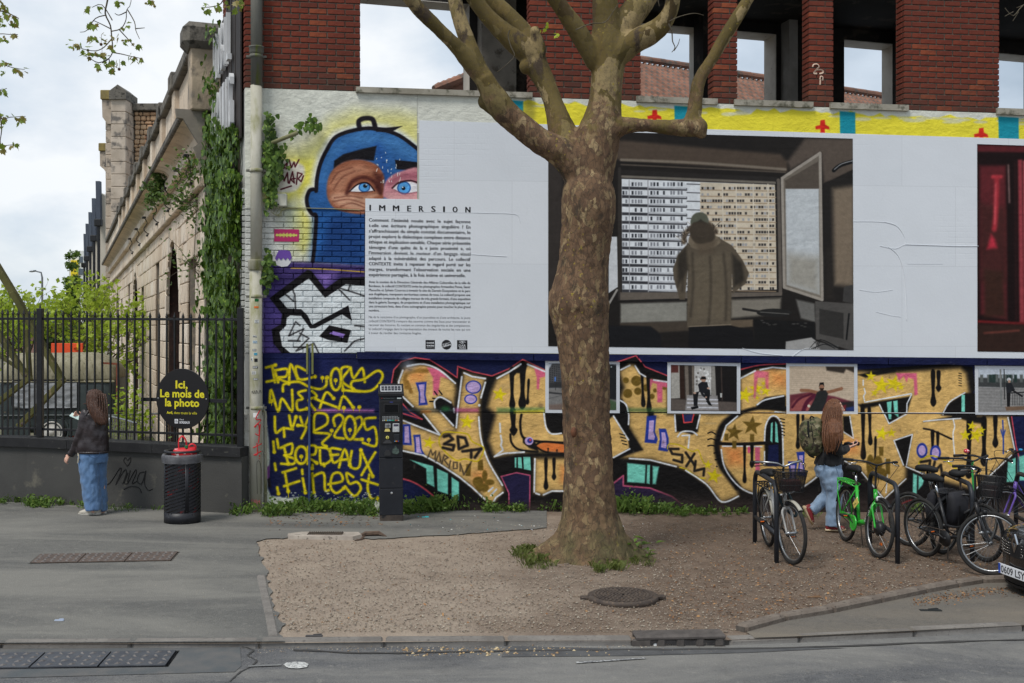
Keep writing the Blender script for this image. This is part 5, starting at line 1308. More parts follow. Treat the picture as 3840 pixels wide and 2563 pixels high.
for q,r in(([(1780,598),(1900,602),(2040,606),(2130,606)],.010),([(1680,490),(1740,510),(1775,560),(1782,600)],.009),([(1660,605),(1730,618),(1765,604),(1785,596)],.007),([(1700,610),(1745,650),(1770,720),(1782,830),(1786,960)],.009),([(1530,488),(1620,488),(1690,492)],.006),([(1560,815),(1640,825),(1720,815)],.005),([(1640,920),(1700,935),(1760,945)],.005),([(1000,1094),(1080,1118),(1200,1130)],.008),([(1240,1134),(1290,1100),(1330,1094)],.008),([(1790,690),(1960,690)],.005)):
 mb.tube(catmull(Wc(q),5),[(r*.45,r)]*len(catmull(q,5)),6)
for q,r in(([(1830,416),(1960,420),(2110,424),(2180,440),(2200,500)],.006),([(1810,742),(1950,752),(2091,760)],.007),([(980,748),(1300,742),(1810,744)],.004),([(980,404),(1300,410),(1830,416)],.004)):
 mb.tube(catmull([tuple(wp_(900+x*.4782,600+y*.4782,.0062)) for x,y in q],5),[(r*.45,r)]*len(catmull(q,5)),6)
tag(mb.build('crease',m_paper,big),kind='stuff')
def line_text(mb,s,x0,y0,x1,y1,cap,bold=0.0,d=.0078,fit=True,spacing=1.0,shear=0.0):
 if bold>0:line_text(mb,s,x0+bold*cap*4,y0,x1+bold*cap*4,y1,cap,0,d+.0004,fit,spacing,shear);bold=0
 """one printed line: base line from (x0,y0) to (x1,y1) px, cap height in px"""
 v,f=text_data(s,1.0,bold,spacing=spacing,shear=shear)
 a,b=wl(x0,y0,d),wl(x1,y1,d);wdt=math.dist(a,b);ca=(wl(x0,y0-cap,d)[1]-a[1])
 lo,hi=v[:,0].min(),v[:,0].max()
 sx_=wdt/(hi-lo);sy_=ca/.70
 dx,dy=(b[0]-a[0])/wdt,(b[1]-a[1])/wdt
 return mb.add([(a[0]+dx*(q[0]-lo)*sx_,-d,a[1]+dy*(q[0]-lo)*sx_+q[1]*sy_) for q in v],f)
m_ink=mat('print_ink',(26,26,30),rough=.6)
vv=lambda x,y:(900+.4782*x,600+.4782*y)
hdg=empty('heading');hdg.parent=big
for ch,xa,xb in(('I',1014,1022),('M',1090,1135),('M',1198,1244),('E',1310,1338),('R',1402,1436),('S',1498,1530),('I',1592,1602),('O',1666,1702),('N',1766,1803)):
 yb=398+(xa-1012)*.0215
 line_text(MB(),ch,*vv(xa,yb),*vv(xb,yb+(xb-xa)*.0215),22,.028).build('letter',m_ink,hdg,fixn=False)
PAR1=["Comment  l’intimité  nouée  avec  le  sujet  façonne","t-elle  une  écriture  photographique  singulière  ?  En","s’affranchissant du simple constat documentaire, le","projet explore la dialectique complexe entre distance","éthique et implication sensible. Chaque série présentée","témoigne  d’une  quête  de  la  «  juste  proximité  »,  où","l’immersion  devient  le  moteur  d’un  langage  visuel","adapté  à  la  vulnérabilité  des  parcours.  Le  collectif","CONTEXTE  invite  à  repenser  le  regard  porté  sur  les","marges,  transformant  l’observation  sociale  en  une","expérience partagée, à la fois intime et universelle."]
PAR2=["Avec le soutien de la Direction Générale des Affaires Culturelles de la ville de","Bordeaux, le collectif CONTEXTE invite les photographes Armandine Penna, Samir","Maouche et Sylvain Courros à investir le site de Darwin Écosystème et le parc","aux Angéliques, marqueurs territoriaux connus de tous. Le collectif propose une","installation composée de collages muraux de très grands formats, d’une exposition","dans la galerie Sauvages, de projections et d’une installation photographique sur","une strvucture bois, dans d’une scénographie pensée pour toucher le plus grand","nombre."]
PAR3=["Né de la rencontre d’un photographe, d’un journaliste et d’une architecte, le jeune","collectif CONTEXTE s’empare des oeuvres comme des lieux pour transcender et","raconter des histoires. En mettant en commun des singularités et des compétences,","le collectif s’engage dans la représentation des travaux de toutes les voix qui ont","à coeur de révéler des contextes fragiles."]
for nm,par,y0,pit,last,cap,bold,rise in(('paragraph',PAR1,484,42.9,1768,12.6,.016,14),('paragraph',PAR2,966,31.9,1092,9.2,.010,9),('paragraph',PAR3,1241,31.2,1424,8.6,-.004,7)):
 pgr=empty(nm);pgr.parent=big
 for i,s in enumerate(par):
  x1=last if i==len(par)-1 else 1806
  ya=y0+pit*i;k=rise*(1-.5*i/len(par))
  tag(line_text(MB(),s,*vv(1010,ya),*vv(x1,ya+k*(x1-1010)/796),cap,bold).build('text_line',m_ink if bold>0 else mat('grey_ink',(70,72,78)),pgr,fixn=False),kind='stuff')
m_wprint=mat('white_print',(222,224,228))
lg=slab('logo',[vv(1455,1413),vv(1528,1414),vv(1528,1484),vv(1455,1483)],.0085,.0064,m_ink,big)
mb=MB();line_text(mb,'cont',*vv(1463,1441),*vv(1521,1442),8,.03,.0095);line_text(mb,'exte',*vv(1463,1463),*vv(1521,1464),8,.03,.0095);line_text(mb,'www.collectifcontexte.org',*vv(1463,1475),*vv(1521,1476),2,0,.0095);mb.build('lettering',m_wprint,lg,fixn=False)
lg=slab('logo',[vv(1619+38*math.cos(t*PI/14),1450+38*math.sin(t*PI/14)) for t in range(28)],.0085,.0064,m_ink,big)
mb=MB();line_text(mb,'Bordeaux',*vv(1588,1455),*vv(1644,1438),6,.0,.0095,shear=.2);line_text(mb,'culture',*vv(1588,1471),*vv(1652,1455),9,.02,.0095);mb.build('lettering',m_wprint,lg,fixn=False)
lg=slab('logo',[vv(1702,1415),vv(1783,1416),vv(1783,1487),vv(1702,1486)],.0085,.0064,m_ink,big)
mb=MB();line_text(mb,'DAR',*vv(1716,1466),*vv(1770,1467),9,.0,.0095);line_text(mb,'WIN',*vv(1718,1484),*vv(1768,1485),8,.0,.0095)
mb.tube([tuple(wp_(*vv(1743+13*math.cos(t*PI/8),1433+8*math.sin(t*PI/8)),.0095)) for t in range(16)],.003,4,closed=True);mb.ball(tuple(wp_(*vv(1743,1433),.0095)),.008,6,4)
for t in range(7):a=PI+t*PI/6;mb.tube([tuple(wp_(*vv(1743+18*math.cos(a),1432+13*math.sin(a)),.0095)),tuple(wp_(*vv(1743+26*math.cos(a),1432+17*math.sin(a)),.0095))],.003,4)
mb.build('lettering',m_wprint,lg,fixn=False)
for q,quad,fn,lb in((Q1,[(2045,1349),(2324,1353),(2324,1552),(2045,1551)],photo_street,'white bordered print of a grey street, half hidden by the tree trunk'),(Q2,[(2503,1358),(2777,1362),(2776,1557),(2503,1554)],photo_doorway,'white bordered print of a figure in black sitting on a doorstep'),(Q3,[(2948,1362),(3215,1364),(3217,1557),(2950,1556)],photo_couch,'white bordered print of a lounging man with outstretched arms on red cloths'),(Q4,[(3656,1372),(4000,1375),(4000,1561),(3658,1560)],photo_plaza,'white bordered print of a paved square with a figure at a railing')):
 o=slab('small_poster',quad,.006,.0005,M_.setdefault('pp2',paper_mat('print_border',(214,217,222))),None)
 o.location=(0,WY,0);o.rotation_euler=(0,0,PSI);tag(o,lb,'poster','small photo prints along the mural')
 slab('photograph',q,.009,.0064,paint_mat(fn(),root_b,.5,.25,60,.006,paper=True),o)
# dwarf wall with railings
C0,C1,C2=G(-900,1862),G(100,1886),G(906,1929)
def segp(a,b,px):
 q=(px-CX)/F
 dx,dy=b.x-a.x,b.y-a.y
 t=(q*a.y-a.x)/(dx-q*dy)
 return Vector((a.x+dx*t,a.y+dy*t,0))
def at(a,b,px,py):
 p=segp(a,b,px);p.z=H+(HY-py)/F*p.y;return p
def nrm_(a,b):
 d=(b-a);d.z=0;d.normalize();return Vector((-d.y,d.x,0))
def wallseg(name,a,b,za,zb,d0,d1,m,parent,ext=(0,0)):
 """za/zb = (bottom, top) heights at both ends; d0..d1 depth behind the face"""
 n=nrm_(a,b);t=(b-a);t.z=0;t.normalize()
 a2,b2=a-t*ext[0],b+t*ext[1]
 v=[]
 for d in(d0,d1):
  for p,zz_ in((a2,za),(b2,zb)):
   for z in zz_:q=p+n*d;v.append((q.x,q.y,z))
 return MB().add(v,[(0,2,3,1),(4,5,7,6),(0,1,5,4),(2,6,7,3),(1,3,7,5),(0,4,6,2)]).build(name,m,parent)
m_gwall=pm('grey_wall_paint',(78,77,74),(69,68,66),sc=1.6,rough=.85,bump=.35,bsc=60,c3=(104,100,90),sc3=4,t3=(.6,.72))
m_cope=pm('black_coping',(32,32,34),(42,42,43),sc=5,rough=.85,bump=.35,bsc=60,c3=(96,94,86),sc3=18,t3=(.62,.7))
zt=lambda p,py:H+(HY-py)/F*p.y
dw=empty('dwarf_wall',label='low grey painted wall with black coping, scrawled with nina',cat='wall')
z1,z2,z0=zt(C1,1643),zt(C2,1680),zt(C1,1643)+.02
CH=.125
wallseg('wall_face',C1,C2,(-.6,z1-CH),(-.6,z2-CH),0,.30,m_gwall,dw)
wallseg('wall_face',C0,C1,(-.6,z0-CH),(-.6,z1-CH),0,.30,m_gwall,dw,(0,-.0))
for k in range(5):
 f0,f1=k/5,(k+1)/5
 a,b=C1.lerp(C2,f0),C1.lerp(C2,f1)
 wallseg('coping',a,b,(z1+(z2-z1)*f0-CH+.002,z1+(z2-z1)*f0),(z1+(z2-z1)*f1-CH+.002,z1+(z2-z1)*f1),-.045,.345,m_cope,dw,(0 if k==0 else-.003,-.003 if k<4 else.0))
for k in range(4):
 f0,f1=k/4,(k+1)/4
 a,b=C0.lerp(C1,f0),C0.lerp(C1,f1)
 wallseg('coping',a,b,(z0-CH+.002,z0),(z0+(z1-z0)*(k==3)-CH+.002,z0+(z1-z0)*(k==3)),-.045,.345,m_cope,dw,(0,-.003 if k<3 else 0))
S2=lambda q:[at(C1,C2,x*.7017,900+y*.7017)+nrm_(C1,C2)*.001 for x,y in q]
mb=MB()
for q in([(560,1310),(590,1296),(640,1222),(646,1240),(618,1308),(664,1232),(676,1246),(655,1306)],[(684,1246),(664,1300),(686,1302)],[(696,1232),(682,1302),(722,1232),(728,1248),(706,1302),(730,1290)],[(776,1240),(746,1248),(734,1290),(758,1302),(780,1232),(772,1300),(792,1338),(815,1332)],[(680,1210),(662,1182),(670,1165),(682,1178),(697,1164),(697,1186),(681,1210)],[(662,1334),(700,1318),(742,1326),(757,1354)]):
 pts=catmull(S2(q),5);mb.tube(pts,.0085,5)
mb.build('name_tag',mat('spray_black',(32,31,31),rough=.8),dw)
m_rail=pm('black_rail_paint',(24,24,26),(34,34,36),sc=20,rough=.45,bump=.15,bsc=90)
fn=empty('fence',label='black spiked iron railings standing on the low grey wall',cat='fence')
nF=nrm_(C1,C2)*.15
pa=segp(C1,C2,126);pb_=segp(C1,C2,884)
pa,pb_=pa+nF,pb_+nF
zz1=lambda p,py:H+(HY-py)/F*p.y
def bar_mesh(h,r=.0105,tip=.085):
 return MB().add([(-r,-r,0),(r,-r,0),(r,r,0),(-r,r,0),(-r,-r,h-tip),(r,-r,h-tip),(r,r,h-tip),(-r,r,h-tip),(-r*1.5,-r*1.5,h-tip+.012),(r*1.5,-r*1.5,h-tip+.012),(r*1.5,r*1.5,h-tip+.012),(-r*1.5,r*1.5,h-tip+.012),(0,0,h)],[(3,2,1,0)]+[(a+i,a+(i+1)%4,a+4+(i+1)%4,a+4+i) for a in(0,4) for i in range(4)]+[(8+i,8+(i+1)%4,12) for i in range(4)]).mesh('bar')
zta,ztb=zz1(pa,1161),zz1(pb_,1164)
zba,zbb=zz1(pa,1636),zz1(pb_,1668)
bh=zta-zba
bm_=bar_mesh(bh);bm_.materials.append(m_rail)
ang=math.atan2(pb_.y-pa.y,pb_.x-pa.x)
for i in range(1,25):
 t=i/25;p=pa.lerp(pb_,t)
 o=bpy.data.objects.new('bar',bm_);COL.objects.link(o);o.parent=fn
 o.location=(p.x,p.y,zba+(zbb-zba)*t);o.rotation_euler=(rng.normal()*.003,rng.normal()*.003,ang)
def frail(a,b,ya,yb,h=.034,dpt=.016):
 p,q=a.copy(),b.copy();p.z=zz1(a,ya);q.z=zz1(b,yb)
 d=(q-p);l=d.length;c=(p+q)/2
 M=Matrix.Translation(c)@d.to_track_quat('X','Z').to_matrix().to_4x4()
 MB().bbox((0,0,0),(l,dpt,h),.003,M).build('rail',m_rail,fn)
frail(pa,pb_,1196,1199);frail(pa,pb_,1610,1634)
for p,z_t,z_b in((pa,zz1(pa,1157),z1),(pb_,zz1(pb_,1155),z2)):
 MB().bbox((p.x,p.y,(z_t+z_b)/2),(.082,.082,z_t-z_b),.006).add([(p.x-.012,p.y-.012,z_t),(p.x+.012,p.y-.012,z_t),(p.x+.012,p.y+.012,z_t),(p.x-.012,p.y+.012,z_t),(p.x,p.y,z_t+.09)],[(0,1,4),(1,2,4),(2,3,4),(3,0,4)]).build('post',m_rail,fn)
n0=nrm_(C0,C1)*.15
pc=C1+n0;t0=(C0-C1);t0.z=0;t0.normalize()
for i in range(1,26):
 p=pa+t0*(.077*i)
 o=bpy.data.objects.new('bar',bm_);COL.objects.link(o);o.parent=fn
 o.location=(p.x,p.y,zba+.012);o.rotation_euler=(0,0,math.atan2(-t0.y,-t0.x))
pe=pa+t0*2.0
for h0 in(zz1(pa,1196),zz1(pa,1607)):
 d=pa-pe;M=Matrix.Translation(((pa.x+pe.x)/2,(pa.y+pe.y)/2,h0))@Matrix.Rotation(math.atan2(d.y,d.x),4,'Z')
 MB().bbox((0,0,0),(d.length,.016,.034),.003,M).build('rail',m_rail,fn)
sc0=at(C1,C2,670,1498);nn=nrm_(C1,C2)
sg=empty('round_sign',(sc0+nn*.105),math.atan2(C2.y-C1.y,C2.x-C1.x)-.10,'round black sign with yellow lettering announcing the photo month, fixed to railings','sign')
R=113.5*sg.location.y/F
MB().lathe([(R-.004,-.006),(R,-.003),(R,.003),(R-.004,.006)],56,Matrix.Rotation(PI/2,4,'X')).build('disc',mat('sign_black',(26,24,25),rough=.5),sg)
for sx in(-1,1):
 MB().bbox((sx*(R+.10),.02,-.02),(.32,.008,.05),.002).build('strap',m_rail,sg)
 MB().lathe([(.012,0),(.012,.006),(.006,.009)],10,Matrix.Translation((sx*(R-.035),-.0062,.0))@Matrix.Rotation(PI/2,4,'X')).build('bolt',mat('steel',(150,150,152),rough=.35,metal=.9),sg)
def sign_line(mb,s,xc,yb,wdt,cap,bold,y=-.0078):
 v,f=text_data(s,1.0,bold)
 lo,hi=v[:,0].min(),v[:,0].max();sx_=wdt/(hi-lo)
 return mb.add([((q[0]-(lo+hi)/2)*sx_+xc,y,yb+q[1]*cap/.70) for q in v],f)
m_yel=mat('sign_yellow',(214,202,40),rough=.5);m_wht=mat('sign_white',(225,225,228),rough=.5)
mb=MB();sign_line(mb,'Ici,',-.02*R,.35*R,.46*R,.25*R,.03);sign_line(mb,'Le mois de',.0,.05*R,1.68*R,.25*R,.03);sign_line(mb,'la photo',0,-.25*R,1.30*R,.25*R,.03);mb.build('title',m_yel,sg,fixn=False)
mb=MB();sign_line(mb,'Avril,',-.47*R,-.505*R,.235*R,.085*R,.03);sign_line(mb,'dans toute la ville',.125*R,-.505*R,.87*R,.085*R,0);mb.build('subtitle',m_yel,sg,fixn=False)
mb=MB();sign_line(mb,'BORDEAUX',.10*R,-.815*R,.39*R,.075*R,.02);sign_line(mb,'Ville de',-.02*R,-.71*R,.17*R,.05*R,0);mb.build('lettering',m_wht,sg,fixn=False)
lgo=MB().box((-.22*R,-.0074,-.745*R),(.125*R,.001,.14*R)).build('emblem',m_wht,sg)
mb=MB()
for k in range(3):
 a=PI/2+k*2*PI/3;mb.torus((-.22*R+.024*R*math.cos(a),-.0084,-.745*R+.024*R*math.sin(a)),.022*R,.006*R,14,4,rz=.0006)
mb.build('emblem_knot',m_ink,lgo)
# yard behind the railings
YZ=-.22
yd=MB().add([(-400,17.05,YZ),(C1.x+.1,C1.y+.34,YZ),(C2.x+.1,C2.y+.32,YZ),(-2.0,17,YZ),(5,40,YZ),(60,120,YZ),(900,1500,YZ),(-1500,1500,YZ)],[tuple(range(8))]).build('yard',m_yard)
tag(yd,kind='structure')
def leafcloud(centers,n,size,up=.3,fold=.3,rnd=random.Random(3),shape='oval',hang=False):
 """loose leaves: V of verts, quads; centers = list of (point, radius)"""
 V,Fq=[],[]
 for i in range(n):
  c,r=centers[i%len(centers)]
  p=Vector(c)+Vector((rnd.gauss(0,1),rnd.gauss(0,1),rnd.gauss(0,1)))*r
  d=Vector((rnd.gauss(0,1),rnd.gauss(0,1),rnd.gauss(0,.5)+(-.9 if hang else up))).normalized()
  sd=d.cross(Vector((rnd.gauss(0,1),rnd.gauss(0,1),rnd.gauss(0,1)))).normalized()
  nm=d.cross(sd)
  s=size*(.6+rnd.random()*.8);b=len(V)
  V+=[p,p+d*s*.45+sd*s*.36+nm*s*fold*.3,p+d*s,p+d*s*.45-sd*s*.36+nm*s*fold*.3]
  Fq.append((b,b+1,b+2,b+3))
 return V,Fq
def leafmat(name,c1,c2,c3=None,tr=.35):
 s=NT(name);v=s.coord('Object')
 col=s.mix(s.ramp(s.noise(5,4,.6,v),.35,.65),L(c1),L(c2))
 if c3:col=s.mix(s.ramp(s.noise(22,3,.6,v),.55,.7),col,L(c3))
 s.l(col,s.b.inputs['Base Color']);s.b.inputs['Roughness'].default_value=.5;s.b.inputs['Specular IOR Level'].default_value=.35
 tl=s.n('ShaderNodeBsdfTranslucent');s.l(col,tl.inputs[0])
 m=s.n('ShaderNodeMixShader',_Fac=tr);s.l(s.b.outputs[0],m.inputs[1]);s.l(tl.outputs[0],m.inputs[2])
 s.l(m.outputs[0],s.t.nodes['Material Output'].inputs[0])
 return s.m
m_fig=leafmat('fig_leaf',(176,196,66),(134,160,50),(206,214,100),.5)
m_dkleaf=leafmat('dark_leaf',(92,116,56),(68,94,44),(124,146,70))
m_ivy=leafmat('ivy_leaf',(92,122,42),(44,68,26),(152,176,70),.25)
m_twig=pm('twig_bark',(74,66,54),(96,88,72),sc=12,rough=.9)
m_weed=leafmat('weed_leaf',(104,132,58),(76,102,44),(146,158,80))
def np_leaves(name,V,Fq,m,parent=None):
 return np_mesh(name,[tuple(p) for p in V],Fq,m,parent)
fb=empty('fig_tree',P(215,1560,32.0),0,'spreading bush with fresh lime green leaves behind the grey van','tree')
o=Vector(fb.location);o.z=YZ;fb.location=o
br=MB();tips=[]
rr=random.Random(11)
def grow(p,d,l,r,lev):
 pts,rs=[p],[r]
 for k in range(4):
  d=(d+Vector((rr.gauss(0,.16),rr.gauss(0,.16),rr.gauss(0,.1)+.05))).normalized();p=p+d*l/4;pts.append(p);rs.append(r*(1-.13*(k+1)))
 br.tube(pts,rs,5)
 if lev>=2:tips.append((p,.11));tips.append((pts[2],.1))
 if lev<4:
  for k in range(3 if lev<3 else 2):
   nd_=(d+Vector((rr.gauss(0,.75),rr.gauss(0,.75),rr.gauss(0,.4)+.1))).normalized()
   grow(pts[-1-(k%2)],nd_,l*.66,r*.58,lev+1)
for k in range(9):
 a=2*PI*k/9
 grow(Vector((math.cos(a)*.3+.1,math.sin(a)*.25,0)),Vector((math.cos(a)*.75,math.sin(a)*.5,.95)),1.86,.05,0)
br.build('branches',m_twig,fb)
tips=[t for t in tips if t[0].z>.5]
V,Fq=leafcloud(tips,4000,.15,.35)
tag(np_leaves('foliage',V,Fq,m_fig,fb),kind='stuff')
def bush(name,base,w,h,n,sz,m,label,cat='shrub',dpt=.4,seed=1,group=None):
 r=random.Random(seed);e=empty(name,base,0,label,cat,group)
 mb=MB();cs=[]
 for k in range(14):
  a=r.random()*2*PI;t=Vector((math.cos(a)*w*r.random(),math.sin(a)*dpt*r.random(),h*(.45+.55*r.random())))
  mb.tube([(t.x*.15,t.y*.15,0),(t.x*.6,t.y*.6,t.z*.55),tuple(t)],[.012,.008,.003],4)
  for f in(.4,.7,1):cs.append((t*f,w*.2))
 mb.build('stems',m_twig,e)
 V,Fq=leafcloud(cs,n,sz,.2,rnd=r);V=[Vector((p.x,p.y,max(p.z,.01))) for p in V]
 tag(np_leaves('foliage',V,Fq,m,e),kind='stuff');return e
def yp(px,Y):p=P(px,1500,Y);return(p.x,p.y,YZ)
bush('shrub',yp(470,23),.55,1.55,900,.09,m_fig,'loose light green shrub beside the steel crowd barriers',seed=4)
bush('shrub',yp(840,17.6),.25,1.2,500,.08,m_ivy,'dark leafy shrub at the foot of the ivy behind the railing end',seed=5)
bush('shrub',yp(560,21),.9,.42,900,.07,m_weed,'low weedy growth under the round sign behind the wall',seed=6,dpt=.8)
m_van=pm('van_grey_paint',(58,66,66),(48,56,56),sc=3,rough=.45,bump=.1,bsc=20,c3=(92,84,72),sc3=9,t3=(.66,.72))
m_cream=pm('weathered_cream_roof',(150,145,124),(126,121,98),sc=3,rough=.85,c3=(92,90,70),sc3=7,t3=(.56,.68),scale=(3,3,1))
VY=27.2
vb=P(212,1500,VY);van=empty('vintage_van',(vb.x,VY,YZ),.12,'old grey van with cream ribbed roof and sheet-covered window behind the fence','van')
hw=1.33
mb=MB()
rings=[]
for i,(x,k) in enumerate(((-hw,.9),(-hw+.06,.97),(-hw+.2,1),(hw-.25,1),(hw-.08,.97),(hw,.9))):
 rings.append(((x,.85,.98*1.0),(0,.88*k,0),(0,0,.68*k),.28))
mb.loft(rings,28);mb.build('body',m_van,van,True)
mb=MB();rings=[]
for i in range(44):
 t=i/43;x=-hw+.03+t*(2*hw-.05)
 e_=1.0
 if t>.72:e_=math.sqrt(max(.02,1-((t-.72)/.285)**2))
 if t<.1:e_=math.sqrt(max(.05,1-((.1-t)/.105)**2))
 rib=.014*(i%2) if t>.5 else 0
 rings.append(((x,.85,1.62),(0,.9*(.86+.14*e_)+rib,0),(0,0,.60*e_+rib),.62))
mb.loft(rings,26)
mb.v=[(x,y,max(z,1.56)) for x,y,z in mb.v]
mb.build('roof',m_cream,van,True)
MB().bbox((0,-.02,1.545),(2*hw+.04,.06,.05),.02).build('gutter',m_cream,van)
rr2=lambda w,h,r,n=5:[(sx*(w/2-r)+r*math.cos(a),sy*(h/2-r)+r*math.sin(a)) for sx,sy,a0 in((1,1,0),(-1,1,PI/2),(-1,-1,PI),(1,-1,3*PI/2)) for a in[a0+PI/2*k/n for k in range(n+1)]]
win=MB().prism([(u-.25,v+1.24) for u,v in rr2(1.56,.72,.16)],-.045,-.01).build('window_surround',mat('rubber',(24,25,26),rough=.6),van)
vs=[];nx_,ny_=40,16
for j in range(ny_+1):
 for i in range(nx_+1):
  u,v=-.25+(i/nx_-.5)*1.46,1.22+(j/ny_-.5)*.6
  vs.append((u,-.055-.03*abs(mnoise.noise(Vector((u*2.2,v*13,0))))-.02*mnoise.noise(Vector((u*6,v*30,4))),v))
np_mesh('plastic_sheet',vs,[(j*(nx_+1)+i,j*(nx_+1)+i+1,(j+1)*(nx_+1)+i+1,(j+1)*(nx_+1)+i) for j in range(ny_) for i in range(nx_)],pm('grey_plastic_sheet',(150,152,154),(112,116,120),sc=7,rough=.3,c3=(190,192,194),sc3=14,scale=(.5,1,3)),win,True)
MB().bbox((0,-.045,.74),(2*hw-.1,.05,.05),.018).build('belt_rail',m_van,van)
for k in range(3):MB().bbox((-.9+k*.75,-.036,.45),(.6,.012,.4),.008).build('side_panel',m_van,van)
wx=-.1
whl=MB().torus((wx,.05,.34),.28,.072,28,10).build('wheel',mat('tyre_rubber',(30,30,31),(40,39,38),sc=18,rough=.85),van,True)
MB().lathe([(.265,0),(.265,.02),(.24,.035),(.225,.015),(.17,.03),(.1,.035),(.07,.06),(.05,.075),(.001,.08)],28,Matrix.Translation((wx,-.02,.34))@Matrix.Rotation(PI/2,4,'X')).build('hubcap',mat('white_hub',(206,204,198),(176,172,164),sc=6,rough=.5),whl,True)
MB().torus((wx,-.02,.36),.385,.03,28,6).build('wheel_arch',m_van,van,True)
ob=empty('orange_board',P(252,1400,29.2)*1.0,0,'orange hoarding panel with a small yellow notice behind the van roof','board')
bx=P(193,1290,29.2),P(311,1440,29.2);ob.location=(P(252,0,29.2).x,29.2,YZ)
zt_=P(252,1288,29.2).z-YZ;wd_=(bx[1]-bx[0]).x
MB().bbox((0,0,zt_/2),(wd_,.05,zt_),.008).build('panel',mat('orange_paint',(228,84,40),(214,76,38),sc=3,rough=.6),ob)
MB().box((wd_*.36,-.028,zt_-.09),(.075,.004,.16)).build('notice',mat('notice_yellow',(222,180,50)),ob)
m_moss=pm('mossy_timber',(92,90,52),(74,76,40),sc=5,rough=.9,bump=.5,bsc=30,c3=(122,112,84),sc3=9,t3=(.6,.68),scale=(1,1,.5))
tm=empty('timber_brace',(0,0,0),0,'mossy timber struts bolted in a tilted brace behind the railings','timber brace')
TY=22.0
def beam(a,b,w=.13,dpt=.10,Y0=TY,Y1=TY):
 p,q=P(a[0],a[1],Y0),P(b[0],b[1],Y1);d=q-p;l=d.length
 M=Matrix.Translation((p+q)/2)@d.to_track_quat('X','Y').to_matrix().to_4x4()
 MB().bbox((0,0,0),(l+.04,dpt,w),.008,M).build('beam',m_moss,tm)
beam((-30,968),(80,1150),.15,.12,TY+.1,TY+.1);beam((50,1100),(232,1424),.17);beam((236,1428),(72,1598),.13,.1,TY-.14,TY-.14);beam((-60,1170),(100,1412),.13,.1,TY+.3,TY+.3);beam((112,1418),(-60,1550),.13,.1,TY+.15,TY+.15);beam((-40,1310),(70,1382),.07,.06,TY+.4,TY+.4);beam((100,1240),(112,1420),.09,.08,TY+.45,TY+.45)
for q in((236,1424),(96,1410),(85,1590)):
 c=P(*q,TY-.22);MB().lathe([(.03,0),(.03,.03),(.015,.04)],8,Matrix.Translation(c)@Matrix.Rotation(PI/2,4,'X')).build('bolt',m_iron,tm)
rf=empty('rusty_frame',(0,0,0),0,'thin rust brown steel frame standing among the bushes','frame')
m_rust=pm('rusty_steel',(130,74,52),(104,60,46),sc=9,rough=.9)
RYY=25
for a,b in(((440,1366),(440,1640)),((380,1362),(443,1366))):
 p,q=P(*a,RYY),P(*b,RYY);MB().tube([p,q],.03,4).build('bar',m_rust,rf)
m_galv=pm('galvanised_steel',(150,154,158),(126,130,134),sc=8,rough=.4,metal=.75)
def barrier(loc,rz,tilt=0.0,label='',w=2.0):
 e=empty('crowd_barrier',loc,rz,label,'barrier','steel crowd barriers in the yard');e.rotation_euler=(tilt,0,rz)
 MB().tube(catmull([(-w/2,0,0),(-w/2,0,.95),(-w/2+.08,0,1.05),(w/2-.08,0,1.05),(w/2,0,.95),(w/2,0,0)],3),.019,8).build('frame',m_galv,e,True)
 MB().tube([(-w/2,0,.18),(w/2,0,.18)],.014,6).build('lower_rail',m_galv,e,True)
 for k in range(15):
  x=-w/2+w*(k+1)/16
  MB().tube([(x,0,.18),(x,0,1.05)],.008,5).build('upright',m_galv,e)
 for sx in(-1,1):MB().tube([(sx*w*.32,-.25,.0),(sx*w*.32,0,.16),(sx*w*.32,.25,0)],.012,5).build('foot',m_galv,e)
p=P(470,1600,22);barrier((p.x,22.0,YZ),-1.0,.06,'crowd barrier slanting away beside the woman in leather')
p=P(520,1600,23);barrier((p.x,23.4,YZ),.5,.1,'crowd barrier leaning in front of the stone arch')
p=P(760,1600,17.6);barrier((p.x-.1,18.0,YZ+.32),.35,-1.0,'crowd barrier lying tilted below the round sign',1.5)
o=MB().bbox((0,0,0),(.3,.22,.3),.004).build('white_box',mat('carton_white',(206,206,202),(190,190,186),sc=5));p=P(768,1660,17.2);o.location=(p.x,17.2,.42);tag(o,'white paper carton stood behind the coping near the railing end','box')
# old stone warehouse
m_stone=NT('limestone');v_=m_stone.coord('Object');oi=m_stone.n('ShaderNodeObjectInfo')
geo=m_stone.n('ShaderNodeNewGeometry');wn=m_stone.n('ShaderNodeTexWhiteNoise',noise_dimensions='1D')
ad=m_stone.n('ShaderNodeMath',operation='ADD');m_stone.l(geo.outputs['Random Per Island'],ad.inputs[0]);m_stone.l(oi.outputs['Random'],ad.inputs[1]);m_stone.l(ad.outputs[0],wn.inputs['W'])
cr=m_stone.n('ShaderNodeValToRGB');cr.color_ramp.elements[0].color=L((214,197,176));cr.color_ramp.elements[1].color=L((228,216,200))
for t,cc in((.25,(206,188,166)),(.5,(222,208,190)),(.75,(196,178,156))):e=cr.color_ramp.elements.new(t);e.color=L(cc)
m_stone.l(wn.outputs[0],cr.inputs[0])
col=m_stone.mix(m_stone.ramp(m_stone.noise(2.2,8,.7,m_stone.coord('Object',(1,1,.5))),.5,.72),cr.outputs[0],L((150,136,122)))
col=m_stone.mix(m_stone.ramp(m_stone.noise(7,8,.75,v_),.60,.72),col,L((150,138,126)))
m_stone.l(col,m_stone.b.inputs['Base Color']);m_stone.b.inputs['Roughness'].default_value=.92;m_stone.b.inputs['Specular IOR Level'].default_value=.2
m_stone.l(m_stone.bump(m_stone.noise(16,9,.75,v_),.6,.04),m_stone.b.inputs['Normal']);m_stone=m_stone.m
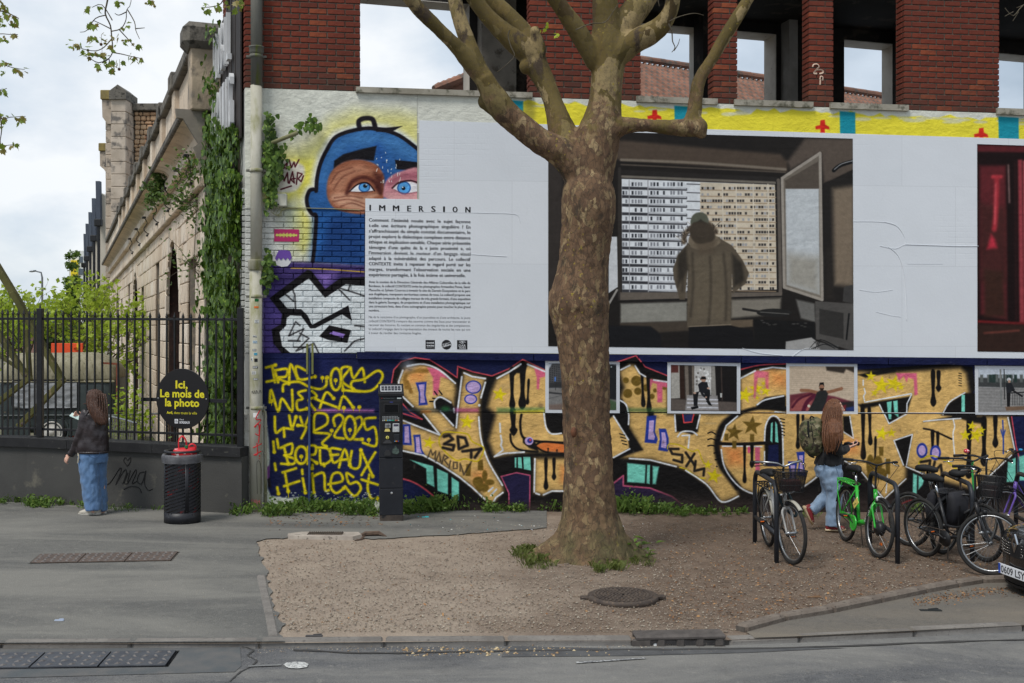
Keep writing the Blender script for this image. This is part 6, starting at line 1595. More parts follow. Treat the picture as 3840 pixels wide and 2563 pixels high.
m_cap=pm('blackened_coping',(96,92,86),(120,114,104),sc=3,rough=.95,bump=.6,bsc=16,bdist=.03,c3=(56,54,50),sc3=6,t3=(.5,.62))
m_render=pm('grey_render',(142,134,122),(124,116,106),sc=1.6,rough=.95,bump=.4,bsc=14,bdist=.02,c3=(172,156,132),sc3=2.5,t3=(.55,.63))
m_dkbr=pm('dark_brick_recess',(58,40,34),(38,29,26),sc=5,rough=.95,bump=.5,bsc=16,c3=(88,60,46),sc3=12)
N0=P(770,1240,18.5);FD=Vector((-.391,1,0)).normalized();FN=Vector((-FD.y,FD.x,0))
wh=empty('stone_warehouse',(N0.x,N0.y,0),math.atan2(FD.y,FD.x),'long weathered limestone warehouse with arches and a heavy cornice','building')
def fs(px,d=0.0):
 b=N0+FN*d;q=(px-CX)/F
 return(q*b.y-b.x)/(FD.x-q*FD.y)
LW=44.0
ops_=[]
for k in range(4):
 o_=k*14.1
 ops_+=[(1.45+o_,2.95+o_,1.7,3.95,False),(4.5+o_,7.7+o_,-1,4.5,True),(9.7+o_,11.2+o_,.6,4.35,False)]
ops_=[q for q in ops_ if q[1]<LW]
CZ=.385;ZT=4.88
blocks=[]
rs_=random.Random(5)
for r in range(int((ZT+.4)/CZ)+1):
 z0=-.4+r*CZ;z1=min(z0+CZ,ZT)
 if z1-z0<.1:continue
 zm=(z0+z1)/2;cuts=[]
 for a,b,za,zb,ar in ops_:
  if za<=zm<=zb:
   if ar:
    R_=(b-a)/2;sp_=zb-R_
    if zm>sp_:
     h_=math.sqrt(max(0,R_*R_-(zm-sp_)**2));a,b=(a+b)/2-h_,(a+b)/2+h_
   cuts.append((a,b))
 s=0.0;cuts.sort();spans=[]
 for a,b in cuts:
  if a>s:spans.append((s,a))
  s=max(s,b)
 spans.append((s,LW))
 for a,b in spans:
  x=a
  while x<b-.02:
   l=.5+rs_.random()*.55
   if x+l>b-.25:l=b-x
   blocks.append((x,x+l,z0,z1));x+=l
blocks.sort(key=lambda q:q[0])
far_b=MB()
for i,(a,b,z0,z1) in enumerate(blocks):
 pr=rs_.random()*.022;c=((a+b)/2,-.022+pr,(z0+z1)/2);d=(b-a-.014,.05,z1-z0-.014)
 if i<280:
  ob_=MB().bbox((0,0,0),d,.014).build('stone',m_stone,wh,fixn=False);ob_.location=c
 else:far_b.bbox(c,d,.012)
tag(far_b.build('stonework',m_stone,wh,fixn=False),kind='stuff')
MB().box((LW/2,-.21,2.2),(LW,.02,5.2)).build('joint_mortar',pm('old_lime_mortar',(150,134,114),(112,100,88),sc=4,rough=.95),wh) if False else None
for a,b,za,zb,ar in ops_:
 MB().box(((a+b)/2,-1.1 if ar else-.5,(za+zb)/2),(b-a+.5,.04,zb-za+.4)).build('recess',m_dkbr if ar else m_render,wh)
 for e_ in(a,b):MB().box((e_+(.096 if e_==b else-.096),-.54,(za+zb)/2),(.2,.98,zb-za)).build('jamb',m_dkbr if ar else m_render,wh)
 if ar:
  R_=(b-a)/2;n=11
  for k in range(n):
   t0_,t1_=PI*k/n,PI*(k+1)/n
   q=[((a+b)/2+rr_*math.cos(t),zb-R_+rr_*math.sin(t)) for rr_,t in((R_-.03,t0_+.012),(R_+.34,t0_+.012),(R_+.34,t1_-.012),(R_-.03,t1_-.012))]
   MB().prism(q,-.05,.02).build('arch_stone',m_stone,wh)
xs_=0.0
jm=MB()
for a,b,za,zb,ar in sorted(ops_):
 jm.box(((xs_+a)/2,-.145,ZT/2-.2),(max(.01,a-xs_),.2,ZT+.4));jm.box(((a+b)/2,-.145,(zb+ZT)/2),(b-a,.2,ZT-zb))
 if za>0:jm.box(((a+b)/2,-.145,za/2-.2),(b-a,.2,za+.4))
 xs_=b
jm.box(((xs_+LW)/2,-.145,ZT/2),(LW-xs_,.2,ZT))
jm.build('wall_core',pm('old_lime_mortar',(150,134,114),(112,100,88),sc=4,rough=.95),wh)
def course(name,z0,z1,out,m,ln=1.6,s0=0.0,s1=LW,y0=-.4,n_ind=14,gap=.012):
 x=s0;i=0;rest=MB()
 while x<s1-.05:
  l=min(ln*(.85+rs_.random()*.3),s1-x)
  c,d=(x+l/2,(out+y0)/2,(z0+z1)/2),(l-gap,out-y0,z1-z0)
  if i<n_ind:MB().bbox(c,d,.02).build(name,m,wh)
  else:rest.bbox(c,d,.02)
  x+=l;i+=1
 if rest.v:tag(rest.build(name,m,wh),kind='stuff')
course('string_course',ZT+.002,5.06,.12,m_stone)
course('frieze',5.062,5.50,.0,m_stone,1.1)
course('string_course',5.502,5.74,.14,m_stone)
n=8;prof=[(.06+.30*(1-math.cos(PI/2*k/n)),5.742+.20*math.sin(PI/2*k/n)) for k in range(n+1)]+[(-.3,5.942),(-.3,5.742)]
x=0.0
for i in range(16):
 l=1.2 if i<14 else(LW-x)/(16-i)
 mb=MB().add([(x+.006,y,z) for y,z in prof]+[(x+l-.006,y,z) for y,z in prof],[tuple(range(len(prof)))[::-1],tuple(range(len(prof),2*len(prof)))]+[(k,(k+1)%len(prof),len(prof)+(k+1)%len(prof),len(prof)+k) for k in range(len(prof))])
 mb.build('bed_mould',m_stone,wh);x+=l
course('cornice',5.945,6.08,.42,m_cap,1.5)
course('parapet_stone',6.082,7.12,.12,m_stone,1.4)
course('parapet_coping',7.122,7.33,.24,m_cap,1.7)
for k in range(9):
 s_=3.6+k*3.1
 MB().bbox((s_,.15,6.6),(.5,.12,1.02),.015).build('parapet_pilaster',m_stone,wh)
 MB().bbox((s_,.17,7.27),(.62,.22,.34),.02).build('pilaster_cap',m_cap,wh)
MB().bbox((.02,-.75,6.6),(.5,2.0,1.03),.02).build('end_pier',pm('patched_pier',(186,168,144),(150,136,118),sc=1.8,rough=.95,bump=.6,bsc=10,bdist=.03,c3=(128,118,106),sc3=3,t3=(.5,.6)),wh)
MB().bbox((-.02,-.72,7.28),(.66,2.2,.42),.10).build('pier_cap',m_cap,wh)
MB().bbox((-.06,-1.1,3.0),(.1,2.24,6.12),.01).build('end_wall',m_render,wh)
MB().prism([(-.02,5.3),(.14,5.3),(.2,5.5),(.12,5.56),(.36,5.95),(.46,5.96),(.48,6.1),(-.02,6.1)],0,.1,Matrix.Rotation(PI/2,4,'Z')@Matrix.Translation((0,0.04,0))@Matrix.Identity(4)).build('cornice_end',m_render,wh)
m_blk=mat('lamp_black',(30,30,32),rough=.5)
lamp0=None
for i,s_ in enumerate((.9,2.7,5.6,8.8,12.2,15.8,19.6)):
 if lamp0 is None:
  lamp0=empty('facade_lamp',label='small black double headed spot lamp on the stone frieze',cat='lamp',group='spot lamps along the warehouse frieze')
  MB().tube(catmull([(0,.0,.0),(0,.14,.05),(0,.2,.16),(0,.12,.3),(0,.18,.42)],4),.012,6).build('arm',m_blk,lamp0)
  MB().bbox((0,.2,.44),(.22,.10,.05),.015).build('lamp_head',m_blk,lamp0);MB().bbox((0,.08,-.02),(.24,.14,.05),.015).build('lamp_head',m_blk,lamp0)
  lm=lamp0
 else:lm=copy_tree(lamp0)
 lm['label']=('small black spot lamp on the stone frieze, '+('nearest the ivy','second from the ivy','third from the ivy','fourth from the ivy','fifth from the ivy','sixth from the ivy','farthest from the ivy')[i])
 p=wh.matrix_basis if False else(Matrix.Translation((N0.x,N0.y,0))@Matrix.Rotation(math.atan2(FD.y,FD.x),4,'Z'))@Vector((s_,.02,5.06))
 lm.location=p;lm.rotation_euler=(0,0,math.atan2(FD.y,FD.x))
FM=Matrix.Translation((N0.x,N0.y,0))@Matrix.Rotation(math.atan2(FD.y,FD.x),4,'Z')
def tuft(s_,z,w,h,n,sz,m,label,seed,out=.3,dense=1.0):
 r=random.Random(seed);p=FM@Vector((s_,out,z));e=empty('wall_plant',p,0,label,'plant',None)
 cs,mb=[],MB()
 for k in range(16):
  t=Vector((r.gauss(0,w),r.gauss(0,w*.6),r.gauss(0,h)));mb.tube([(0,0,0),tuple(t*.6+Vector((0,0,.05))),tuple(t)],[.008,.005,.002],4);cs+=[(t*f,.05/dense) for f in(.4,.7,1)]
 mb.build('stems',m_twig,e)
 V,Fq=leafcloud(cs,n,sz,.1,rnd=r);tag(np_leaves('foliage',V,Fq,m,e),kind='stuff')
tuft(6.6,5.72,.16,.28,900,.075,m_dkleaf,'dense dark fern tuft growing out of the stone cornice',3,.3,1)
tuft(1.2,4.75,.45,.35,420,.07,m_dkleaf,'straggly shrub sprouting from the wall above the first window',4,.15,.6)
tuft(.7,5.15,.25,.3,260,.07,m_weed,'thin leafy sprig high on the warehouse frieze beside the ivy',6,.15,.6)
tuft(.9,3.6,.3,.5,240,.06,m_dkleaf,'sparse hanging sprig beside the first stone window',8,.1,.6)
GY=60.0
gb=empty('stone_gable',(P(450,1000,GY).x,GY,0),0,'tall stone gable with gabled buttress piers rising behind the warehouse','building')
gx=lambda px:(px-CX)/F*GY-P(450,0,GY).x
gzz=lambda py:H+(HY-py)/F*GY
def gbox(name,x0,x1,y0,y1,d0,d1,m,r=.03):
 return MB().bbox(((gx(x0)+gx(x1))/2,(d0+d1)/2,(gzz(y0)+gzz(y1))/2),(gx(x1)-gx(x0),d1-d0,gzz(y0)-gzz(y1)),r).build(name,m,gb)
m_gst=M_.setdefault('gst',pm('pale_pier_stone',(196,182,166),(170,156,140),sc=1.1,rough=.95,bump=.4,bsc=5,bdist=.05,c3=(112,106,100),sc3=1.6,t3=(.52,.62)))
for nm,x0,x1,ya,yb,d in(('pier',445,501,390,1300,-1.2),('pier',400,444,400,1300,-.2),('pier',380,399,620,1300,.6)):
 y=ya;k=0
 while y<yb:
  h=46 if y<1000 else 300
  gbox('pier_stone',x0+(0 if k%2 else.6),x1-(.6 if k%2 else 0),y,min(y+h-.8,yb),d,d+1.6,m_gst);y+=h;k+=1
MB().prism([(gx(442),gzz(392)),(gx(504),gzz(392)),(gx(504),gzz(362)),(gx(474),gzz(338)),(gx(442),gzz(362))],-1.35,.5).build('gabled_cap',m_cap,gb)
gbox('pier_cap',388,444,345,380,-.5,1.6,pm('lichen_cap',(150,132,78),(120,108,74),sc=2,rough=.95));MB().prism([(gx(392),gzz(381)),(gx(443),gzz(381)),(gx(443),gzz(470)),(gx(412),gzz(470)),(gx(394),gzz(445))],-.4,1.4).build('corbel',m_gst,gb)
gbox('pier_cap',358,390,532,562,.4,1.8,M_.setdefault('lich',pm('lichen_cap',(150,132,78),(120,108,74),sc=2,rough=.95)));MB().prism([(gx(361),gzz(563)),(gx(389),gzz(563)),(gx(389),gzz(650)),(gx(378),gzz(632)),(gx(362),gzz(618))],.5,1.7).build('corbel',m_gst,gb)
MB().prism([(gx(404),gzz(470)),(gx(410),gzz(470)),(gx(398),gzz(622)),(gx(383),gzz(622))],.3,.5).build('roof_edge',mat('dark_slate',(56,58,62)),gb)
gbox('wall_coping',501,660,392,418,-.3,.6,m_cap)
rub=MB();yy_=420;rs3=random.Random(9)
while yy_<760:
 x=502+rs3.random()*6;h=13+rs3.random()*7
 while x<658:
  w_=14+rs3.random()*16
  rub.bbox(((gx(x)+gx(x+w_))/2,.1-rs3.random()*.08,(gzz(yy_)+gzz(yy_+h))/2),(gx(x+w_)-gx(x)-.03,.3,gzz(yy_)-gzz(yy_+h)-.03),.05);x+=w_
 yy_+=h
tag(rub.build('rubble_stone',pm('warm_rubble',(200,172,140),(184,150,118),sc=.9,rough=.95,c3=(206,146,112),sc3=.5,t3=(.52,.6)),gb),kind='stuff')
gbox('rubble_core',502,660,419,1300,.12,.5,m_render)
sd=empty('sawtooth_shed',(0,0,0),0,'row of narrow slate roofed gables with black downpipes receding beside the gable','building')
m_slate=pm('blue_slate',(78,86,98),(66,72,84),sc=.5,rough=.6);m_bei=pm('beige_cladding',(196,188,174),(182,174,160),sc=.4,rough=.9)
for i,(xa,xb,yt,ybm) in enumerate(((362,381,681,842),(347,363,745,900),(334,348,797,940),(323,335,840,975),(315,324,878,1000))):
 Y=78+i*11;X=lambda px:(px-CX)/F*Y;Zf=lambda py:H+(HY-py)/F*Y
 MB().prism([(X(xa+8-i),Zf(yt+40)),(X(xb+20),Zf(yt+60)),(X(xb+20),-1),(X(xa+8-i),-1)],Y+.2,Y+5).build('gable_wall',m_bei,sd)
 MB().prism([(X(xa),Zf(yt)),(X(xb-4),Zf(yt)),(X(xb-1),Zf(ybm)),(X(xa+3),Zf(ybm))],Y-.2,Y+.19).build('slate_roof',m_slate,sd)
 MB().tube([(X(xb-3),Y-.4,Zf(ybm)),(X(xb-3),Y-.4,-1)],.11,6).build('downpipe',m_blk,sd);MB().bbox((X(xb-4),Y-.4,Zf(ybm-4)),(.5,.4,.5),.05).build('hopper',m_blk,sd)
yb_=empty('yellow_building',(P(288,0,150).x,150,0),0,'distant white building with a yellow front glimpsed over the bush','building')
MB().bbox((0,3,6),(2.1,6,14.2),.05).build('wall',mat('pale_white',(216,218,214)),yb_);MB().bbox((-.25,-.15,5.6),(.9,.3,12.4),.02).build('yellow_front',mat('bright_yellow',(226,200,44)),yb_)
for k in range(3):MB().bbox((.55,-.03,11.9-k*1.6),(.5,.1,.8),.02).build('window',mat('far_glass',(90,100,110),rough=.2),yb_)
bush('poplar',(P(268,0,120).x,120,YZ),.9,11.2,4500,.3,m_weed,'slim columnar tree far off in front of the yellow building','tree',.8,21)
sl_=empty('street_lamp',(P(158,0,55).x,55,YZ),0,'grey street lamp head showing above the bush at a distance','street lamp')
zl=P(0,1018,55).z-YZ
MB().tube([(0,0,0),(0,0,zl-.3),(-.05,0,zl-.06),(-.3,0,zl)],[.07,.05,.04,.03],6).build('pole',m_galv,sl_);MB().loft([((-.62,0,zl-.02),(0,.04,0),(0,0,.02)),((-.5,0,zl),(0,.09,0),(0,0,.055)),((-.3,0,zl+.02),(0,.06,0),(0,0,.04))],8).build('lamp_head',m_galv,sl_,True)
hs=empty('far_house',(P(78,0,120).x,120,YZ),0,'far pink plastered house with red roof beyond the railings','house')
MB().box((0,3,1.2),(3.2,6,2.6)).build('wall',mat('pink_plaster',(190,150,136)),hs);MB().prism([(-1.8,2.5),(1.8,2.5),(0,3.4)],-.2,6.2).build('roof',mat('red_tile',(150,84,66)),hs)
for k in range(2):MB().box((-.8+k*1.6,-.02,1.3),(.6,.06,.9)).build('window',M_['far_glass'],hs)
cs=[((-30+rr.random()*36-22,118+rr.random()*22,.6+rr.random()*2.4),.8) for _ in range(60)]
V,Fq=leafcloud(cs,5000,.8,.2);tag(np_leaves('treeline',V,Fq,m_dkleaf),kind='stuff')
hl=MB();hp=[]
for i in range(40):
 x=-420+i*12;hp.append((x,6+14*mnoise.noise(Vector((i*.13,2,0)))+6))
hl.prism(hp+[(60,-2),(-420,-2)],700,760);tag(hl.build('hills',mat('far_hill',(92,104,92),(104,112,104),sc=.02)),kind='structure')
# metal lettering and ivy on the side wall
sgn=empty('steel_lettering',(0,0,0),0,'tall white steel letters GLOBAL WARNING on a dark frame up the side wall','sign')
def sside(px):q=(px-CX)/F;return(q*CRN.y-CRN.x)/(SD.x-q*SD.y)
for s_ in(.62,1.02,1.5):
 mb=MB();c=sp(s_,6.6,.03);mb.bbox((0,0,0),(.09,.06,5.0),.005,Matrix.Translation(c)@Matrix.Rotation(math.atan2(SD.y,SD.x),4,'Z'));mb.build('frame_post',mat('dark_brown_steel',(48,40,36),(38,32,30),sc=6,rough=.7),sgn)
sslab('sign_panel',.10,2.3,5.2,7.3,.03,.05,mat('dark_brown_steel',(48,40,36),(38,32,30),sc=6,rough=.7),sgn);bpy.data.objects['sign_panel'].data.transform(MI.inverted())
m_let=pm('white_steel',(214,214,214),(198,198,198),sc=4,rough=.45,c3=(150,140,130),sc3=8,t3=(.66,.72))
def letters(word,s0,s1,z0,z1):
 """word runs from s1 (far) to s0 (near the corner), as read from the yard side"""
 n=len(word);st_=(s1-s0)/n
 for i,ch in enumerate(word):
  cu=bpy.data.curves.new('t','FONT');cu.body=ch;cu.extrude=.03;cu.offset=-.004
  ob_=bpy.data.objects.new('t',cu);COL.objects.link(ob_)
  me=bpy.data.meshes.new_from_object(ob_.evaluated_get(bpy.context.evaluated_depsgraph_get()))
  vv_=np.empty(len(me.vertices)*3,np.float32);me.vertices.foreach_get('co',vv_);vv_=vv_.reshape(-1,3)
  fq=[tuple(pp.vertices) for pp in me.polygons];bpy.data.objects.remove(ob_);bpy.data.curves.remove(cu);bpy.data.meshes.remove(me)
  lo,hi=vv_.min(0),vv_.max(0);sN=s1-st_*i
  out_=[sp(sN-(q[0]-lo[0])/(hi[0]-lo[0])*st_*.5,z0+(q[1]-lo[1])/(hi[1]-lo[1])*(z1-z0),.11+q[2]) for q in vv_]
  MB().add(out_,fq).build('letter',m_let,sgn)
letters('GLOBAL',sside(896),sside(832),6.42,7.12);letters('WARNING',sside(906),sside(826),5.42,6.18)
iv=empty('ivy',(0,0,0),0,'dense green ivy climbing the side wall under the steel letters','ivy')
rI=random.Random(17)
def inpoly(x,y,q):
 c=False
 for i in range(len(q)):
  (x1,y1),(x2,y2)=q[i],q[(i+1)%len(q)]
  if(y1>y)!=(y2>y) and x<(x2-x1)*(y-y1)/(y2-y1)+x1:c=not c
 return c
polyA=[(835,60),(846,60),(842,300),(846,420),(880,480),(908,460),(914,520),(908,600),(928,690),(930,800),(918,1000),(908,1300),(898,1660),(785,1660),(790,1400),(812,1240),(800,1000),(808,700),(800,640),(808,430),(822,280)]
V,Fq=[],[]
def ivy_leaf(p,nrm,s):
 d=Vector((rI.gauss(0,.5),rI.gauss(0,.3),-1));d=(d-nrm*d.dot(nrm)*.6).normalized()
 n2=(nrm+Vector((rI.gauss(0,.4),rI.gauss(0,.4),rI.gauss(0,.35)+.25))).normalized()
 sd_=d.cross(n2).normalized();b=len(V)
 V.extend([p,p+sd_*s*.42+d*s*.12,p+sd_*s*.30+d*s*.62,p+d*s,p-sd_*s*.30+d*s*.62,p-sd_*s*.42+d*s*.12]);Fq.append((b,b+1,b+2,b+3));Fq.append((b,b+3,b+4,b+5))
nl=0
while nl<5200:
 x,y=760+rI.random()*182,40+rI.random()*1620
 if not inpoly(x,y,polyA):continue
 if y<430 and rI.random()<.45:continue
 t=mnoise.noise(Vector((x*.02,y*.012,1)))
 if rI.random()<.25-t*.9:continue
 s_=sside(x);s_=min(max(s_,.05),3.0);z=H+(HY-y)/F*(CRN.y+SD.y*s_)
 ivy_leaf(sp(s_,z,.03+abs(rI.gauss(0,.1))+.05*(t+.5)),SN,.075+rI.random()*.07);nl+=1
for k in range(900):
 x,y=802+rI.random()*48,380+rI.random()*1250
 p=P(x,y,18.05+rI.random()*.25);ivy_leaf(p,Vector((-.3,-.95,0)),.08+rI.random()*.07)
tag(np_leaves('foliage',V,Fq,m_ivy,iv),kind='stuff')
mb=MB()
for k in range(16):
 s_=.3+k*.13;pts=[sp(s_+.12*mnoise.noise(Vector((k,z_*.6,0))),z_,.03) for z_ in np.linspace(-.1,6.0-rI.random()*1.5,14)]
 mb.tube(pts,[.018-.001*i for i in range(14)],5)
tag(mb.build('stems',m_twig,iv),kind='stuff')
iv2=empty('ivy_sprig',(0,WY,0),PSI,'trailing ivy sprigs hanging beside the drain pipe above the maroon tag','ivy')
V,Fq=[],[]
mb=MB()
for path_ in([(1012,430),(1008,470),(1015,520),(1008,560),(1020,620),(1012,700)],[(1000,545),(1050,560),(1035,600),(1050,640),(1010,690)],[(1100,500),(1130,470),(1170,455),(1200,475)],[(1008,560),(1002,640),(1015,720),(1005,770)],[(1005,960),(1000,1000),(1010,1030),(998,1060)],[(1040,590),(1030,640),(1020,700)]):
 pts=[wp_(x,y,.06+.1*rI.random()) for x,y in catmull(path_,6)]
 mb.tube(pts,.005,4)
 for p in pts:
  for _ in range(4 if path_[0][0]<1060 else 2):ivy_leaf(p+Vector((rI.gauss(0,.04),-abs(rI.gauss(0,.03)),rI.gauss(0,.05))),Vector((0,-1,0)),.055+rI.random()*.045)
mb.build('stems',m_twig,iv2)
tag(np_leaves('foliage',V,Fq,m_ivy,iv2),kind='stuff')
# tiled roof glimpsed through the openings
TR=empty('tiled_roof',(0,0,0),0,'old red brown tiled roof seen through the burnt building openings','roof')
m_tile=pm('roman_tile',(142,102,84),(116,88,76),sc=3,rough=.9,bump=.4,bsc=20,c3=(96,90,84),sc3=6,t3=(.52,.64),rnd=.22)
ra,rb_=P(2408,243,26.0),P(3321,311,29.6)
rd=(rb_-ra);rd.z=0;rd.normalize();rn_=Vector((rd.y,-rd.x,0))
tl_=math.radians(30);dn=rn_*math.cos(tl_)-Vector((0,0,math.sin(tl_)));upn=rd.cross(dn) if rd.cross(dn).z>0 else dn.cross(rd)
TW,TLN=.145,.35
prof_t=[(-TW/2,0),(-TW*.3,.012),(-TW*.1,.045),(TW*.12,.05),(TW*.32,.018),(TW/2,.004)]
vs=[]
for yy_,zz_ in((0,.03),(TLN+.06,.0)):
 vs+=[(x,yy_,z+(zz_)) for x,z in prof_t]
vs+=[(x,TLN+.06,z-.018) for x,z in prof_t]
tf=[(i,i+1,7+i,6+i) for i in range(5)]+[(6+i,7+i,13+i,12+i) for i in range(5)]
tmesh=MB().add(vs,tf).mesh('tile');tmesh.materials.append(m_tile)
XL=(P(1800,0,25.2)-ra).dot(rd);cnt=0;rest=MB();rl=(P(3960,0,32)-ra).dot(rd)
Rt=Matrix(((rd.x,dn.x,upn.x,0),(rd.y,dn.y,upn.y,0),(rd.z,dn.z,upn.z,0),(0,0,0,1)))
spans=[(2400,2630),(2700,2915),(3160,3365),(3690,3900)]
for r in range(11):
 x=XL+r*.12
 while x<rl:
  p=ra+rd*x+dn*(.05+r*TLN*.8)+Vector((0,0,-.012*x))
  pxx=CX+F*p.x/p.y;pyy=HY-F*(p.z-H)/p.y
  show=any(a<pxx<b for a,b in spans) and pyy<410
  if True:
   M=Matrix.Translation(p)@Rt@Matrix.Rotation(rs_.gauss(0,.012),4,'Z')
   if show and cnt<298:
    o=bpy.data.objects.new('tile',tmesh);COL.objects.link(o);o.parent=TR;o.matrix_basis=M;cnt+=1
   else:rest.add(vs,tf,M)
  x+=TW
tag(rest.build('tiles',m_tile,TR,fixn=False),kind='stuff')
for k in range(40):
 x=XL+k*.42
 if x>rl:break
 p=ra+rd*x+Vector((0,0,.05-.012*x));M=Matrix.Translation(p)@Rt
 MB().add([(sx,.12*math.cos(a),.12*math.sin(a)+.03) for sx,rr_ in((0,1),(.44,.9)) for a in[PI*i/6 for i in range(7)]],[(i,i+1,8+i,7+i) for i in range(6)],M).build('ridge_tile',m_tile,TR,fixn=False)
 MB().torus((0,0,0),.115,.025,12,5,M@Matrix.Rotation(PI/2,4,'Z')).build('ridge_joint',m_cap,TR)
ha,hb=P(1628,336,25),P(1765,282,25.6)
for k in range(7):
 t=k/7;p,q=ha.lerp(hb,t),ha.lerp(hb,t+.17)
 MB().tube([p,p.lerp(q,.5),q],[.085,.1,.115],8).build('hip_tile',m_tile,TR)
MB().add([ha,hb,P(1765,420,25.6),P(1600,420,25)],[(0,1,2,3)]).build('hip_slope',m_tile,TR)
wsd=MB();a_=ra+rd*XL;b_=ra+rd*rl
for p in(a_,b_):pass
wsd.add([a_+dn*3.4-upn*.06,b_+dn*3.4-upn*.06,b_-upn*.06,a_-upn*.06],[(0,1,2,3)]).build('roof_deck',m_soot,TR)
# the plane tree
TYD=12.75
def bark_mat():
 s=NT('plane_bark');v=s.coord('Object');vs_=s.coord('Object',(1,1,.55))
 geo=s.n('ShaderNodeNewGeometry');sx=s.n('ShaderNodeSeparateXYZ');s.l(geo.outputs['Position'],sx.inputs[0])
 wob=s.noise(7,4,.6,vs_)
 mvx=s.n('ShaderNodeMixRGB') if False else None
 ds=s.n('ShaderNodeVectorMath',operation='ADD');nc=s.n('ShaderNodeTexNoise',_Scale=9.0,_Detail=4.0);s.l(vs_,nc.inputs['Vector'])
 sc=s.n('ShaderNodeVectorMath',operation='SCALE');sc.inputs['Scale'].default_value=.16;s.l(nc.outputs['Color'],sc.inputs[0])
 s.l(vs_,ds.inputs[0]);s.l(sc.outputs[0],ds.inputs[1])
 v1=s.n('ShaderNodeTexVoronoi',_Scale=19.0);s.l(ds.outputs[0],v1.inputs['Vector'])
 c1=s.n('ShaderNodeSeparateColor');s.l(v1.outputs['Color'],c1.inputs[0])
 v2=s.n('ShaderNodeTexVoronoi',_Scale=5.0);s.l(ds.outputs[0],v2.inputs['Vector'])
 c2=s.n('ShaderNodeSeparateColor');s.l(v2.outputs['Color'],c2.inputs[0])
 def ramp(f,stops):
  r=s.n('ShaderNodeValToRGB');r.color_ramp.interpolation='CONSTANT'
  r.color_ramp.elements[0].position=0;r.color_ramp.elements[0].color=L(stops[0][1])
  r.color_ramp.elements[1].position=stops[1][0];r.color_ramp.elements[1].color=L(stops[1][1])
  for t,c in stops[2:]:e=r.color_ramp.elements.new(t);e.color=L(c)
  s.l(f,r.inputs[0]);return r.outputs[0]
 low=ramp(c1.outputs[0],[(0,(112,88,67)),(.3,(100,78,61)),(.58,(122,97,74)),(.80,(138,116,86)),(.95,(158,136,102))])
 high=ramp(c2.outputs[1],[(0,(103,88,51)),(.3,(90,78,44)),(.5,(125,110,72)),(.66,(106,92,55)),(.82,(146,128,91)),(.93,(81,67,42))])
 hz=s.n('ShaderNodeMapRange');hz.inputs['From Min'].default_value=3.4;hz.inputs['From Max'].default_value=6.4;s.l(sx.outputs[2],hz.inputs[0])
 hn=s.n('ShaderNodeMath',operation='MULTIPLY_ADD');s.l(s.noise(2.2,6,.7,v),hn.inputs[0]);hn.inputs[1].default_value=1.7;hn.inputs[2].default_value=-.85
 ha=s.n('ShaderNodeMath',operation='ADD');s.l(hz.outputs[0],ha.inputs[0]);s.l(hn.outputs[0],ha.inputs[1])
 col=s.mix(s.ramp(ha.outputs[0],.42,.58),low,high)
 col=s.mix(s.ramp(s.noise(3.2,9,.75,vs_),.56,.62),col,L((72,61,50)))
 col=s.mix(s.ramp(s.noise(30,8,.75,v),.5,.75),col,L((92,80,66)))
 lich=s.n('ShaderNodeTexNoise',_Scale=24.0,_Detail=5.0);s.l(v,lich.inputs['Vector'])
 big=s.ramp(s.noise(1.7,3,.5,v),.5,.6);f=s.n('ShaderNodeMath',operation='MULTIPLY');s.l(s.ramp(lich.outputs[0],.64,.68),f.inputs[0]);s.l(big,f.inputs[1])
 col=s.mix(f.outputs[0],col,L((150,134,58)))
 gr=s.n('ShaderNodeMapRange');gr.inputs['From Min'].default_value=.9;gr.inputs['From Max'].default_value=.0;s.l(sx.outputs[2],gr.inputs[0])
 g2_=s.n('ShaderNodeMath',operation='MULTIPLY');s.l(gr.outputs[0],g2_.inputs[0]);s.l(s.ramp(s.noise(2.6,7,.7,v),.35,.6),g2_.inputs[1])
 col=s.mix(g2_.outputs[0],col,L((94,90,62)))
 ve=s.n('ShaderNodeTexVoronoi',_Scale=15.0,feature='DISTANCE_TO_EDGE');s.l(ds.outputs[0],ve.inputs['Vector'])
 crk=s.n('ShaderNodeMath',operation='MULTIPLY');s.l(s.ramp(ve.outputs['Distance'],.0,.07,(1,1,1,1),(0,0,0,1)),crk.inputs[0]);s.l(s.ramp(ha.outputs[0],.35,.7,(.75,.75,.75,1),(.12,.12,.12,1)),crk.inputs[1])
 col=s.mix(crk.outputs[0],col,L((66,56,46)))
 s.l(col,s.b.inputs['Base Color']);s.b.inputs['Roughness'].default_value=.9;s.b.inputs['Specular IOR Level'].default_value=.2
 nb=s.bump(c1.outputs[0],.5,.012);nb=s.bump(s.noise(26,9,.78,vs_),.7,.02,nb)
 s.l(nb,s.b.inputs['Normal'])
 return s.m
m_bark=bark_mat()
tb=P(2215,2105,TYD);tb.z=gz(tb.x)
tree=empty('plane_tree',tb,0,'big plane tree with patchy bark and forking mossy limbs in the gravel','tree')
def chain(mb,pts,dy0=0.0,dy1=0.0,n=14,k=4,raw=False):
 q=[(x,y,w) if raw else(1500+.596*x,.596*y,.596*w) for x,y,w in pts]
 q=catmull(q,k);N=len(q);P3,R3=[],[]
 for i,(x,y,w) in enumerate(q):
  Y=TYD+dy0+(dy1-dy0)*i/(N-1)
  P3.append(P(x,y,Y)-tb);R3.append(w/2/F*Y)
 mb.tube(P3,R3,n)
mb=MB()
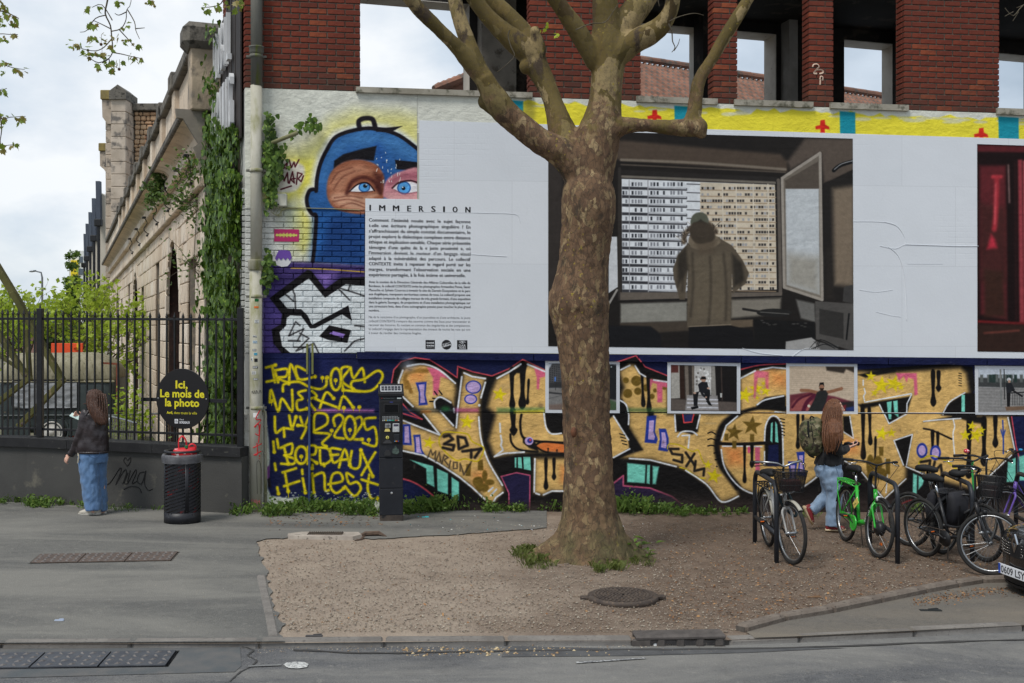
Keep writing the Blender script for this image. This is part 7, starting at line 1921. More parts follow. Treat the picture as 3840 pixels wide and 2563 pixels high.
chain(mb,[(2216,2240,440),(2218,2150,390),(2218,2098,330),(2216,2050,292),(2215,1992,258),(2212,1923,214),(2206,1800,194),(2206,1700,186),(2196,1500,180),(2190,1300,196),(2176,1190,214),(2170,1139,228),(2178,1080,206),(2188,1000,186),(2200,889,190),(2208,800,206),(2204,720,196),(2204,660,150),(2204,610,60)],0,0,20,4,True)
for q in([(2180,1990,150),(2110,2060,130),(2030,2095,96),(1940,2116,50)],[(2200,2040,160),(2125,2110,130),(2050,2165,70)],[(2255,2000,150),(2325,2070,130),(2395,2105,90),(2465,2126,40)],[(2240,2060,130),(2290,2130,100),(2330,2175,50)],[(2210,2050,150),(2200,2140,120),(2190,2185,60)]):
 chain(mb,q,0,-.35 if q[-1][1]>2140 else-.05,12,4,True)
for q in([(2190,2030,120),(2130,2050,100),(2060,2050,50)],[(2250,2030,120),(2330,2050,90),(2400,2052,40)]):chain(mb,q,.1,.45,12,4,True)
chain(mb,[(1170,1220,190),(1110,1070,200),(1015,965,180),(890,895,155),(770,800,150),(665,710,160),(600,630,165),(560,560,138),(520,480,120)],0,-.35)
chain(mb,[(545,530,110),(430,385,112),(330,270,102),(220,160,94),(120,60,88),(40,-40,84),(-90,-200,78),(-200,-420,66)],-.3,-.9)
chain(mb,[(550,540,120),(465,370,106),(405,210,95),(358,60,90),(340,-60,86),(330,-260,78),(300,-460,66)],-.33,-.2)
chain(mb,[(1165,1300,200),(1140,1130,225),(1090,980,225),(1030,850,190),(990,730,152),(962,640,134),(920,530,140),(868,425,152),(825,350,140)],0,.3)
chain(mb,[(835,355,150),(705,250,142),(605,165,126),(520,70,116),(450,-40,110),(380,-200,100),(330,-420,80)],.28,.1)
chain(mb,[(835,350,120),(800,240,112),(720,130,110),(620,40,108),(530,-50,104),(400,-190,90),(220,-360,70)],.3,.8)
chain(mb,[(868,420,100),(872,300,92),(852,215,62),(849,180,56)],.25,.15)
chain(mb,[(1190,1300,230),(1200,1130,265),(1220,980,285),(1245,850,278),(1272,740,236),(1288,640,204),(1300,500,200),(1308,380,214),(1306,280,222),(1300,150,180),(1290,0,160),(1280,-200,150),(1250,-440,120)],.02,.1)
chain(mb,[(1240,400,140),(1172,285,125),(1092,160,115),(1010,40,106),(945,-60,100),(860,-220,86),(760,-440,70)],.05,-.4)
chain(mb,[(1340,350,190),(1470,265,150),(1580,210,142),(1655,150,128),(1705,60,110),(1722,-40,106),(1760,-220,94),(1850,-440,76)],.05,-.3)
chain(mb,[(1330,280,200),(1420,140,180),(1510,20,160),(1580,-100,146),(1640,-300,120)],.1,.5)
chain(mb,[(1290,850,150),(1400,795,112),(1540,790,96),(1690,800,98),(1800,806,108),(1870,815,100),(1915,832,66)],0,-.25)
chain(mb,[(1815,815,104),(1850,720,100),(1862,620,92),(1888,500,88),(1960,380,85),(2050,230,82),(2130,100,80),(2200,-20,76),(2300,-180,66),(2380,-400,50)],-.2,-.1)
for x,y,r in((885,440,66),(600,640,92),(800,420,52),(1880,800,62),(1900,845,36),(545,640,60)):
 c=P(1500+.596*x,.596*y,TYD+(-.22 if x>1500 else.24 if x>700 else-.2))-tb;mb.ball(tuple(c),r*.596/F*TYD,12,8)
trunk=remesh(mb.build('trunk',m_bark,tree),.019,2)
def barkd(co):
 a=nz(co,(2.2,2.2,1.4),3);b=nz(co,(7,7,4),9);c=nz(co,(20,20,12),5)
 up_=np.clip((co[:,2]-3.6)/1.6,0,1)
 flake=np.floor(c*3)/3
 return(.022*a+.007*b*(1-.5*up_))+.011*flake*(1-.7*up_)
displace(trunk,barkd)
c=P(1450+.4591*1528,1280+.4591*745,TYD-.27)-tb
MB().ball(tuple(c),(.035,.03,.06),8,6).build('scar',mat('wood_scar',(112,70,46),(80,52,38),sc=20),tree,True)
LEAF=[(0,0),(.10,.10),(.34,.06),(.26,.22),(.50,.34),(.34,.44),(.40,.66),(.20,.62),(0,1),(-.20,.62),(-.40,.66),(-.34,.44),(-.50,.34),(-.26,.22),(-.34,.06),(-.10,.10)]
def leaf_mesh(m):
 me=MB().add([(x,.06*abs(x)*3-.05*y*y,y) for x,y in LEAF]+[(0,-.02,.4)],[(i,(i+1)%16,16) for i in range(16)]).mesh('leaf');me.materials.append(m);return me
m_pl1=leafmat('plane_leaf',(132,150,56),(104,126,42),(150,160,78));m_pl2=leafmat('young_leaf',(140,118,60),(122,124,56),(156,140,74));m_pl3=leafmat('lime_leaf',(190,200,60),(160,180,50))
LM=[leaf_mesh(m_pl1),leaf_mesh(m_pl2),leaf_mesh(m_pl1),leaf_mesh(m_pl3)]
rL=random.Random(23)
def leaf_at(parent,p,s,k=None):
 o=bpy.data.objects.new('leaf',LM[k if k is not None else(1 if rL.random()<.42 else 0)]);COL.objects.link(o);o.parent=parent
 o.location=p;o.scale=(s,s,s);o.rotation_euler=(rL.gauss(PI,.8),rL.gauss(0,.5),rL.random()*2*PI)
def branch(name,twigs,clusters,Y,label,T=lambda x,y:(x,y),size=.055,group=None,wd=.0085):
 """a leafy branch hanging into the picture; twigs are pixel paths, clusters (x, y, count, spread)"""
 o=T(*twigs[0][0]);e=empty(name,P(o[0],o[1],Y),0,label,'branch',group)
 mb=MB();rr_=random.Random(len(twigs))
 for i,t in enumerate(twigs):
  q=catmull([T(*a) for a in t],3);n=len(q);base=wd*(1 if i==0 else.6);dz=rr_.gauss(0,.06)
  mb.tube([P(x,y,Y+dz*k/n)-e.location for k,(x,y) in enumerate(q)],[base*(1-.6*k/n) for k in range(n)],5)
 mb.build('twig',m_twig,e)
 for x,y,n,sp_ in clusters:
  for _ in range(n):
   X,Y2=T(x+rL.gauss(0,sp_),y+rL.gauss(0,sp_*.7));leaf_at(e,P(X,Y2,Y+rL.gauss(0,.08))-e.location,size*(.55+rL.random()*.75))
 return e
T1_=lambda x,y:(x*.638,y*.638)
branch('hanging_branch',[[(700,-420),(650,-160),(632,0),(618,80),(648,150),(656,220),(662,300),(640,345),(600,372)],[(622,90),(560,110),(510,180),(470,190)],[(650,170),(590,140),(545,120)],[(656,230),(610,280),(560,300),(490,290),(430,260)],[(664,310),(720,320),(760,330),(830,345)],[(640,345),(580,370),(520,340),(480,320)],[(655,185),(710,170),(740,120),(745,60),(770,10),(775,-200)],[(750,60),(790,130),(798,180),(820,230)],[(795,170),(850,165)],[(640,345),(650,375),(690,400)],[(745,70),(700,90),(675,80)],[(700,175),(760,240),(790,275)],[(660,120),(600,30),(540,45)],[(720,20),(690,15)]],[(535,50,5,18),(580,45,3,14),(545,140,4,16),(560,130,2,10),(425,245,5,18),(460,270,5,16),(500,305,8,20),(545,330,7,20),(590,225,8,22),(620,215,6,20),(530,225,3,14),(660,265,4,18),(700,235,5,18),(750,145,3,12),(715,165,3,12),(770,250,4,16),(800,275,3,12),(560,380,6,18),(600,385,6,18),(640,380,6,18),(690,360,5,16),(670,405,3,12),(770,330,4,14),(800,350,4,14),(835,345,4,10),(620,320,6,20),(870,10,4,16),(700,8,6,22)],9.2,'drooping leafy plane branch with seed balls against the sky',T1_,.052)
sbp=bpy.data.objects['hanging_branch']
mb=MB()
for x,y in((598,332),(700,408),(594,262)):
 c=P(x*.638,y*.638,9.2)-sbp.location;mb.ball(tuple(c),.013,8,6);mb.tube([c,c+Vector((.004,0,.08))],.0015,4)
mb.build('seed_balls',mat('seed_ball',(96,70,50)),sbp)
branch('hanging_branch',[[(-160,-200),(-60,0),(-20,60),(30,70),(110,110)],[(-60,0),(-40,180),(20,200),(105,205)],[(-40,180),(-20,350),(20,380),(80,400),(145,410)],[(-20,350),(-10,520),(40,520)],[(-10,520),(0,690),(60,690),(150,685)],[(0,690),(10,760),(5,850),(85,850)]],[(10,30,6,18),(30,60,6,18),(60,80,5,16),(90,115,5,14),(20,110,5,18),(70,130,4,14),(20,150,5,16),(30,210,5,16),(75,200,4,14),(10,240,4,14),(20,370,5,16),(60,375,3,12),(90,405,5,14),(130,412,4,10),(15,420,3,14),(20,520,6,16),(25,690,5,16),(100,700,5,18),(130,690,4,12),(0,740,5,16),(40,855,6,16),(70,845,5,12),(0,870,3,12)],8.6,'leafy plane twigs reaching in at the edge of the sky beside the frame',T1_,.05)
branch('hanging_branch',[[(1400,-260),(1330,-60),(1300,20),(1250,40),(1190,45)],[(1330,-60),(1390,20),(1420,10)]],[(1200,30,5,14),(1220,55,3,10),(1290,50,4,14),(1275,30,4,14),(1330,15,4,18),(1410,15,6,20),(1390,40,3,12)],12.0,'small yellow green plane sprig hanging before the steel letters and pipe',T1_,.075)
def shoot(pts,w,leaves,Y,name='water_shoot'):
 mb=MB();q=[P(1500+.596*x,.596*y,Y)-tb for x,y in catmull(pts,4)]
 mb.tube(q,[w*(1-.6*i/len(q)) for i in range(len(q))],5);o=mb.build(name,m_twig,tree)
 for x,y in leaves:leaf_at(tree,P(1500+.596*x,.596*y,Y-.03)-tb,.05,3)
shoot([(690,190),(680,230),(700,300),(720,350),(680,400),(610,455)],.008,[],TYD-.25);shoot([(900,190),(930,140),(985,100)],.006,[(885,185),(905,195),(925,140),(930,160),(915,180)],TYD-.2);shoot([(930,200),(960,215),(1000,215)],.004,[(965,212),(985,225),(990,210),(970,230)],TYD-.2)
shoot([(1105,190),(1200,150),(1290,140),(1350,60),(1385,10)],.007,[],TYD-.4);shoot([(1690,150),(1710,200),(1715,260),(1730,300),(1710,330)],.009,[],TYD-.3);shoot([(1725,320),(1750,280),(1760,245)],.006,[],TYD-.3);shoot([(1695,135),(1760,105),(1850,85),(1912,98)],.006,[],TYD-.3);shoot([(1620,-10),(1632,40)],.006,[],TYD)
br3=branch('bare_twig',[[(3990,-60),(3900,0),(3838,20),(3800,60),(3768,30)],[(3838,20),(3812,30)],[(3800,45),(3768,62)],[(3820,45),(3798,80)]],[],12.0,'thin bare yellowish twig in front of the dark window at the frame edge',lambda x,y:(x,y),.05)
# weeds, grass, gravel, leaf litter
def grass(V,Fq,p,n,h,sp_,r):
 for _ in range(n):
  q=p+Vector((r.gauss(0,sp_),r.gauss(0,sp_*.6),0));q.z=gz(q.x);hh=h*(.4+r.random()*.9);a=r.random()*2*PI
  ln_=Vector((math.cos(a),math.sin(a),0))*hh*(.2+r.random()*.6);w_=Vector((-math.sin(a),math.cos(a),0))*.0035;b=len(V)
  V+=[q-w_,q+w_,q+ln_*.5+w_*.8+Vector((0,0,hh*.75)),q+ln_+Vector((0,0,hh*.85))];Fq.append((b,b+1,b+2,b+3))
rG=random.Random(31)
V,Fq,cs=[],[],[]
for x0,x1,y,n,h in((876,956,1936,12,.20),(1000,1100,1940,16,.22),(1100,1200,1925,20,.26),(1200,1300,1925,20,.22),(1300,1400,1935,16,.26),(1395,1430,1940,6,.12),(1505,1600,1935,16,.24),(1600,1700,1925,22,.30),(1700,1830,1918,24,.28),(1830,2050,1925,24,.14),(2050,2110,1925,6,.22),(2310,2420,1925,26,.32),(2420,2560,1930,20,.18),(2560,2800,1935,24,.12),(2990,3080,1945,8,.1),(3410,3440,1925,5,.2),(0,75,1890,12,.12),(100,330,1906,28,.13),(390,620,1918,18,.10),(660,900,1928,8,.05)):
 for k in range(n):
  px=x0+rG.random()**1.6*(x1-x0);py=y+rG.gauss(0,5)-8
  p=G(px,py);grass(V,Fq,p,7,h*.75,.05,rG)
  hh=h*(.4+rG.random()*.6)
  if h>.1:cs.append((p+Vector((0,-.02,hh*.42)),hh*.3))
wv,wf=leafcloud(cs*26,len(cs)*20,.042,.5,rnd=rG)
b=len(V);V+=[Vector((p.x,p.y,max(p.z,gz(p.x)+.003))) for p in wv];Fq+=[tuple(i+b for i in f) for f in wf]
tag(np_leaves('weeds',V,Fq,m_weed),kind='stuff')
V,Fq=[],[]
for x0,x1,y0,y1,n,h in((1940,2050,2060,2120,22,.09),(2060,2110,2080,2130,8,.07),(2235,2330,2085,2150,22,.08),(2340,2440,2080,2125,8,.07),(1980,2040,2110,2140,6,.05)):
 for k in range(n):grass(V,Fq,G(x0+rG.random()*(x1-x0),y0+rG.random()*(y1-y0)),26,h,.035,rG)
tag(np_leaves('grass',V,Fq,leafmat('grass_blade',(112,122,62),(88,100,48),(142,140,92))),kind='stuff')
dk=empty('dock_plant',G(2390,2100),0,'broad leaved dock plant growing against the tree roots','plant')
V,Fq=[],[]
for k in range(16):
 a=rG.random()*2*PI;l=.08+rG.random()*.12;p=Vector((rG.gauss(0,.1),rG.gauss(0,.06),.02+rG.random()*.22));d=Vector((math.cos(a),math.sin(a)*.6,.3+rG.random()*.5)).normalized()*l;sd_=d.cross(Vector((0,0,1))).normalized()*l*.2;b=len(V)
 V+=[p,p+d*.4+sd_,p+d-Vector((0,0,l*.3)),p+d*.4-sd_];Fq.append((b,b+1,b+2,b+3))
tag(np_leaves('foliage',V,Fq,m_weed,dk),kind='stuff')
def scatter(name,n,reg,smin,smax,m,flat=.6,seed=2,lift=0.0,road=False):
 """irregular small stones lying on the ground"""
 r=np.random.default_rng(seed);base=np.array([(1,0,0),(-.5,.87,0),(-.5,-.87,0),(0.1,0,.8),(0,0,-.8)],np.float32);fc=np.array([(0,1,3),(1,2,3),(2,0,3),(1,0,4),(2,1,4),(0,2,4)])
 Vs,Fs=[],[]
 k=0
 while k<n:
  x,y=r.uniform(reg[0],reg[2]),r.uniform(reg[1],reg[3])
  if len(reg)>4 and not reg[4](x,y,r.random()):continue
  p=G(x,y,LOW if road else 0.0);s=smin+(smax-smin)*r.random()**3;a=r.random()*6.28;c_,s_=math.cos(a),math.sin(a)
  v=base*(s*(.7+.6*r.random(3)));v=np.stack([v[:,0]*c_-v[:,1]*s_,v[:,0]*s_+v[:,1]*c_,v[:,2]*flat],1)+np.array((p.x,p.y,p.z+s*.15+lift))
  Vs.append(v);Fs.append(fc+5*k);k+=1
 return tag(np_mesh(name,np.concatenate(Vs),np.concatenate(Fs),m),kind='stuff')
def isl(name,cols,rough=.9):
 s=NT(name);g=s.n('ShaderNodeNewGeometry');r=s.n('ShaderNodeValToRGB');r.color_ramp.interpolation='CONSTANT'
 for i,c in enumerate(cols):
  if i<2:e=r.color_ramp.elements[i];e.position=i/len(cols)
  else:e=r.color_ramp.elements.new(i/len(cols))
  e.color=L(c)
 s.l(g.outputs['Random Per Island'],r.inputs[0]);s.l(r.outputs[0],s.b.inputs['Base Color']);s.b.inputs['Roughness'].default_value=rough;s.b.inputs['Specular IOR Level'].default_value=.25
 return s.m
m_peb=isl('pebbles',[(146,133,118),(134,121,107),(158,145,129),(128,117,105),(164,153,138),(140,120,100),(122,113,104),(176,167,152)])
gravel_ok=lambda x,y,t:(y>2030 or x>1700) and x>985+(y-2030)*.25 and(y<2372-max(0,x-2760)*.25) and t<(1.0 if x<2600 else.6)
scatter('gravel',24000,(985,1960,3840,2396,gravel_ok),.004,.015,m_peb)
scatter('gravel',4200,(0,1900,1060,2405),.003,.010,m_peb,seed=5)
scatter('gravel',900,(950,2412,2700,2450),.003,.013,m_peb,seed=6,road=True)
scatter('gravel',260,(1500,2430,2300,2462),.005,.022,isl('sand_grains',[(176,150,112),(150,122,90),(196,176,140)]),seed=7,road=True)
def litter(name,n,reg,s0,s1,m,seed):
 r=random.Random(seed);V,Fq=[],[]
 k=0
 while k<n:
  x,y=r.uniform(reg[0],reg[2]),r.uniform(reg[1],reg[3])
  if len(reg)>4 and not reg[4](x,y):continue
  p=G(x,y);p.z+=.004;a=r.random()*6.28;s=s0+(s1-s0)*r.random();d=Vector((math.cos(a),math.sin(a),r.gauss(0,.25)))*s;e_=Vector((-math.sin(a),math.cos(a),r.gauss(0,.35)))*s*.4;b=len(V)
  V+=[p-d*.5,p+e_*.5+Vector((0,0,.006)),p+d*.5,p-e_*.5];Fq.append((b,b+1,b+2,b+3));k+=1
 return tag(np_leaves(name,V,Fq,m),kind='stuff')
m_lit=isl('leaf_litter',[(126,88,58),(104,74,52),(146,106,70),(92,70,54),(158,122,84),(116,92,70)])
litter('fallen_leaves',2200,(2500,1970,3840,2340,lambda x,y:y<2360-(x-2800)*.2),.012,.045,m_lit,3)
litter('fallen_leaves',700,(3420,2205,3960,2275,lambda x,y:rG.random()<math.exp(-((y-(2216+max(0,3720-x)*.16))/16)**2)),.012,.035,m_lit,4)
litter('fallen_leaves',500,(1000,1940,2600,2360),.012,.04,m_lit,5)
litter('fallen_leaves',160,(1000,1930,1440,1975),.03,.07,m_lit,6)
litter('paper_scraps',46,(1480,1935,2420,1990),.015,.05,isl('litter_bits',[(206,206,204),(186,188,192),(206,204,198),(60,170,180)]),8)
for nm,lb,px,m,d in(('plastic_strip','thin turquoise plastic strip on the ground near the wall weeds',(1595,1942),(60,180,186),(.10,.02)),('metal_strip','dark flat metal strip lying by the kerb beside the edging stones',(1178,2388),(66,64,64),(.14,.03)),('tape_piece','pale blue scrap lying on the asphalt pavement',(222,2330),(150,160,178),(.08,.03)),('black_rag','crumpled black rag lying on the parking bay asphalt',(3490,2292),(30,32,32),(.20,.05)),('wood_stick','short brown stick lying on the gravel beyond the manhole cover',(3054,2242),(120,92,66),(.14,.012)),('blue_cap','small pale blue plastic cap lying in the gravel',(3138,2284),(140,170,206),(.03,.02))):
 o=MB().bbox((0,0,.006),(d[0],d[1],.012),.004).bbox((d[0]*.2,d[1]*.3,.012),(d[0]*.5,d[1]*.5,.012),.003,Matrix.Rotation(.3,4,'Z')).build(nm,mat('scrap_'+nm,m),None);o.location=G(*px);tag(o,lb,nm.split('_')[1] if nm!='black_rag' else 'rag')
# litter bin
m_bin=pm('bin_black_paint',(30,31,36),(38,38,42),sc=8,rough=.45,bump=.1,bsc=80,c3=(96,90,84),sc3=26,t3=(.68,.72))
m_bag=pm('grey_bin_bag',(112,112,115),(84,84,88),sc=10,rough=.35,alpha=.75)
m_red=pm('red_bag',(196,30,40),(178,24,34),sc=8,rough=.5,c3=(222,214,210),sc3=18,t3=(.6,.64))
bp_=G(684,1958);bn=empty('litter_bin',bp_,.03,'black slatted cylindrical litter bin with a grey liner and red shopping bag','bin')
BR,BH=.228,.905
MB().lathe([(BR,0),(BR,.14),(BR-.012,.14),(BR-.012,.005),(.01,.005)],40).build('base_band',m_bin,bn,True,fixn=True)
MB().lathe([(BR,.77),(BR,.84),(BR-.012,.84),(BR-.012,.77)],40,cap=False).add(*(lambda q:(q.v,q.f))(MB().lathe([(BR-.012,.77),(BR,.77)],40,cap=False))).build('top_band',m_bin,bn,True)
for k in range(4):
 a0=-PI/2+.30+k*PI/2+.2;mb=MB();vs=[]
 for j in range(2):
  for i in range(5):a=a0-.10+.2*i/4;vs.append((BR*math.cos(a),BR*math.sin(a),.14+.63*j))
 mb.add(vs,[(i,i+1,6+i,5+i) for i in range(4)]);o=mb.build('upright_band',m_bin,bn,True)
 md=o.modifiers.new('t','SOLIDIFY');md.thickness=.008
sm_=None
for k in range(4):
 a0=-PI/2+.30+k*PI/2+.3;a1=a0+PI/2-.2
 for j in range(15):
  if sm_ is None or j==0:
   vs=[];
   for i in range(8):
    t=i/7;a=a0+(a1-a0)*t
    for h,r in((0,BR),(.026,BR),(.026,BR-.006),(0,BR-.006)):vs.append((r*math.cos(a),r*math.sin(a),t*.10+h))
   sm_=MB().add(vs,[(i*4+q,i*4+(q+1)%4,i*4+4+(q+1)%4,i*4+4+q) for i in range(7) for q in range(4)]).mesh('slat');sm_.materials.append(m_bin)
  z=.085+j*.044
  if z+.10>.80+.03:continue
  o=bpy.data.objects.new('slat',sm_);COL.objects.link(o);o.parent=bn;o.location=(0,0,z)
vs=[];n=40
for j in range(14):
 for i in range(n):a=2*PI*i/n;r=BR-.03+.012*mnoise.noise(Vector((math.cos(a)*3,math.sin(a)*3,j*.5)));vs.append((r*math.cos(a),r*math.sin(a),.02+j*.063))
o=MB().add(vs,[(j*n+i,j*n+(i+1)%n,(j+1)*n+(i+1)%n,(j+1)*n+i) for j in range(13) for i in range(n)]).build('contents',isl('bin_contents',[(60,60,64)]) if False else pm('bin_contents',(46,46,50),(70,68,68),sc=9,rough=.4,c3=(150,50,54),sc3=5,t3=(.56,.6)),bn,True)
vs=[]
for j,(r0,z) in enumerate(((BR-.02,.87),(BR+.012,.875),(BR+.03,.85),(BR+.026,.80),(BR+.022,.765))):
 for i in range(n):a=2*PI*i/n;r=r0+(.012*mnoise.noise(Vector((math.cos(a)*4,math.sin(a)*4,j*1.3))))*(j>1);vs.append((r*math.cos(a),r*math.sin(a),z+(.012*mnoise.noise(Vector((math.cos(a)*3,math.sin(a)*3,7))) if j>2 else 0)))
MB().add(vs,[(j*n+i,j*n+(i+1)%n,(j+1)*n+(i+1)%n,(j+1)*n+i) for j in range(4) for i in range(n)]).build('liner',m_bag,bn,True)
MB().lathe([(BR-.05,.895),(BR+.002,.895),(BR+.004,.905),(BR,.92),(BR-.05,.92),(BR-.052,.905)],40,cap=False).build('rim',m_bin,bn,True)
rb=empty('shopping_bag',bp_+Vector((.03,-.02,.80)),.2,'red and white patterned shopping bag stuffed into the litter bin','bag')
MB().loft([((0,0,0),(.14,0,0),(0,.09,0),.7),((0,0,.08),(.16,0,0),(0,.10,0),.6),((.01,0,.15),(.13,0,.01),(0,.07,0),.6)],20).build('bag_body',m_red,rb,True)
for dx,hh,w in((-.02,.17,.09),(.10,.07,.08)):MB().tube(catmull([(dx-w/2,-.03,.13),(dx-w/2,-.03,.13+hh*.7),(dx,-.035,.13+hh),(dx+w/2,-.03,.13+hh*.6),(dx+w/2,-.03,.13)],5),[(.003,.012)]*21,6).build('bag_handle',mat('red_strap',(204,34,44),rough=.5),rb)
MB().lathe([(.022,0),(.022,.03),(.015,.034)],12,Matrix.Translation((.03,-.06,.15))).build('green_cap',mat('green_plastic',(40,110,70),rough=.4),rb)
# parking meter
m_mtr=pm('meter_black',(30,32,38),(36,38,44),sc=5,rough=.4,bump=.08,bsc=90,c3=(52,52,54),sc3=14,t3=(.62,.7))
m_mdk=mat('meter_plastic',(20,20,22),(28,28,30),sc=9,rough=.5)
mp_=G(1466,1950);mt=empty('parking_meter',mp_,PSI+.03,'tall black parking meter with solar panel, screen and keypads on the mural wall','parking meter')
mW,mD=.315,.24
PX=lambda x:(x-243)*.351/285;PZ=lambda y:(1484-y)*.351/285
def mbox(name,x0,x1,y0,y1,d0,d1,m,parent=mt,r=.006):
 return MB().bbox(((PX(x0)+PX(x1))/2,-mD/2-(d0+d1)/2,(PZ(y0)+PZ(y1))/2),(PX(x1)-PX(x0),d1-d0,PZ(y0)-PZ(y1)),r).build(name,m,parent)
mbox('lower_door',121,370,1138,1420,-mD,-.0,m_mtr);mbox('middle_door',121,368,814,1134,-mD,-.0,m_mtr);mbox('housing',118,366,158,810,-mD,-.0,m_mtr)
mbox('foot',124,370,1422,1490,-mD,.0,pm('dirty_foot',(84,74,66),(58,52,48),sc=9,rough=.9,c3=(36,36,38),sc3=14))
hd_=MB().prism([(0,0),(0,.0),(-mD-.03,0),(-mD-.03,.03),(-.02,.15),(0,.15)][1:],-mW/2-.008,mW/2+.008,Matrix.Translation((0,mD/2+.012,PZ(156)))@Matrix.Rotation(PI/2,4,'Z')@Matrix.Rotation(0,4,'X')).build('solar_hood',m_mdk,mt)
sl=math.atan2(.12,mD+.01)
so=MB().bbox((0,0,0),(.275,.16,.006),.003).build('solar_panel',mat('pale_frame',(190,192,194),rough=.4),mt);so.location=(0,-.02,PZ(156)+.093);so.rotation_euler=(sl,0,0)
for i in range(6):
 for j in range(2):MB().box((-.108+i*.0432,-.033+j*.066,.0035),(.038,.06,.002)).build('solar_cell',mat('solar_cell',(44,46,52),(52,54,60),sc=60,rough=.25),so)
mbox('header_strip',130,358,168,196,.0,.004,mat('header_dark',(26,30,32),rough=.3));mbox('header_label',306,350,172,186,.0042,.006,mat('label_white',(206,214,214)))
mb=MB().box((PX(145),-mD/2-.005,PZ(178)),(.008,.002,.012));mb.build('header_arrow',mat('red_mark',(190,40,36)),mt)
mb=MB();sign=text_data('Stationnement payant',1.0,.0);v,f=sign;lo,hi=v[:,0].min(),v[:,0].max();k_=.15/(hi-lo)
mb.add([((q[0]-lo)*k_-.105,-mD/2-.0056,PZ(181)+q[1]*.009) for q in v],f).build('lettering',mat('faded_white',(150,160,160)),mt,fixn=False)
con=mbox('console',132,354,204,664,.0,.014,m_mdk,r=.012)
mbox('screen_bezel',160,330,238,336,.0142,.022,mat('bezel',(34,34,36),rough=.5),con);mbox('screen',175,314,243,326,.0222,.026,mat('dark_screen',(8,9,12),rough=.12),con)
mbox('console_logo',228,262,217,223,.0142,.016,mat('blue_logo',(70,80,160)),con,.001)
kc=[(196,198,196),(186,206,206),(226,190,70),(120,200,220),(120,200,220),(120,200,220),(60,180,140),(60,180,140),(220,110,100),(220,120,70),(206,206,200)]
for r in range(4):
 for c in range(11):
  if r==0 and c>9:continue
  mbox('key',152+c*16.5,162+c*16.5,369+r*13,377+r*13+(3 if r==3 else 0),.0142,.018,mat('key_%d'%c,kc[c],rough=.4) if r==3 else mat('key_grey',(160,164,166),rough=.4),con,.002)
cr_=mbox('card_slot',178,240,446,494,.0142,.03,mat('steel_grey',(150,152,152),rough=.35,metal=.5),con);mbox('slot',190,230,466,472,.0302,.033,m_mdk,cr_,.001);mbox('slot',207,213,450,490,.0302,.033,m_mdk,cr_,.001)
MB().prism([(PX(184),PZ(500)),(PX(222),PZ(500)),(PX(232),PZ(530)),(PX(172),PZ(530))],-mD/2-.022,-mD/2-.0142).build('yellow_label',mat('label_yellow',(222,204,120)),con)
pd=mbox('pin_pad',258,330,446,538,.0142,.03,mat('silver_pad',(186,188,190),rough=.4,metal=.3),con);mbox('pad_display',270,320,452,474,.0302,.032,mat('pad_lcd',(70,66,84),rough=.2),pd,.001)
for r in range(4):
 for c in range(4):mbox('pad_key',269+c*14,279+c*14,484+r*13,493+r*13,.0302,.034,mat('pad_key',(214,216,216),rough=.4),pd,.002)
MB().lathe([(.022,0),(.022,.008),(.017,.012)],20,Matrix.Translation((PX(204),-mD/2-.0142,PZ(594)))@Matrix.Rotation(PI/2,4,'X')).build('coin_knob',mat('coin_yellow',(206,196,96),rough=.4),con);MB().box((PX(204),-mD/2-.0275,PZ(594)),(.006,.004,.034),Matrix.Identity(4)).build('coin_slot',m_mdk,con)
MB().prism([(PX(188),PZ(618)),(PX(222),PZ(618)),(PX(256),PZ(656)),(PX(152),PZ(656))],-mD/2-.02,-mD/2-.0142).build('chute',mat('chute_grey',(60,60,62),rough=.6),con)
rd_=mbox('card_reader',270,332,560,644,.0142,.034,mat('reader_black',(38,40,44),rough=.3),con)
for i,c in enumerate(((60,130,190),(230,170,60),(210,60,50),(70,90,170))):mbox('card_logo',276+i*13,286+i*13,628,638,.0342,.036,mat('cardlogo_%d'%i,c),rd_,.001)
MB().prism([(PX(172+0),PZ(786)),(PX(172),PZ(756)),(PX(188),PZ(730)),(PX(206),PZ(724)),(PX(226),PZ(732)),(PX(240),PZ(758)),(PX(242),PZ(786))],-mD/2-.02,-mD/2-.0005).build('ticket_tray',mat('tray_grey',(46,46,48),rough=.6),mt)
MB().prism([(PX(250),PZ(752)),(PX(258),PZ(716)),(PX(276),PZ(712)),(PX(284),PZ(682)),(PX(296),PZ(682)),(PX(304),PZ(712)),(PX(322),PZ(716)),(PX(328),PZ(752)),(PX(310),PZ(770)),(PX(268),PZ(770))],-mD/2-.024,-mD/2-.0005).build('receipt_flap',mat('flap_green',(84,100,94),(60,70,66),sc=30,rough=.25),mt)
MB().lathe([(.015,0),(.015,.006),(.008,.008)],14,Matrix.Translation((PX(249),-mD/2,PZ(1184)))@Matrix.Rotation(PI/2,4,'X')).build('lock',mat('lock_steel',(200,200,200),rough=.3,metal=.8),mt)
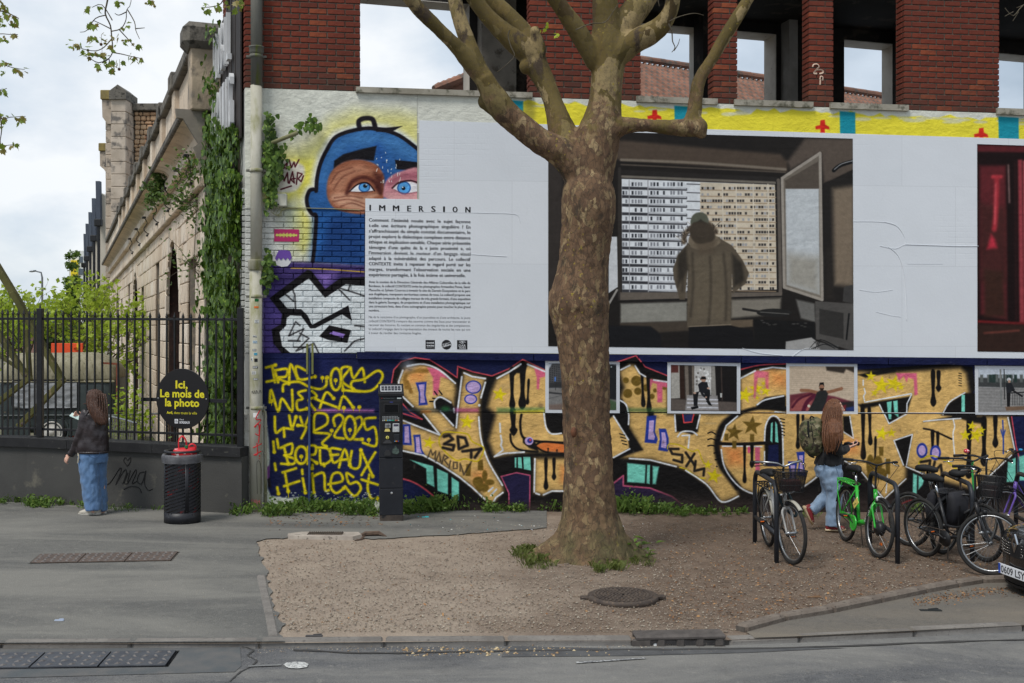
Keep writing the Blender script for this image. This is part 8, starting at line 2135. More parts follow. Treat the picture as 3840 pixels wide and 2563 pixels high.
# bicycle stands
m_std=pm('stand_paint',(34,38,46),(44,46,50),sc=6,rough=.5,bump=.15,bsc=50,c3=(92,84,76),sc3=16,t3=(.64,.7))
def stand(pa_,pb__,h,label):
 e=empty('bicycle_stand',pa_,math.atan2(pb__.y-pa_.y,pb__.x-pa_.x),label,'bike stand','tubular bike stands on the gravel');l=(pb__-pa_).length
 q=[(0,0,-.2),(0,0,h-.17)]+[(.17-.17*math.cos(t*PI/12),0,h-.17+.17*math.sin(t*PI/12)) for t in range(1,7)]+[(l-.17+.17*math.sin(t*PI/12),0,h-.17+.17*math.cos(t*PI/12)) for t in range(0,6)]+[(l,0,h-.17),(l,0,-.2)]
 MB().tube(q,.027,14).build('hoop',m_std,e,True);MB().tube([(.02,0,.31),(l-.02,0,.31)],.024,12).build('crossbar',m_std,e,True);return e
sa=stand(G(2912,2109),G(2831,2033),.87,'dark tubular bike stand with the white bicycle leaning on it')
stand(G(3366,2112),G(3262,2036),.87,'dark tubular bike stand beside the green bicycle')
stand(G(3646,2104),G(3530,2030),.86,'dark tubular bike stand buried among the black bicycles')
stand(G(3935,2100),G(3810,2030),.86,'dark tubular bike stand beside the purple bicycle at the frame edge')
# bicycles
m_tyre=pm('bike_tyre',(30,30,31),(44,42,40),sc=14,rough=.85,bump=.3,bsc=120,bdist=.003);m_alu=pm('bike_alloy',(176,178,180),(150,152,154),sc=12,rough=.3,metal=.85)
m_chr=mat('chrome',(206,208,210),rough=.15,metal=1.0);m_bk=mat('bike_black',(26,26,28),(34,34,36),sc=16,rough=.45);m_rub=mat('grip_rubber',(22,22,23),rough=.7);m_spk=mat('spoke_steel',(120,122,124),rough=.35,metal=.8)
m_grn=pm('bright_green_frame',(52,172,56),(44,158,50),sc=4,rough=.3,coat=.3,c3=(70,120,62),sc3=18,t3=(.68,.72));m_whf=pm('white_frame',(164,163,160),(140,139,136),sc=6,rough=.35);m_blf=pm('black_frame',(30,31,34),(42,42,44),sc=7,rough=.4,c3=(80,74,68),sc3=18,t3=(.64,.7));m_pur=pm('purple_frame',(108,84,168),(94,72,152),sc=6,rough=.35)
m_cream_l=mat('amber',(226,110,30),rough=.25);m_glass=mat('lamp_glass',(206,208,210),rough=.1)
XR,XF=-.53,.53
def bicycle(label,loc,heading,fm,R=.335,steer=0.0,lean=0.0,step=True,rack=None,basket=False,pann=False,fend=None,guard=None,hubmotor=False,rimm=None,tyw=.021,bars='flat',sad=.86,hb=1.02,extras=None,stemm=None):
 b=empty('bicycle',loc,heading,label,'bicycle','bicycles parked along the stands');b.rotation_euler=(lean,0,heading)
 hx,hz_=.375,.70;ax=Vector((-.27,0,.96)).normalized()
 S=Matrix.Translation((hx,0,hz_))@Matrix.Rotation(steer,4,ax)@Matrix.Translation((-hx,0,-hz_))
 def wheel(name,x,M):
  t=MB().torus((x,0,R),R-tyw,tyw,48,10,M).build(name,m_tyre,b,True)
  MB().torus((x,0,R),R-tyw*2-.006,.010,48,8,M,rz=.011).build('rim',rimm or m_alu,t,True)
  mb=MB();rr_=R-tyw*2-.008
  for k in range(32):
   a=2*PI*k/32;sd_=.03 if k%2 else-.03;a2=a+(.5 if(k//2)%2 else-.5)
   p,q=Vector((x+.022*math.cos(a2),sd_,R+.022*math.sin(a2))),Vector((x+rr_*math.cos(a),0,R+rr_*math.sin(a)))
   mb.tube([M@p,M@q],.0013,3,cap=False)
  mb.build('spokes',m_spk,t)
  big=hubmotor and x>0
  MB().lathe([(.008,-.075),(.012,-.05),(.06 if big else.024,-.045),(.085 if big else.014,-.02),(.085 if big else.014,.02),(.06 if big else.024,.045),(.012,.05),(.008,.075)],20,M@Matrix.Translation((x,0,R))@Matrix.Rotation(PI/2,4,'X')).build('hub',m_bk if big else m_alu,t,True)
  return t
 I=Matrix.Identity(4)
 wr=wheel('rear_wheel',XR,I);wf_=wheel('front_wheel',XF,S)
 BB=Vector((-.09,0,.29));st_=Vector((-.235,0,.72));h0,h1=Vector((.40,0,.61)),Vector((.36,0,.76))
 f=MB();tr=.024 if guard else.017
 f.tube([BB,st_],.017 if not guard else.02,12);f.tube([h0-Vector((-.006,0,.02)),h1],.023,12)
 if step:
  f.tube(catmull([BB,BB+Vector((.08,0,.03)),Vector((.16,0,.36)),h0],5),tr*1.35 if guard else tr,12)
  if not guard:f.tube(catmull([BB.lerp(st_,.32),Vector((.08,0,.44)),Vector((.22,0,.55)),h1-Vector((0,0,.03))],5),.014,10)
 else:
  f.tube([BB,h0],.018,12);f.tube([st_-Vector((0,0,.04)),h1-Vector((0,0,.03))],.015,12)
 for sy in(-1,1):
  f.tube([BB+Vector((-.02,sy*.03,0)),(XR,sy*.06,R)],.010,8);f.tube([st_.lerp(BB,.12)+Vector((0,sy*.02,0)),(XR,sy*.06,R)],.009,8)
 fr=f.build('frame',fm,b,True)
 fk=MB()
 for sy in(-1,1):fk.tube(catmull([S@Vector((.408,sy*.028,.60)),S@Vector((.42,sy*.055,.56)),S@Vector((.47,sy*.055,.46)),S@Vector((XF,sy*.055,R))],4),[.014]*6+[.011]*7,10)
 fk.tube([S@Vector((.408,-.04,.60)),S@Vector((.408,.04,.60))],.016,8);fork=fk.build('fork',fm,b,True)
 MB().tube([S@h1,S@Vector((.355,0,.80)),S@Vector((.335,0,hb-.04)),S@Vector((.355,0,hb))],.013,10).build('stem',stemm or m_bk,b,True)
 if bars=='flat':hq=[(.355,0,hb),(.33,.12,hb+.03),(.26,.25,hb+.035),(.18,.33,hb+.03)]
 else:hq=[(.355,0,hb),(.38,.10,hb+.04),(.30,.24,hb+.05),(.14,.29,hb+.03)]
 hbp=MB().tube(catmull([S@Vector((x,-y,z)) for x,y,z in hq[::-1]]+[S@Vector(q) for q in hq[1:]],4),.0115,8).build('handlebar',m_bk if fm is not m_whf else m_alu,b,True)
 for sy in(-1,1):
  e1,e0=S@Vector((hq[-1][0],sy*hq[-1][1],hq[-1][2])),S@Vector((hq[-2][0],sy*hq[-2][1],hq[-2][2]));d=(e1-e0).normalized()
  MB().tube([e1-d*.115,e1+d*.01],.0175,10).build('grip',m_rub,hbp,True)
  MB().tube([e1-d*.16+Vector((0,0,-.01)),S@Vector((hq[-2][0]+.07,sy*(hq[-2][1]+.0),hq[-2][2]-.03)),S@Vector((hq[-1][0]+.075,sy*hq[-1][1],hq[-1][2]-.035))],.006,6).build('brake_lever',m_chr,hbp,True)
  MB().tube(catmull([S@Vector((hq[-2][0]+.05,sy*hq[-2][1],hq[-2][2]-.02)),S@Vector((.52,sy*.18,hb+.02)),S@Vector((.55,sy*.07,hb-.12)),(.42,sy*.03,.72)],6),.0035,5).build('cable',m_rub,hbp)
 MB().tube([st_,Vector((-.235,0,.72))+(st_-BB).normalized()*(sad-.76)],.0135,10).build('seat_post',m_chr,b,True)
 sc_=st_+(st_-BB).normalized()*(sad-.75)
 sd=MB();rg=[]
 for x,w,t in((-.13,.03,.02),(-.11,.085,.04),(-.05,.095,.045),(.02,.06,.04),(.09,.035,.035),(.14,.026,.028),(.155,.012,.015)):rg.append((sc_+Vector((x,0,.02+.012*math.cos(x*9))),(0,w,0),(0,0,t),.85))
 sd.loft(rg,16);saddle=sd.build('saddle',m_rub,b,True)
 MB().torus(sc_-Vector((.06,0,.03)),.022,.006,12,5).build('saddle_clamp',m_alu,saddle)
 ck=MB().lathe([(.09,-.004),(.09,.004)] if not guard else[(.06,-.004),(.06,.004)],28,Matrix.Translation(BB+Vector((0,-.055,0)))@Matrix.Rotation(PI/2,4,'X'))
 for sy,an in((-1,2.7),(1,2.7+PI)):ck.tube([BB+Vector((0,sy*.07,0)),BB+Vector((.165*math.cos(an),sy*.085,.165*math.sin(an)))],.010,8)
 ck.tube([BB+Vector((0,-.07,0)),BB+Vector((0,.07,0))],.016,10)
 crk_=ck.build('crankset',m_bk,b,True)
 for sy,an in((-1,2.7),(1,2.7+PI)):
  c=BB+Vector((.165*math.cos(an),sy*.135,.165*math.sin(an)));pdl=MB().bbox(tuple(c),(.095,.085,.026),.006).build('pedal',m_bk,crk_);MB().bbox((c.x,c.y,c.z),(.1,.045,.012),.002).build('reflector',m_cream_l,pdl)
 ch=MB()
 for dz in(.09 if not guard else.06,-.09 if not guard else-.06):ch.tube([BB+Vector((0,-.055,dz)),(XR,-.055,R+(dz*.45))],.005,5)
 ch.build('chain',m_iron,b)
 if guard:
  pl_=[(-.0+.075*math.cos(t),.075*math.sin(t)) for t in np.linspace(-PI/2,PI/2,9)]
  loop=[(BB.x+x,BB.z+z) for x,z in pl_]+[(BB.x-.1,BB.z+.085),(XR+.02,R+.035),(XR-.02,R+.01),(XR+.02,R-.015),(BB.x-.18,BB.z+.02),(BB.x-.10,BB.z+.0),(BB.x-.10,BB.z-.06)]
  MB().prism(loop,-.078,-.062).build('chain_case',fm,b)
  MB().torus((BB.x,-.07,BB.z),.082,.013,26,8,rz=.012).build('chain_ring_guard',fm,b,True)
 if fend is not None:
  for x,M,a0,a1 in((XR,I,.25,2.85),(XF,S,.9,2.5)):
   mb=MB();vs=[];n=18
   for i in range(n+1):
    a=a0+(a1-a0)*i/n
    for yy_,dr in((-.026,.008),(-.014,.02),(.014,.02),(.026,.008)):vs.append(M@Vector((x+(R+dr)*math.cos(a),yy_,R+(R+dr)*math.sin(a))))
   o=mb.add(vs,[(i*4+k,i*4+k+1,i*4+5+k,i*4+4+k) for i in range(n) for k in range(3)]).build('mudguard',fend,b,True);md=o.modifiers.new('t','SOLIDIFY');md.thickness=.003
 if rack is not None:
  mb=MB();zr_=.735
  mb.tube(catmull([(-.30,.07,zr_),(-.55,.075,zr_+.005),(-.74,.06,zr_+.01),(-.76,0,zr_+.01),(-.74,-.06,zr_+.01),(-.55,-.075,zr_+.005),(-.30,-.07,zr_)],4),.0095,8)
  for y in(-.028,.0,.028):mb.tube([(-.32,y,zr_),(-.75,y,zr_+.01)],.006,6)
  for x in(-.38,-.52,-.66):mb.tube([(x,-.073,zr_),(x,.073,zr_)],.006,6)
  for sy in(-1,1):mb.tube([(-.70,sy*.068,zr_),(-.66,sy*.075,.58),(XR,sy*.07,R+.01)],.0085,8);mb.tube([(-.52,sy*.075,zr_),(-.60,sy*.075,.6)],.007,6)
  mb.tube([(-.30,.07,zr_),(-.245,0,.70),(-.30,-.07,zr_)],.008,6)
  mb.build('rack',rack,b,True)
 if basket:
  B0=S@Vector((.42,0,hb-.25));Mx=S@Matrix.Translation((.50,0,hb-.26))
  mb=MB();n=22;loops=[]
  for j,(wd_,ln_,z) in enumerate(((.13,.10,0),(.145,.115,.08),(.16,.13,.16),(.175,.145,.23))):
   loops.append([(ln_*math.copysign(abs(math.cos(t))**.5,math.cos(t)),wd_*math.copysign(abs(math.sin(t))**.5,math.sin(t)),z) for t in[2*PI*i/n for i in range(n)]])
  for i in range(n):mb.tube([Mx@Vector(l[i]) for l in loops],.0028,4)
  for j,l in enumerate(loops):mb.tube([Mx@Vector(p) for p in l],.0055 if j==3 else.003,5,closed=True)
  for k in range(6):mb.tube([Mx@Vector((-.1,-.11+k*.044,0)),Mx@Vector((.1,-.11+k*.044,0))],.0028,4)
  bk_=mb.build('basket',m_bk,b)
  vs=[Mx@(Vector(p)*1.0) for l in loops for p in l]
  o=MB().add(vs,[(j*n+i,j*n+(i+1)%n,(j+1)*n+(i+1)%n,(j+1)*n+i) for j in range(3) for i in range(n)]).build('mesh_liner',pm('basket_mesh',(24,24,26),rough=.7,alpha=.72),bk_)
  MB().bbox((0,0,.07),(.14,.2,.12),.01,Mx).build('basket_insert',mat('dark_pouch',(48,44,44),(96,44,40),sc=9,rough=.8),bk_)
 MB().lathe([(.028,-.02),(.034,.0),(.034,.018),(.022,.024)],16,S@Matrix.Translation((.455,0,.665))@Matrix.Rotation(PI/2,4,'Y')).build('headlamp',m_glass if guard else m_bk,b,True)
 MB().tube([BB+Vector((-.06,.04,-.01)),BB+Vector((-.20,.13,-.285))],.008,8).build('kickstand',m_alu,b)
 if pann:
  for sy in(-1,1):
   MB().loft([((-.55,sy*.115,.36),(.13,0,0),(0,.055,0),.5),((-.54,sy*.13,.5),(.16,0,0),(0,.075,0),.5),((-.53,sy*.125,.68),(.17,0,0),(0,.065,0),.5),((-.53,sy*.10,.75),(.15,0,0),(0,.035,0),.5)],18).build('pannier',pm('pannier_cloth',(46,46,52),(34,34,38),sc=6,rough=.8),b,True)
   MB().box((-.62,sy*.20,.45),(.02,.006,.34)).build('pannier_strap',m_rub,b)
 return b,S
b1,S1=bicycle('white city bicycle with a black front basket leaning on the first stand',G(2925,2082),-PI/2+.02,m_whf,.345,.22,.06,True,m_bk,True,False,pm('cream_mudguard',(166,162,150),rough=.4),None,bars='swept',sad=.92,hb=1.06)
mb=MB();
o=MB().tube(catmull([(.25,.02,.80),(.2,.09,.72),(.28,.14,.55),(.36,.10,.5),(.36,-.02,.62),(.3,-.05,.75)],5),.016,8).build('cable_lock',mat('dark_green_sleeve',(26,44,48),rough=.6),b1,True)
b2,S2_=bicycle('bright green hire bicycle with green rear rack beside the walking woman',G(3228,2060),-PI/2+.06,m_grn,.335,.10,-.05,True,m_grn,False,False,m_bk,True,True,bars='flat',sad=.93,hb=1.04)
MB().bbox((-.52,0,.70),(.36,.13,.055),.02).build('battery',m_bk,b2)
tg=MB().prism([(-.09,.0),(.06,.02),(.09,-.06),(-.07,-.075)],-.002,.002,Matrix.Translation((-.09,-.06,.56))@Matrix.Rotation(-.5,4,'Y')).build('frame_tag',mat('tag_yellow',(226,206,110),rough=.5),b2)
v,f=text_data('TITAN',1.0,.02);MB().add([(-.06+q[0]*.026,-.0032,-.045+q[1]*.026) for q in v],f,Matrix.Translation((-.09,-.06,.56))@Matrix.Rotation(-.5,4,'Y')).build('lettering',m_ink,tg,fixn=False)
v,f=text_data('LE VELO  TBM',1.0,.01);lo,hi=v[:,0].min(),v[:,0].max()
dwn=Vector((.16,0,.36)),Vector((.39,0,.60));dd=(dwn[1]-dwn[0])
MB().add([tuple(dwn[0]+dd*((q[0]-lo)/(hi-lo))+Vector((-dd.z,0,dd.x)).normalized()*((q[1]-.35)*.045)+Vector((0,-.0345,0))) for q in v],f).build('lettering',m_wprint,b2,fixn=False)
MB().bbox(tuple(S2_@Vector((.53,.03,.16))),(.07,.006,.03),.004).build('wheel_reflector',m_cream_l,b2)
sd2=MB().lathe([(.0335,0),(.0335,.1),(.03,.11)],14,Matrix.Translation((.3,-.30,hb_ if False else.0))) if False else None
b3,S3=bicycle('old black bicycle with dark panniers seen from behind at the third stand',G(3539,2078)+Vector((.53*math.cos(.7),.53*math.sin(.7),0)),.7,m_blf,.335,.2,.08,True,m_blf,False,True,m_bk,None,bars='flat',sad=.95,hb=1.05,rimm=mat('dull_rim',(120,118,114),rough=.5,metal=.6))
bell=MB().ball((.2,.2,1.13),(.035,.035,.03),14,10).build('bell',pm('dotted_red_bell',(190,30,50),rough=.25,c2=(190,30,50),c3=(235,225,225),sc3=60,t3=(.56,.58)),b3,True)
b4,S4=bicycle('black bicycle with a green taped stem squeezed between stand and panniers',G(3690,2108)-Vector((.53*math.cos(-1.05),.53*math.sin(-1.05),0)),-1.05,m_blf,.33,-.25,-.06,False,None,False,False,None,None,bars='flat',sad=.98,hb=1.12,stemm=mat('green_tape',(60,160,80),rough=.5))
b5,S5=bicycle('black bicycle with tilted mesh basket and big spoked front wheel by the car',G(3712,2158)-Vector((.53*math.cos(-1.25),.53*math.sin(-1.25),0)),-1.25,m_blf,.34,.8,.05,True,None,True,False,None,None,bars='swept',sad=.95,hb=1.08)
b6,S6=bicycle('purple bicycle parked behind the black car at the frame edge',G(3775,2034)-Vector((.53*math.cos(PI+.45),.53*math.sin(PI+.45),0)),PI+.45,m_pur,.335,-.3,.0,True,None,False,False,m_bk,None,bars='flat',sad=.95,hb=1.1)
MB().bbox(tuple(S6@Vector((.34,.1,1.14))),(.03,.05,.03),.01).build('blue_bell',mat('bright_blue',(40,140,190),rough=.3),b6)
MB().tube(catmull([(-.6,.05,.5),(-.66,.12,.3),(-.7,.06,.2)],4),.015,6).build('chain_lock',m_iron,b5)
# parked car, nose in view
m_car=pm('black_car_paint',(14,15,18),rough=.22,spec=.5,coat=1.0);m_trim=mat('car_trim',(22,22,24),(28,28,30),sc=30,rough=.55)
hd2=Vector((-.99,-.14,0));em=P(3800,2040,11.2);gzc=em.z-.59
car=empty('parked_car',(em.x-hd2.x*.02,em.y-hd2.y*.02,gzc),math.atan2(hd2.y,hd2.x),'black hatchback with its nose and Spanish plate poking in beside the bicycles','car');car.scale=(.9,.9,.9)
HWD=.84
def plan(y):
 a=abs(y)/HWD
 return-(.40*a**2+.45*a**6)
stn=[0,.05,.12,.22,.36,.55,.8,1.15]
def nose(y,zn):
 return plan(y)-max(0,(zn-.62))**1.6*1.5-max(0,(.30-zn))*.25
cz=[.17,.2,.28,.36,.44,.52,.6,.66,.71,.75]
ny=25;ys=[HWD*math.sin((i/(ny-1)-.5)*PI) for i in range(ny)]
vs=[(nose(y,z),y*(1-.05*max(0,z-.5)),z) for z in cz for y in ys]
fq=[(j*ny+i,j*ny+i+1,(j+1)*ny+i+1,(j+1)*ny+i) for j in range(len(cz)-1) for i in range(ny-1)]
rows=9
for r in range(1,rows+1):
 t=r/rows;zb=.75+.13*t**.75
 for y in ys:
  x0_=nose(y,.75);xb=-1.25-.12*(y/HWD)**2
  yy_=y*(.98-.02*t);cam_=-.07*(abs(y)/HWD)**3
  vs.append((x0_+(min(xb,x0_-.05)-x0_)*t,yy_,zb+cam_*t+.012*math.cos(y/HWD*4)*t))
 b0=(len(cz)+r-2)*ny
 fq+=[(b0+i,b0+i+1,b0+ny+i+1,b0+ny+i) for i in range(ny-1)]
body=MB().add(vs,fq)
for sy in(-1,1):
 pr_=[(-.75,.2),(-3.9,.22),(-4.0,.6),(-3.95,.92),(-1.3,.88),(-.9,.82),(-.66,.75),(-.62,.5)]
 body.add([(x,sy*HWD*(1.0 if x<-.8 else.985),z) for x,z in pr_]+[(x,sy*HWD*.9,z) for x,z in pr_],[tuple(range(8)),tuple(range(8,16))[::-1]]+[(i,(i+1)%8,8+(i+1)%8,8+i) for i in range(8)])
cab=[(-1.2,.88,.78),(-1.75,1.38,.62),(-2.2,1.46,.60),(-3.2,1.42,.58),(-3.75,1.02,.72),(-4.0,.95,.74)]
body.add([(x,s_*w_,z) for x,z,w_ in cab for s_ in(-1,1)],[(i*2,i*2+1,i*2+3,i*2+2) for i in(1,2,4)])
body.add([(-4.0,-HWD,.25),(-4.0,HWD,.25),(-4.0,HWD,.95),(-4.0,-HWD,.95)],[(0,1,2,3)])
body.build('body',m_car,car,True)
m_cg=mat('car_glass',(20,24,28),rough=.08)
MB().add([(-1.2,-.78,.88),(-1.2,.78,.88),(-1.75,.62,1.38),(-1.75,-.62,1.38)],[(0,1,2,3)]).build('windscreen',m_cg,car);MB().add([(-3.2,-.58,1.42),(-3.2,.58,1.42),(-3.75,.72,1.02),(-3.75,-.72,1.02)],[(0,1,2,3)]).build('rear_window',m_cg,car)
for sy in(-1,1):MB().add([(-1.25,sy*.785,.89),(-3.75,sy*.725,1.02),(-3.2,sy*.58,1.42),(-2.2,sy*.60,1.46),(-1.75,sy*.62,1.38)],[(0,1,2,3,4)]).build('side_window',m_cg,car)
def on_nose(y,z,out=.004):return Vector((nose(y,z)+out,y,z))
def npatch(name,y0,y1,z0,z1,out,m,parent=car,n=10):
 k=4;vs=[on_nose(y0+(y1-y0)*i/n,z0+(z1-z0)*j/k,out) for j in range(k+1) for i in range(n+1)]
 o=MB().add(vs,[(j*(n+1)+i,j*(n+1)+i+1,(j+1)*(n+1)+i+1,(j+1)*(n+1)+i) for j in range(k) for i in range(n)]).build(name,m,parent,True,fixn=False);return o
gr_=npatch('grille',-.42,.42,.50,.67,.003,m_trim)
for z in(.525,.555,.585,.615,.645):
 mb=MB()
 for i in range(18):
  y=-.40+i*.047
  if abs(y)<.09:continue
  p=on_nose(y,z,.008);mb.bbox(tuple(p),(.008,.03,.008),.002,None)
 mb.build('grille_bar',m_chr,gr_)
npatch('lower_intake',-.55,.55,.21,.31,.003,m_trim);npatch('bumper_lip',-.78,.78,.17,.20,.012,m_trim)
for sy in(-1,1):npatch('headlight',sy*.48,sy*.76,.60,.72,.006,mat('headlamp_glass',(150,160,170),rough=.08))
dm=MB();P4=[(0,.105),(.055,0),(0,-.105),(-.055,0)];eo=on_nose(0,.655,.02)
for i in range(4):
 a,b_=P4[i],P4[(i+1)%4]
 q=[a,b_,(b_[0]*.45,b_[1]*.45),(a[0]*.45,a[1]*.45)]
 dm.add([(eo.x,eo.y+y,eo.z+z) for y,z in q]+[(eo.x-.02,eo.y+y,eo.z+z) for y,z in q]+[],[(0,1,2,3),(4,7,6,5),(0,4,5,1),(1,5,6,2),(2,6,7,3),(3,7,4,0)])
dm.build('diamond_emblem',m_chr,car)
pp=on_nose(0,.345,.035);pl8=MB().bbox((pp.x,0,pp.z),(.012,.52,.112),.003).build('number_plate',mat('plate_white',(214,216,220),rough=.4),car)
MB().bbox((pp.x+.0066,-.238,pp.z),(.0016,.042,.108),.0005).build('plate_band',mat('plate_blue',(30,70,160),rough=.4),pl8)
v,f=text_data('0609 LSY',1.0,.015);lo,hi=v[:,0].min(),v[:,0].max()
MB().add([(pp.x+.0072,-.208+(q[0]-lo)/(hi-lo)*.452,pp.z-.038+q[1]/.7*.077) for q in v],f).build('lettering',m_ink,pl8,fixn=False)
v,f=text_data('E',1.0,.0);MB().add([(pp.x+.008,-.246+q[0]*.02,pp.z-.042+q[1]*.022) for q in v],f).build('lettering',m_wprint,pl8,fixn=False)
for x in(-.82,-3.3):
 for sy in(-1,1):
  wv_=MB().torus((x,sy*.76,.31),.245,.068,32,10,rz=.09).build('wheel',m_tyre,car,True)
  MB().lathe([(.2,-.05),(.2,.06),(.17,.05),(.06,.06),(.03,.07)],24,Matrix.Translation((x,sy*.76,.31))@Matrix.Rotation(-sy*PI/2,4,'X')).build('rim',m_alu,wv_,True)
MB().box((-2.2,0,.22),(3.2,1.3,.08)).build('underbody',m_trim,car)
# people
def skinm(name,c,c2):
 s=NT(name);col=s.mix(s.ramp(s.noise(18,4),.35,.7),L(c),L(c2));s.l(col,s.b.inputs['Base Color']);s.b.inputs['Roughness'].default_value=.5
 s.b.inputs['Subsurface Weight'].default_value=.12;s.b.inputs['Subsurface Radius'].default_value=(.012,.005,.003);return s.m
m_skin=skinm('skin',(222,178,156),(208,156,134))
def denim(name,c1,c2,c3):
 s=NT(name);v=s.coord('Object');col=s.mix(s.ramp(s.noise(3.5,6,.6,s.coord('Object',(1,1,.5))),.35,.68),L(c1),L(c2));col=s.mix(s.ramp(s.noise(9,7,.7,s.coord('Object',(1,1,.35))),.55,.75),col,L(c3))
 s.l(col,s.b.inputs['Base Color']);s.b.inputs['Roughness'].default_value=.85;s.b.inputs['Sheen Weight'].default_value=.15
 nb=s.bump(s.noise(8,5,.6,s.coord('Object',(1,1,.6))),.5,.02);nb=s.bump(s.noise(300,2,.5,v),.15,.002,nb);s.l(nb,s.b.inputs['Normal']);return s.m
def hairm(name,c1,c2,c3):
 s=NT(name);col=s.mix(s.ramp(s.noise(7,6,.7,s.coord('Object',(9,9,.5))),.3,.7),L(c1),L(c2));col=s.mix(s.ramp(s.noise(22,4,.7,s.coord('Object',(6,6,.25))),.55,.72),col,L(c3))
 s.l(col,s.b.inputs['Base Color']);s.b.inputs['Roughness'].default_value=.38;s.b.inputs['Specular IOR Level'].default_value=.5
 s.l(s.bump(s.noise(16,5,.7,s.coord('Object',(9,9,.2))),.8,.02),s.b.inputs['Normal']);return s.m
def hand(mb,w,d,palm,side,ln=.17,curl=.5,hold=0.0):
 """palm and five fingers: w wrist, d direction of the hand, palm the way the palm faces, side the thumb's side"""
 d=d.normalized();palm=(palm-d*palm.dot(d)).normalized();sd=d.cross(palm)*(1 if d.cross(palm).dot(side)>0 else-1)
 pl=ln*.52
 mb.loft([(w-d*.02,sd*.022,palm*.017),(w+d*pl*.35,sd*.034,palm*.015),(w+d*pl*.85,sd*.040,palm*.013),(w+d*pl,sd*.036,palm*.010)],12)
 for i,(o,l) in enumerate(((.029,.80),(.010,.92),(-.010,.86),(-.029,.68))):
  b=w+d*pl*.95+sd*o;L_=ln*.5*l;c=curl*(1+.12*i)
  p1=b+(d*math.cos(c*.6)+palm*math.sin(c*.6))*L_*.45;p2=p1+(d*math.cos(c*1.5)+palm*math.sin(c*1.5))*L_*.33;p3=p2+(d*math.cos(c*2.2)+palm*math.sin(c*2.2))*L_*.24
  mb.tube([b-d*.015,b,p1,p2,p3],[.0095,.0095,.0088,.008,.0065],8)
 b=w+d*pl*.25+sd*.026;p1=b+(d*.6+sd*.7+palm*.3).normalized()*.036;p2=p1+(d*.85+sd*.25+palm*.45).normalized()*.03;p3=p2+(d*.95+palm*.4).normalized()*.022
 mb.tube([b-sd*.012,b,p1,p2,p3],[.012,.0125,.011,.0095,.007],8)
def head(mb,c,f,u,s=1.0):
 """skull, jaw, nose, lips, chin, brow and ears; c centre, f the way the face looks, u up"""
 f=f.normalized();u=(u-f*u.dot(f)).normalized();r=f.cross(u)
 R_=Matrix((r,f,u)).transposed().to_4x4();M=Matrix.Translation(c)@R_@Matrix.Scale(s,4)
 mb.ball((0,-.012,.02),(.075,.096,.10),20,14,M)
 mb.loft([((0,.028,-.02),(.062,0,0),(0,.062,0)),((0,.032,-.05),(.055,0,0),(0,.058,0)),((0,.042,-.082),(.038,0,0),(0,.044,0)),((0,.055,-.108),(.02,0,0),(0,.024,0))],16,M)
 mb.loft([((0,.082,.03),(.008,0,0),(0,.010,0)),((0,.098,.0),(.010,0,0),(0,.011,0)),((0,.110,-.022),(.015,0,0),(0,.013,0)),((0,.094,-.034),(.013,0,0),(0,.010,0))],10,M)
 mb.ball((0,.086,-.054),(.022,.012,.007),10,6,M);mb.ball((0,.084,-.066),(.020,.012,.008),10,6,M);mb.ball((0,.080,-.1),(.018,.016,.014),10,6,M)
 for sx in(-1,1):
  mb.ball((sx*.032,.068,-.02),(.026,.02,.02),10,6,M);mb.ball((sx*.030,.074,.03),(.026,.014,.009),10,6,M)
  mb.loft([((sx*.074,-.008,.022),(.006,0,0),(0,.018,0)),((sx*.078,-.012,.0),(.007,0,0),(0,.017,0)),((sx*.074,-.004,-.03),(.005,0,0),(0,.008,0))],8,M)
 return M
def face_parts(parent,M,lips=(176,96,92)):
 for sx in(-1,1):
  e=MB().ball((sx*.031,.078,.008),(.0135,.010,.0085),12,8,M).build('eye',mat('eye_white',(224,220,216),rough=.2),parent,True);MB().ball((sx*.031,.0865,.008),(.006,.003,.006),10,6,M).build('iris',mat('iris',(60,72,80),rough=.15),e,True)
  MB().tube([M@Vector((sx*x,y,z)) for x,y,z in((.014,.088,.026),(.03,.087,.032),(.048,.074,.027))],[.0025,.0035,.002],6).build('eyebrow',mat('eyebrow',(96,66,46)),parent)
 MB().ball((0,.0915,-.055),(.019,.009,.0055),12,6,M).ball((0,.0895,-.066),(.017,.009,.006),12,6,M).build('lips',mat('lips',lips,rough=.4),parent,True)
def hairgroove(co):
 a=np.arctan2(co[:,1],co[:,0]);return np.array([.007*mnoise.noise(Vector((t*9,z*.9,0)))+.004*mnoise.noise(Vector((t*26,z*1.2,3))) for t,z in zip(a,co[:,2])],np.float32)
def folds(amp,sc,seed):
 return lambda co:amp*nz(co,(sc,sc,sc*.8),seed)+amp*.5*nz(co,(sc*2.3,sc*2.3,sc*1.4),seed+3)
def locks(name,m,parent,paths,rad):
 mb=MB()
 for q in paths:n=len(q);mb.tube(catmull(q,4),[rad*(1-.75*i/(4*(n-1))) for i in range(4*(n-1)+1)],5)
 return mb.build(name,m,parent,True)
rP=random.Random(77)
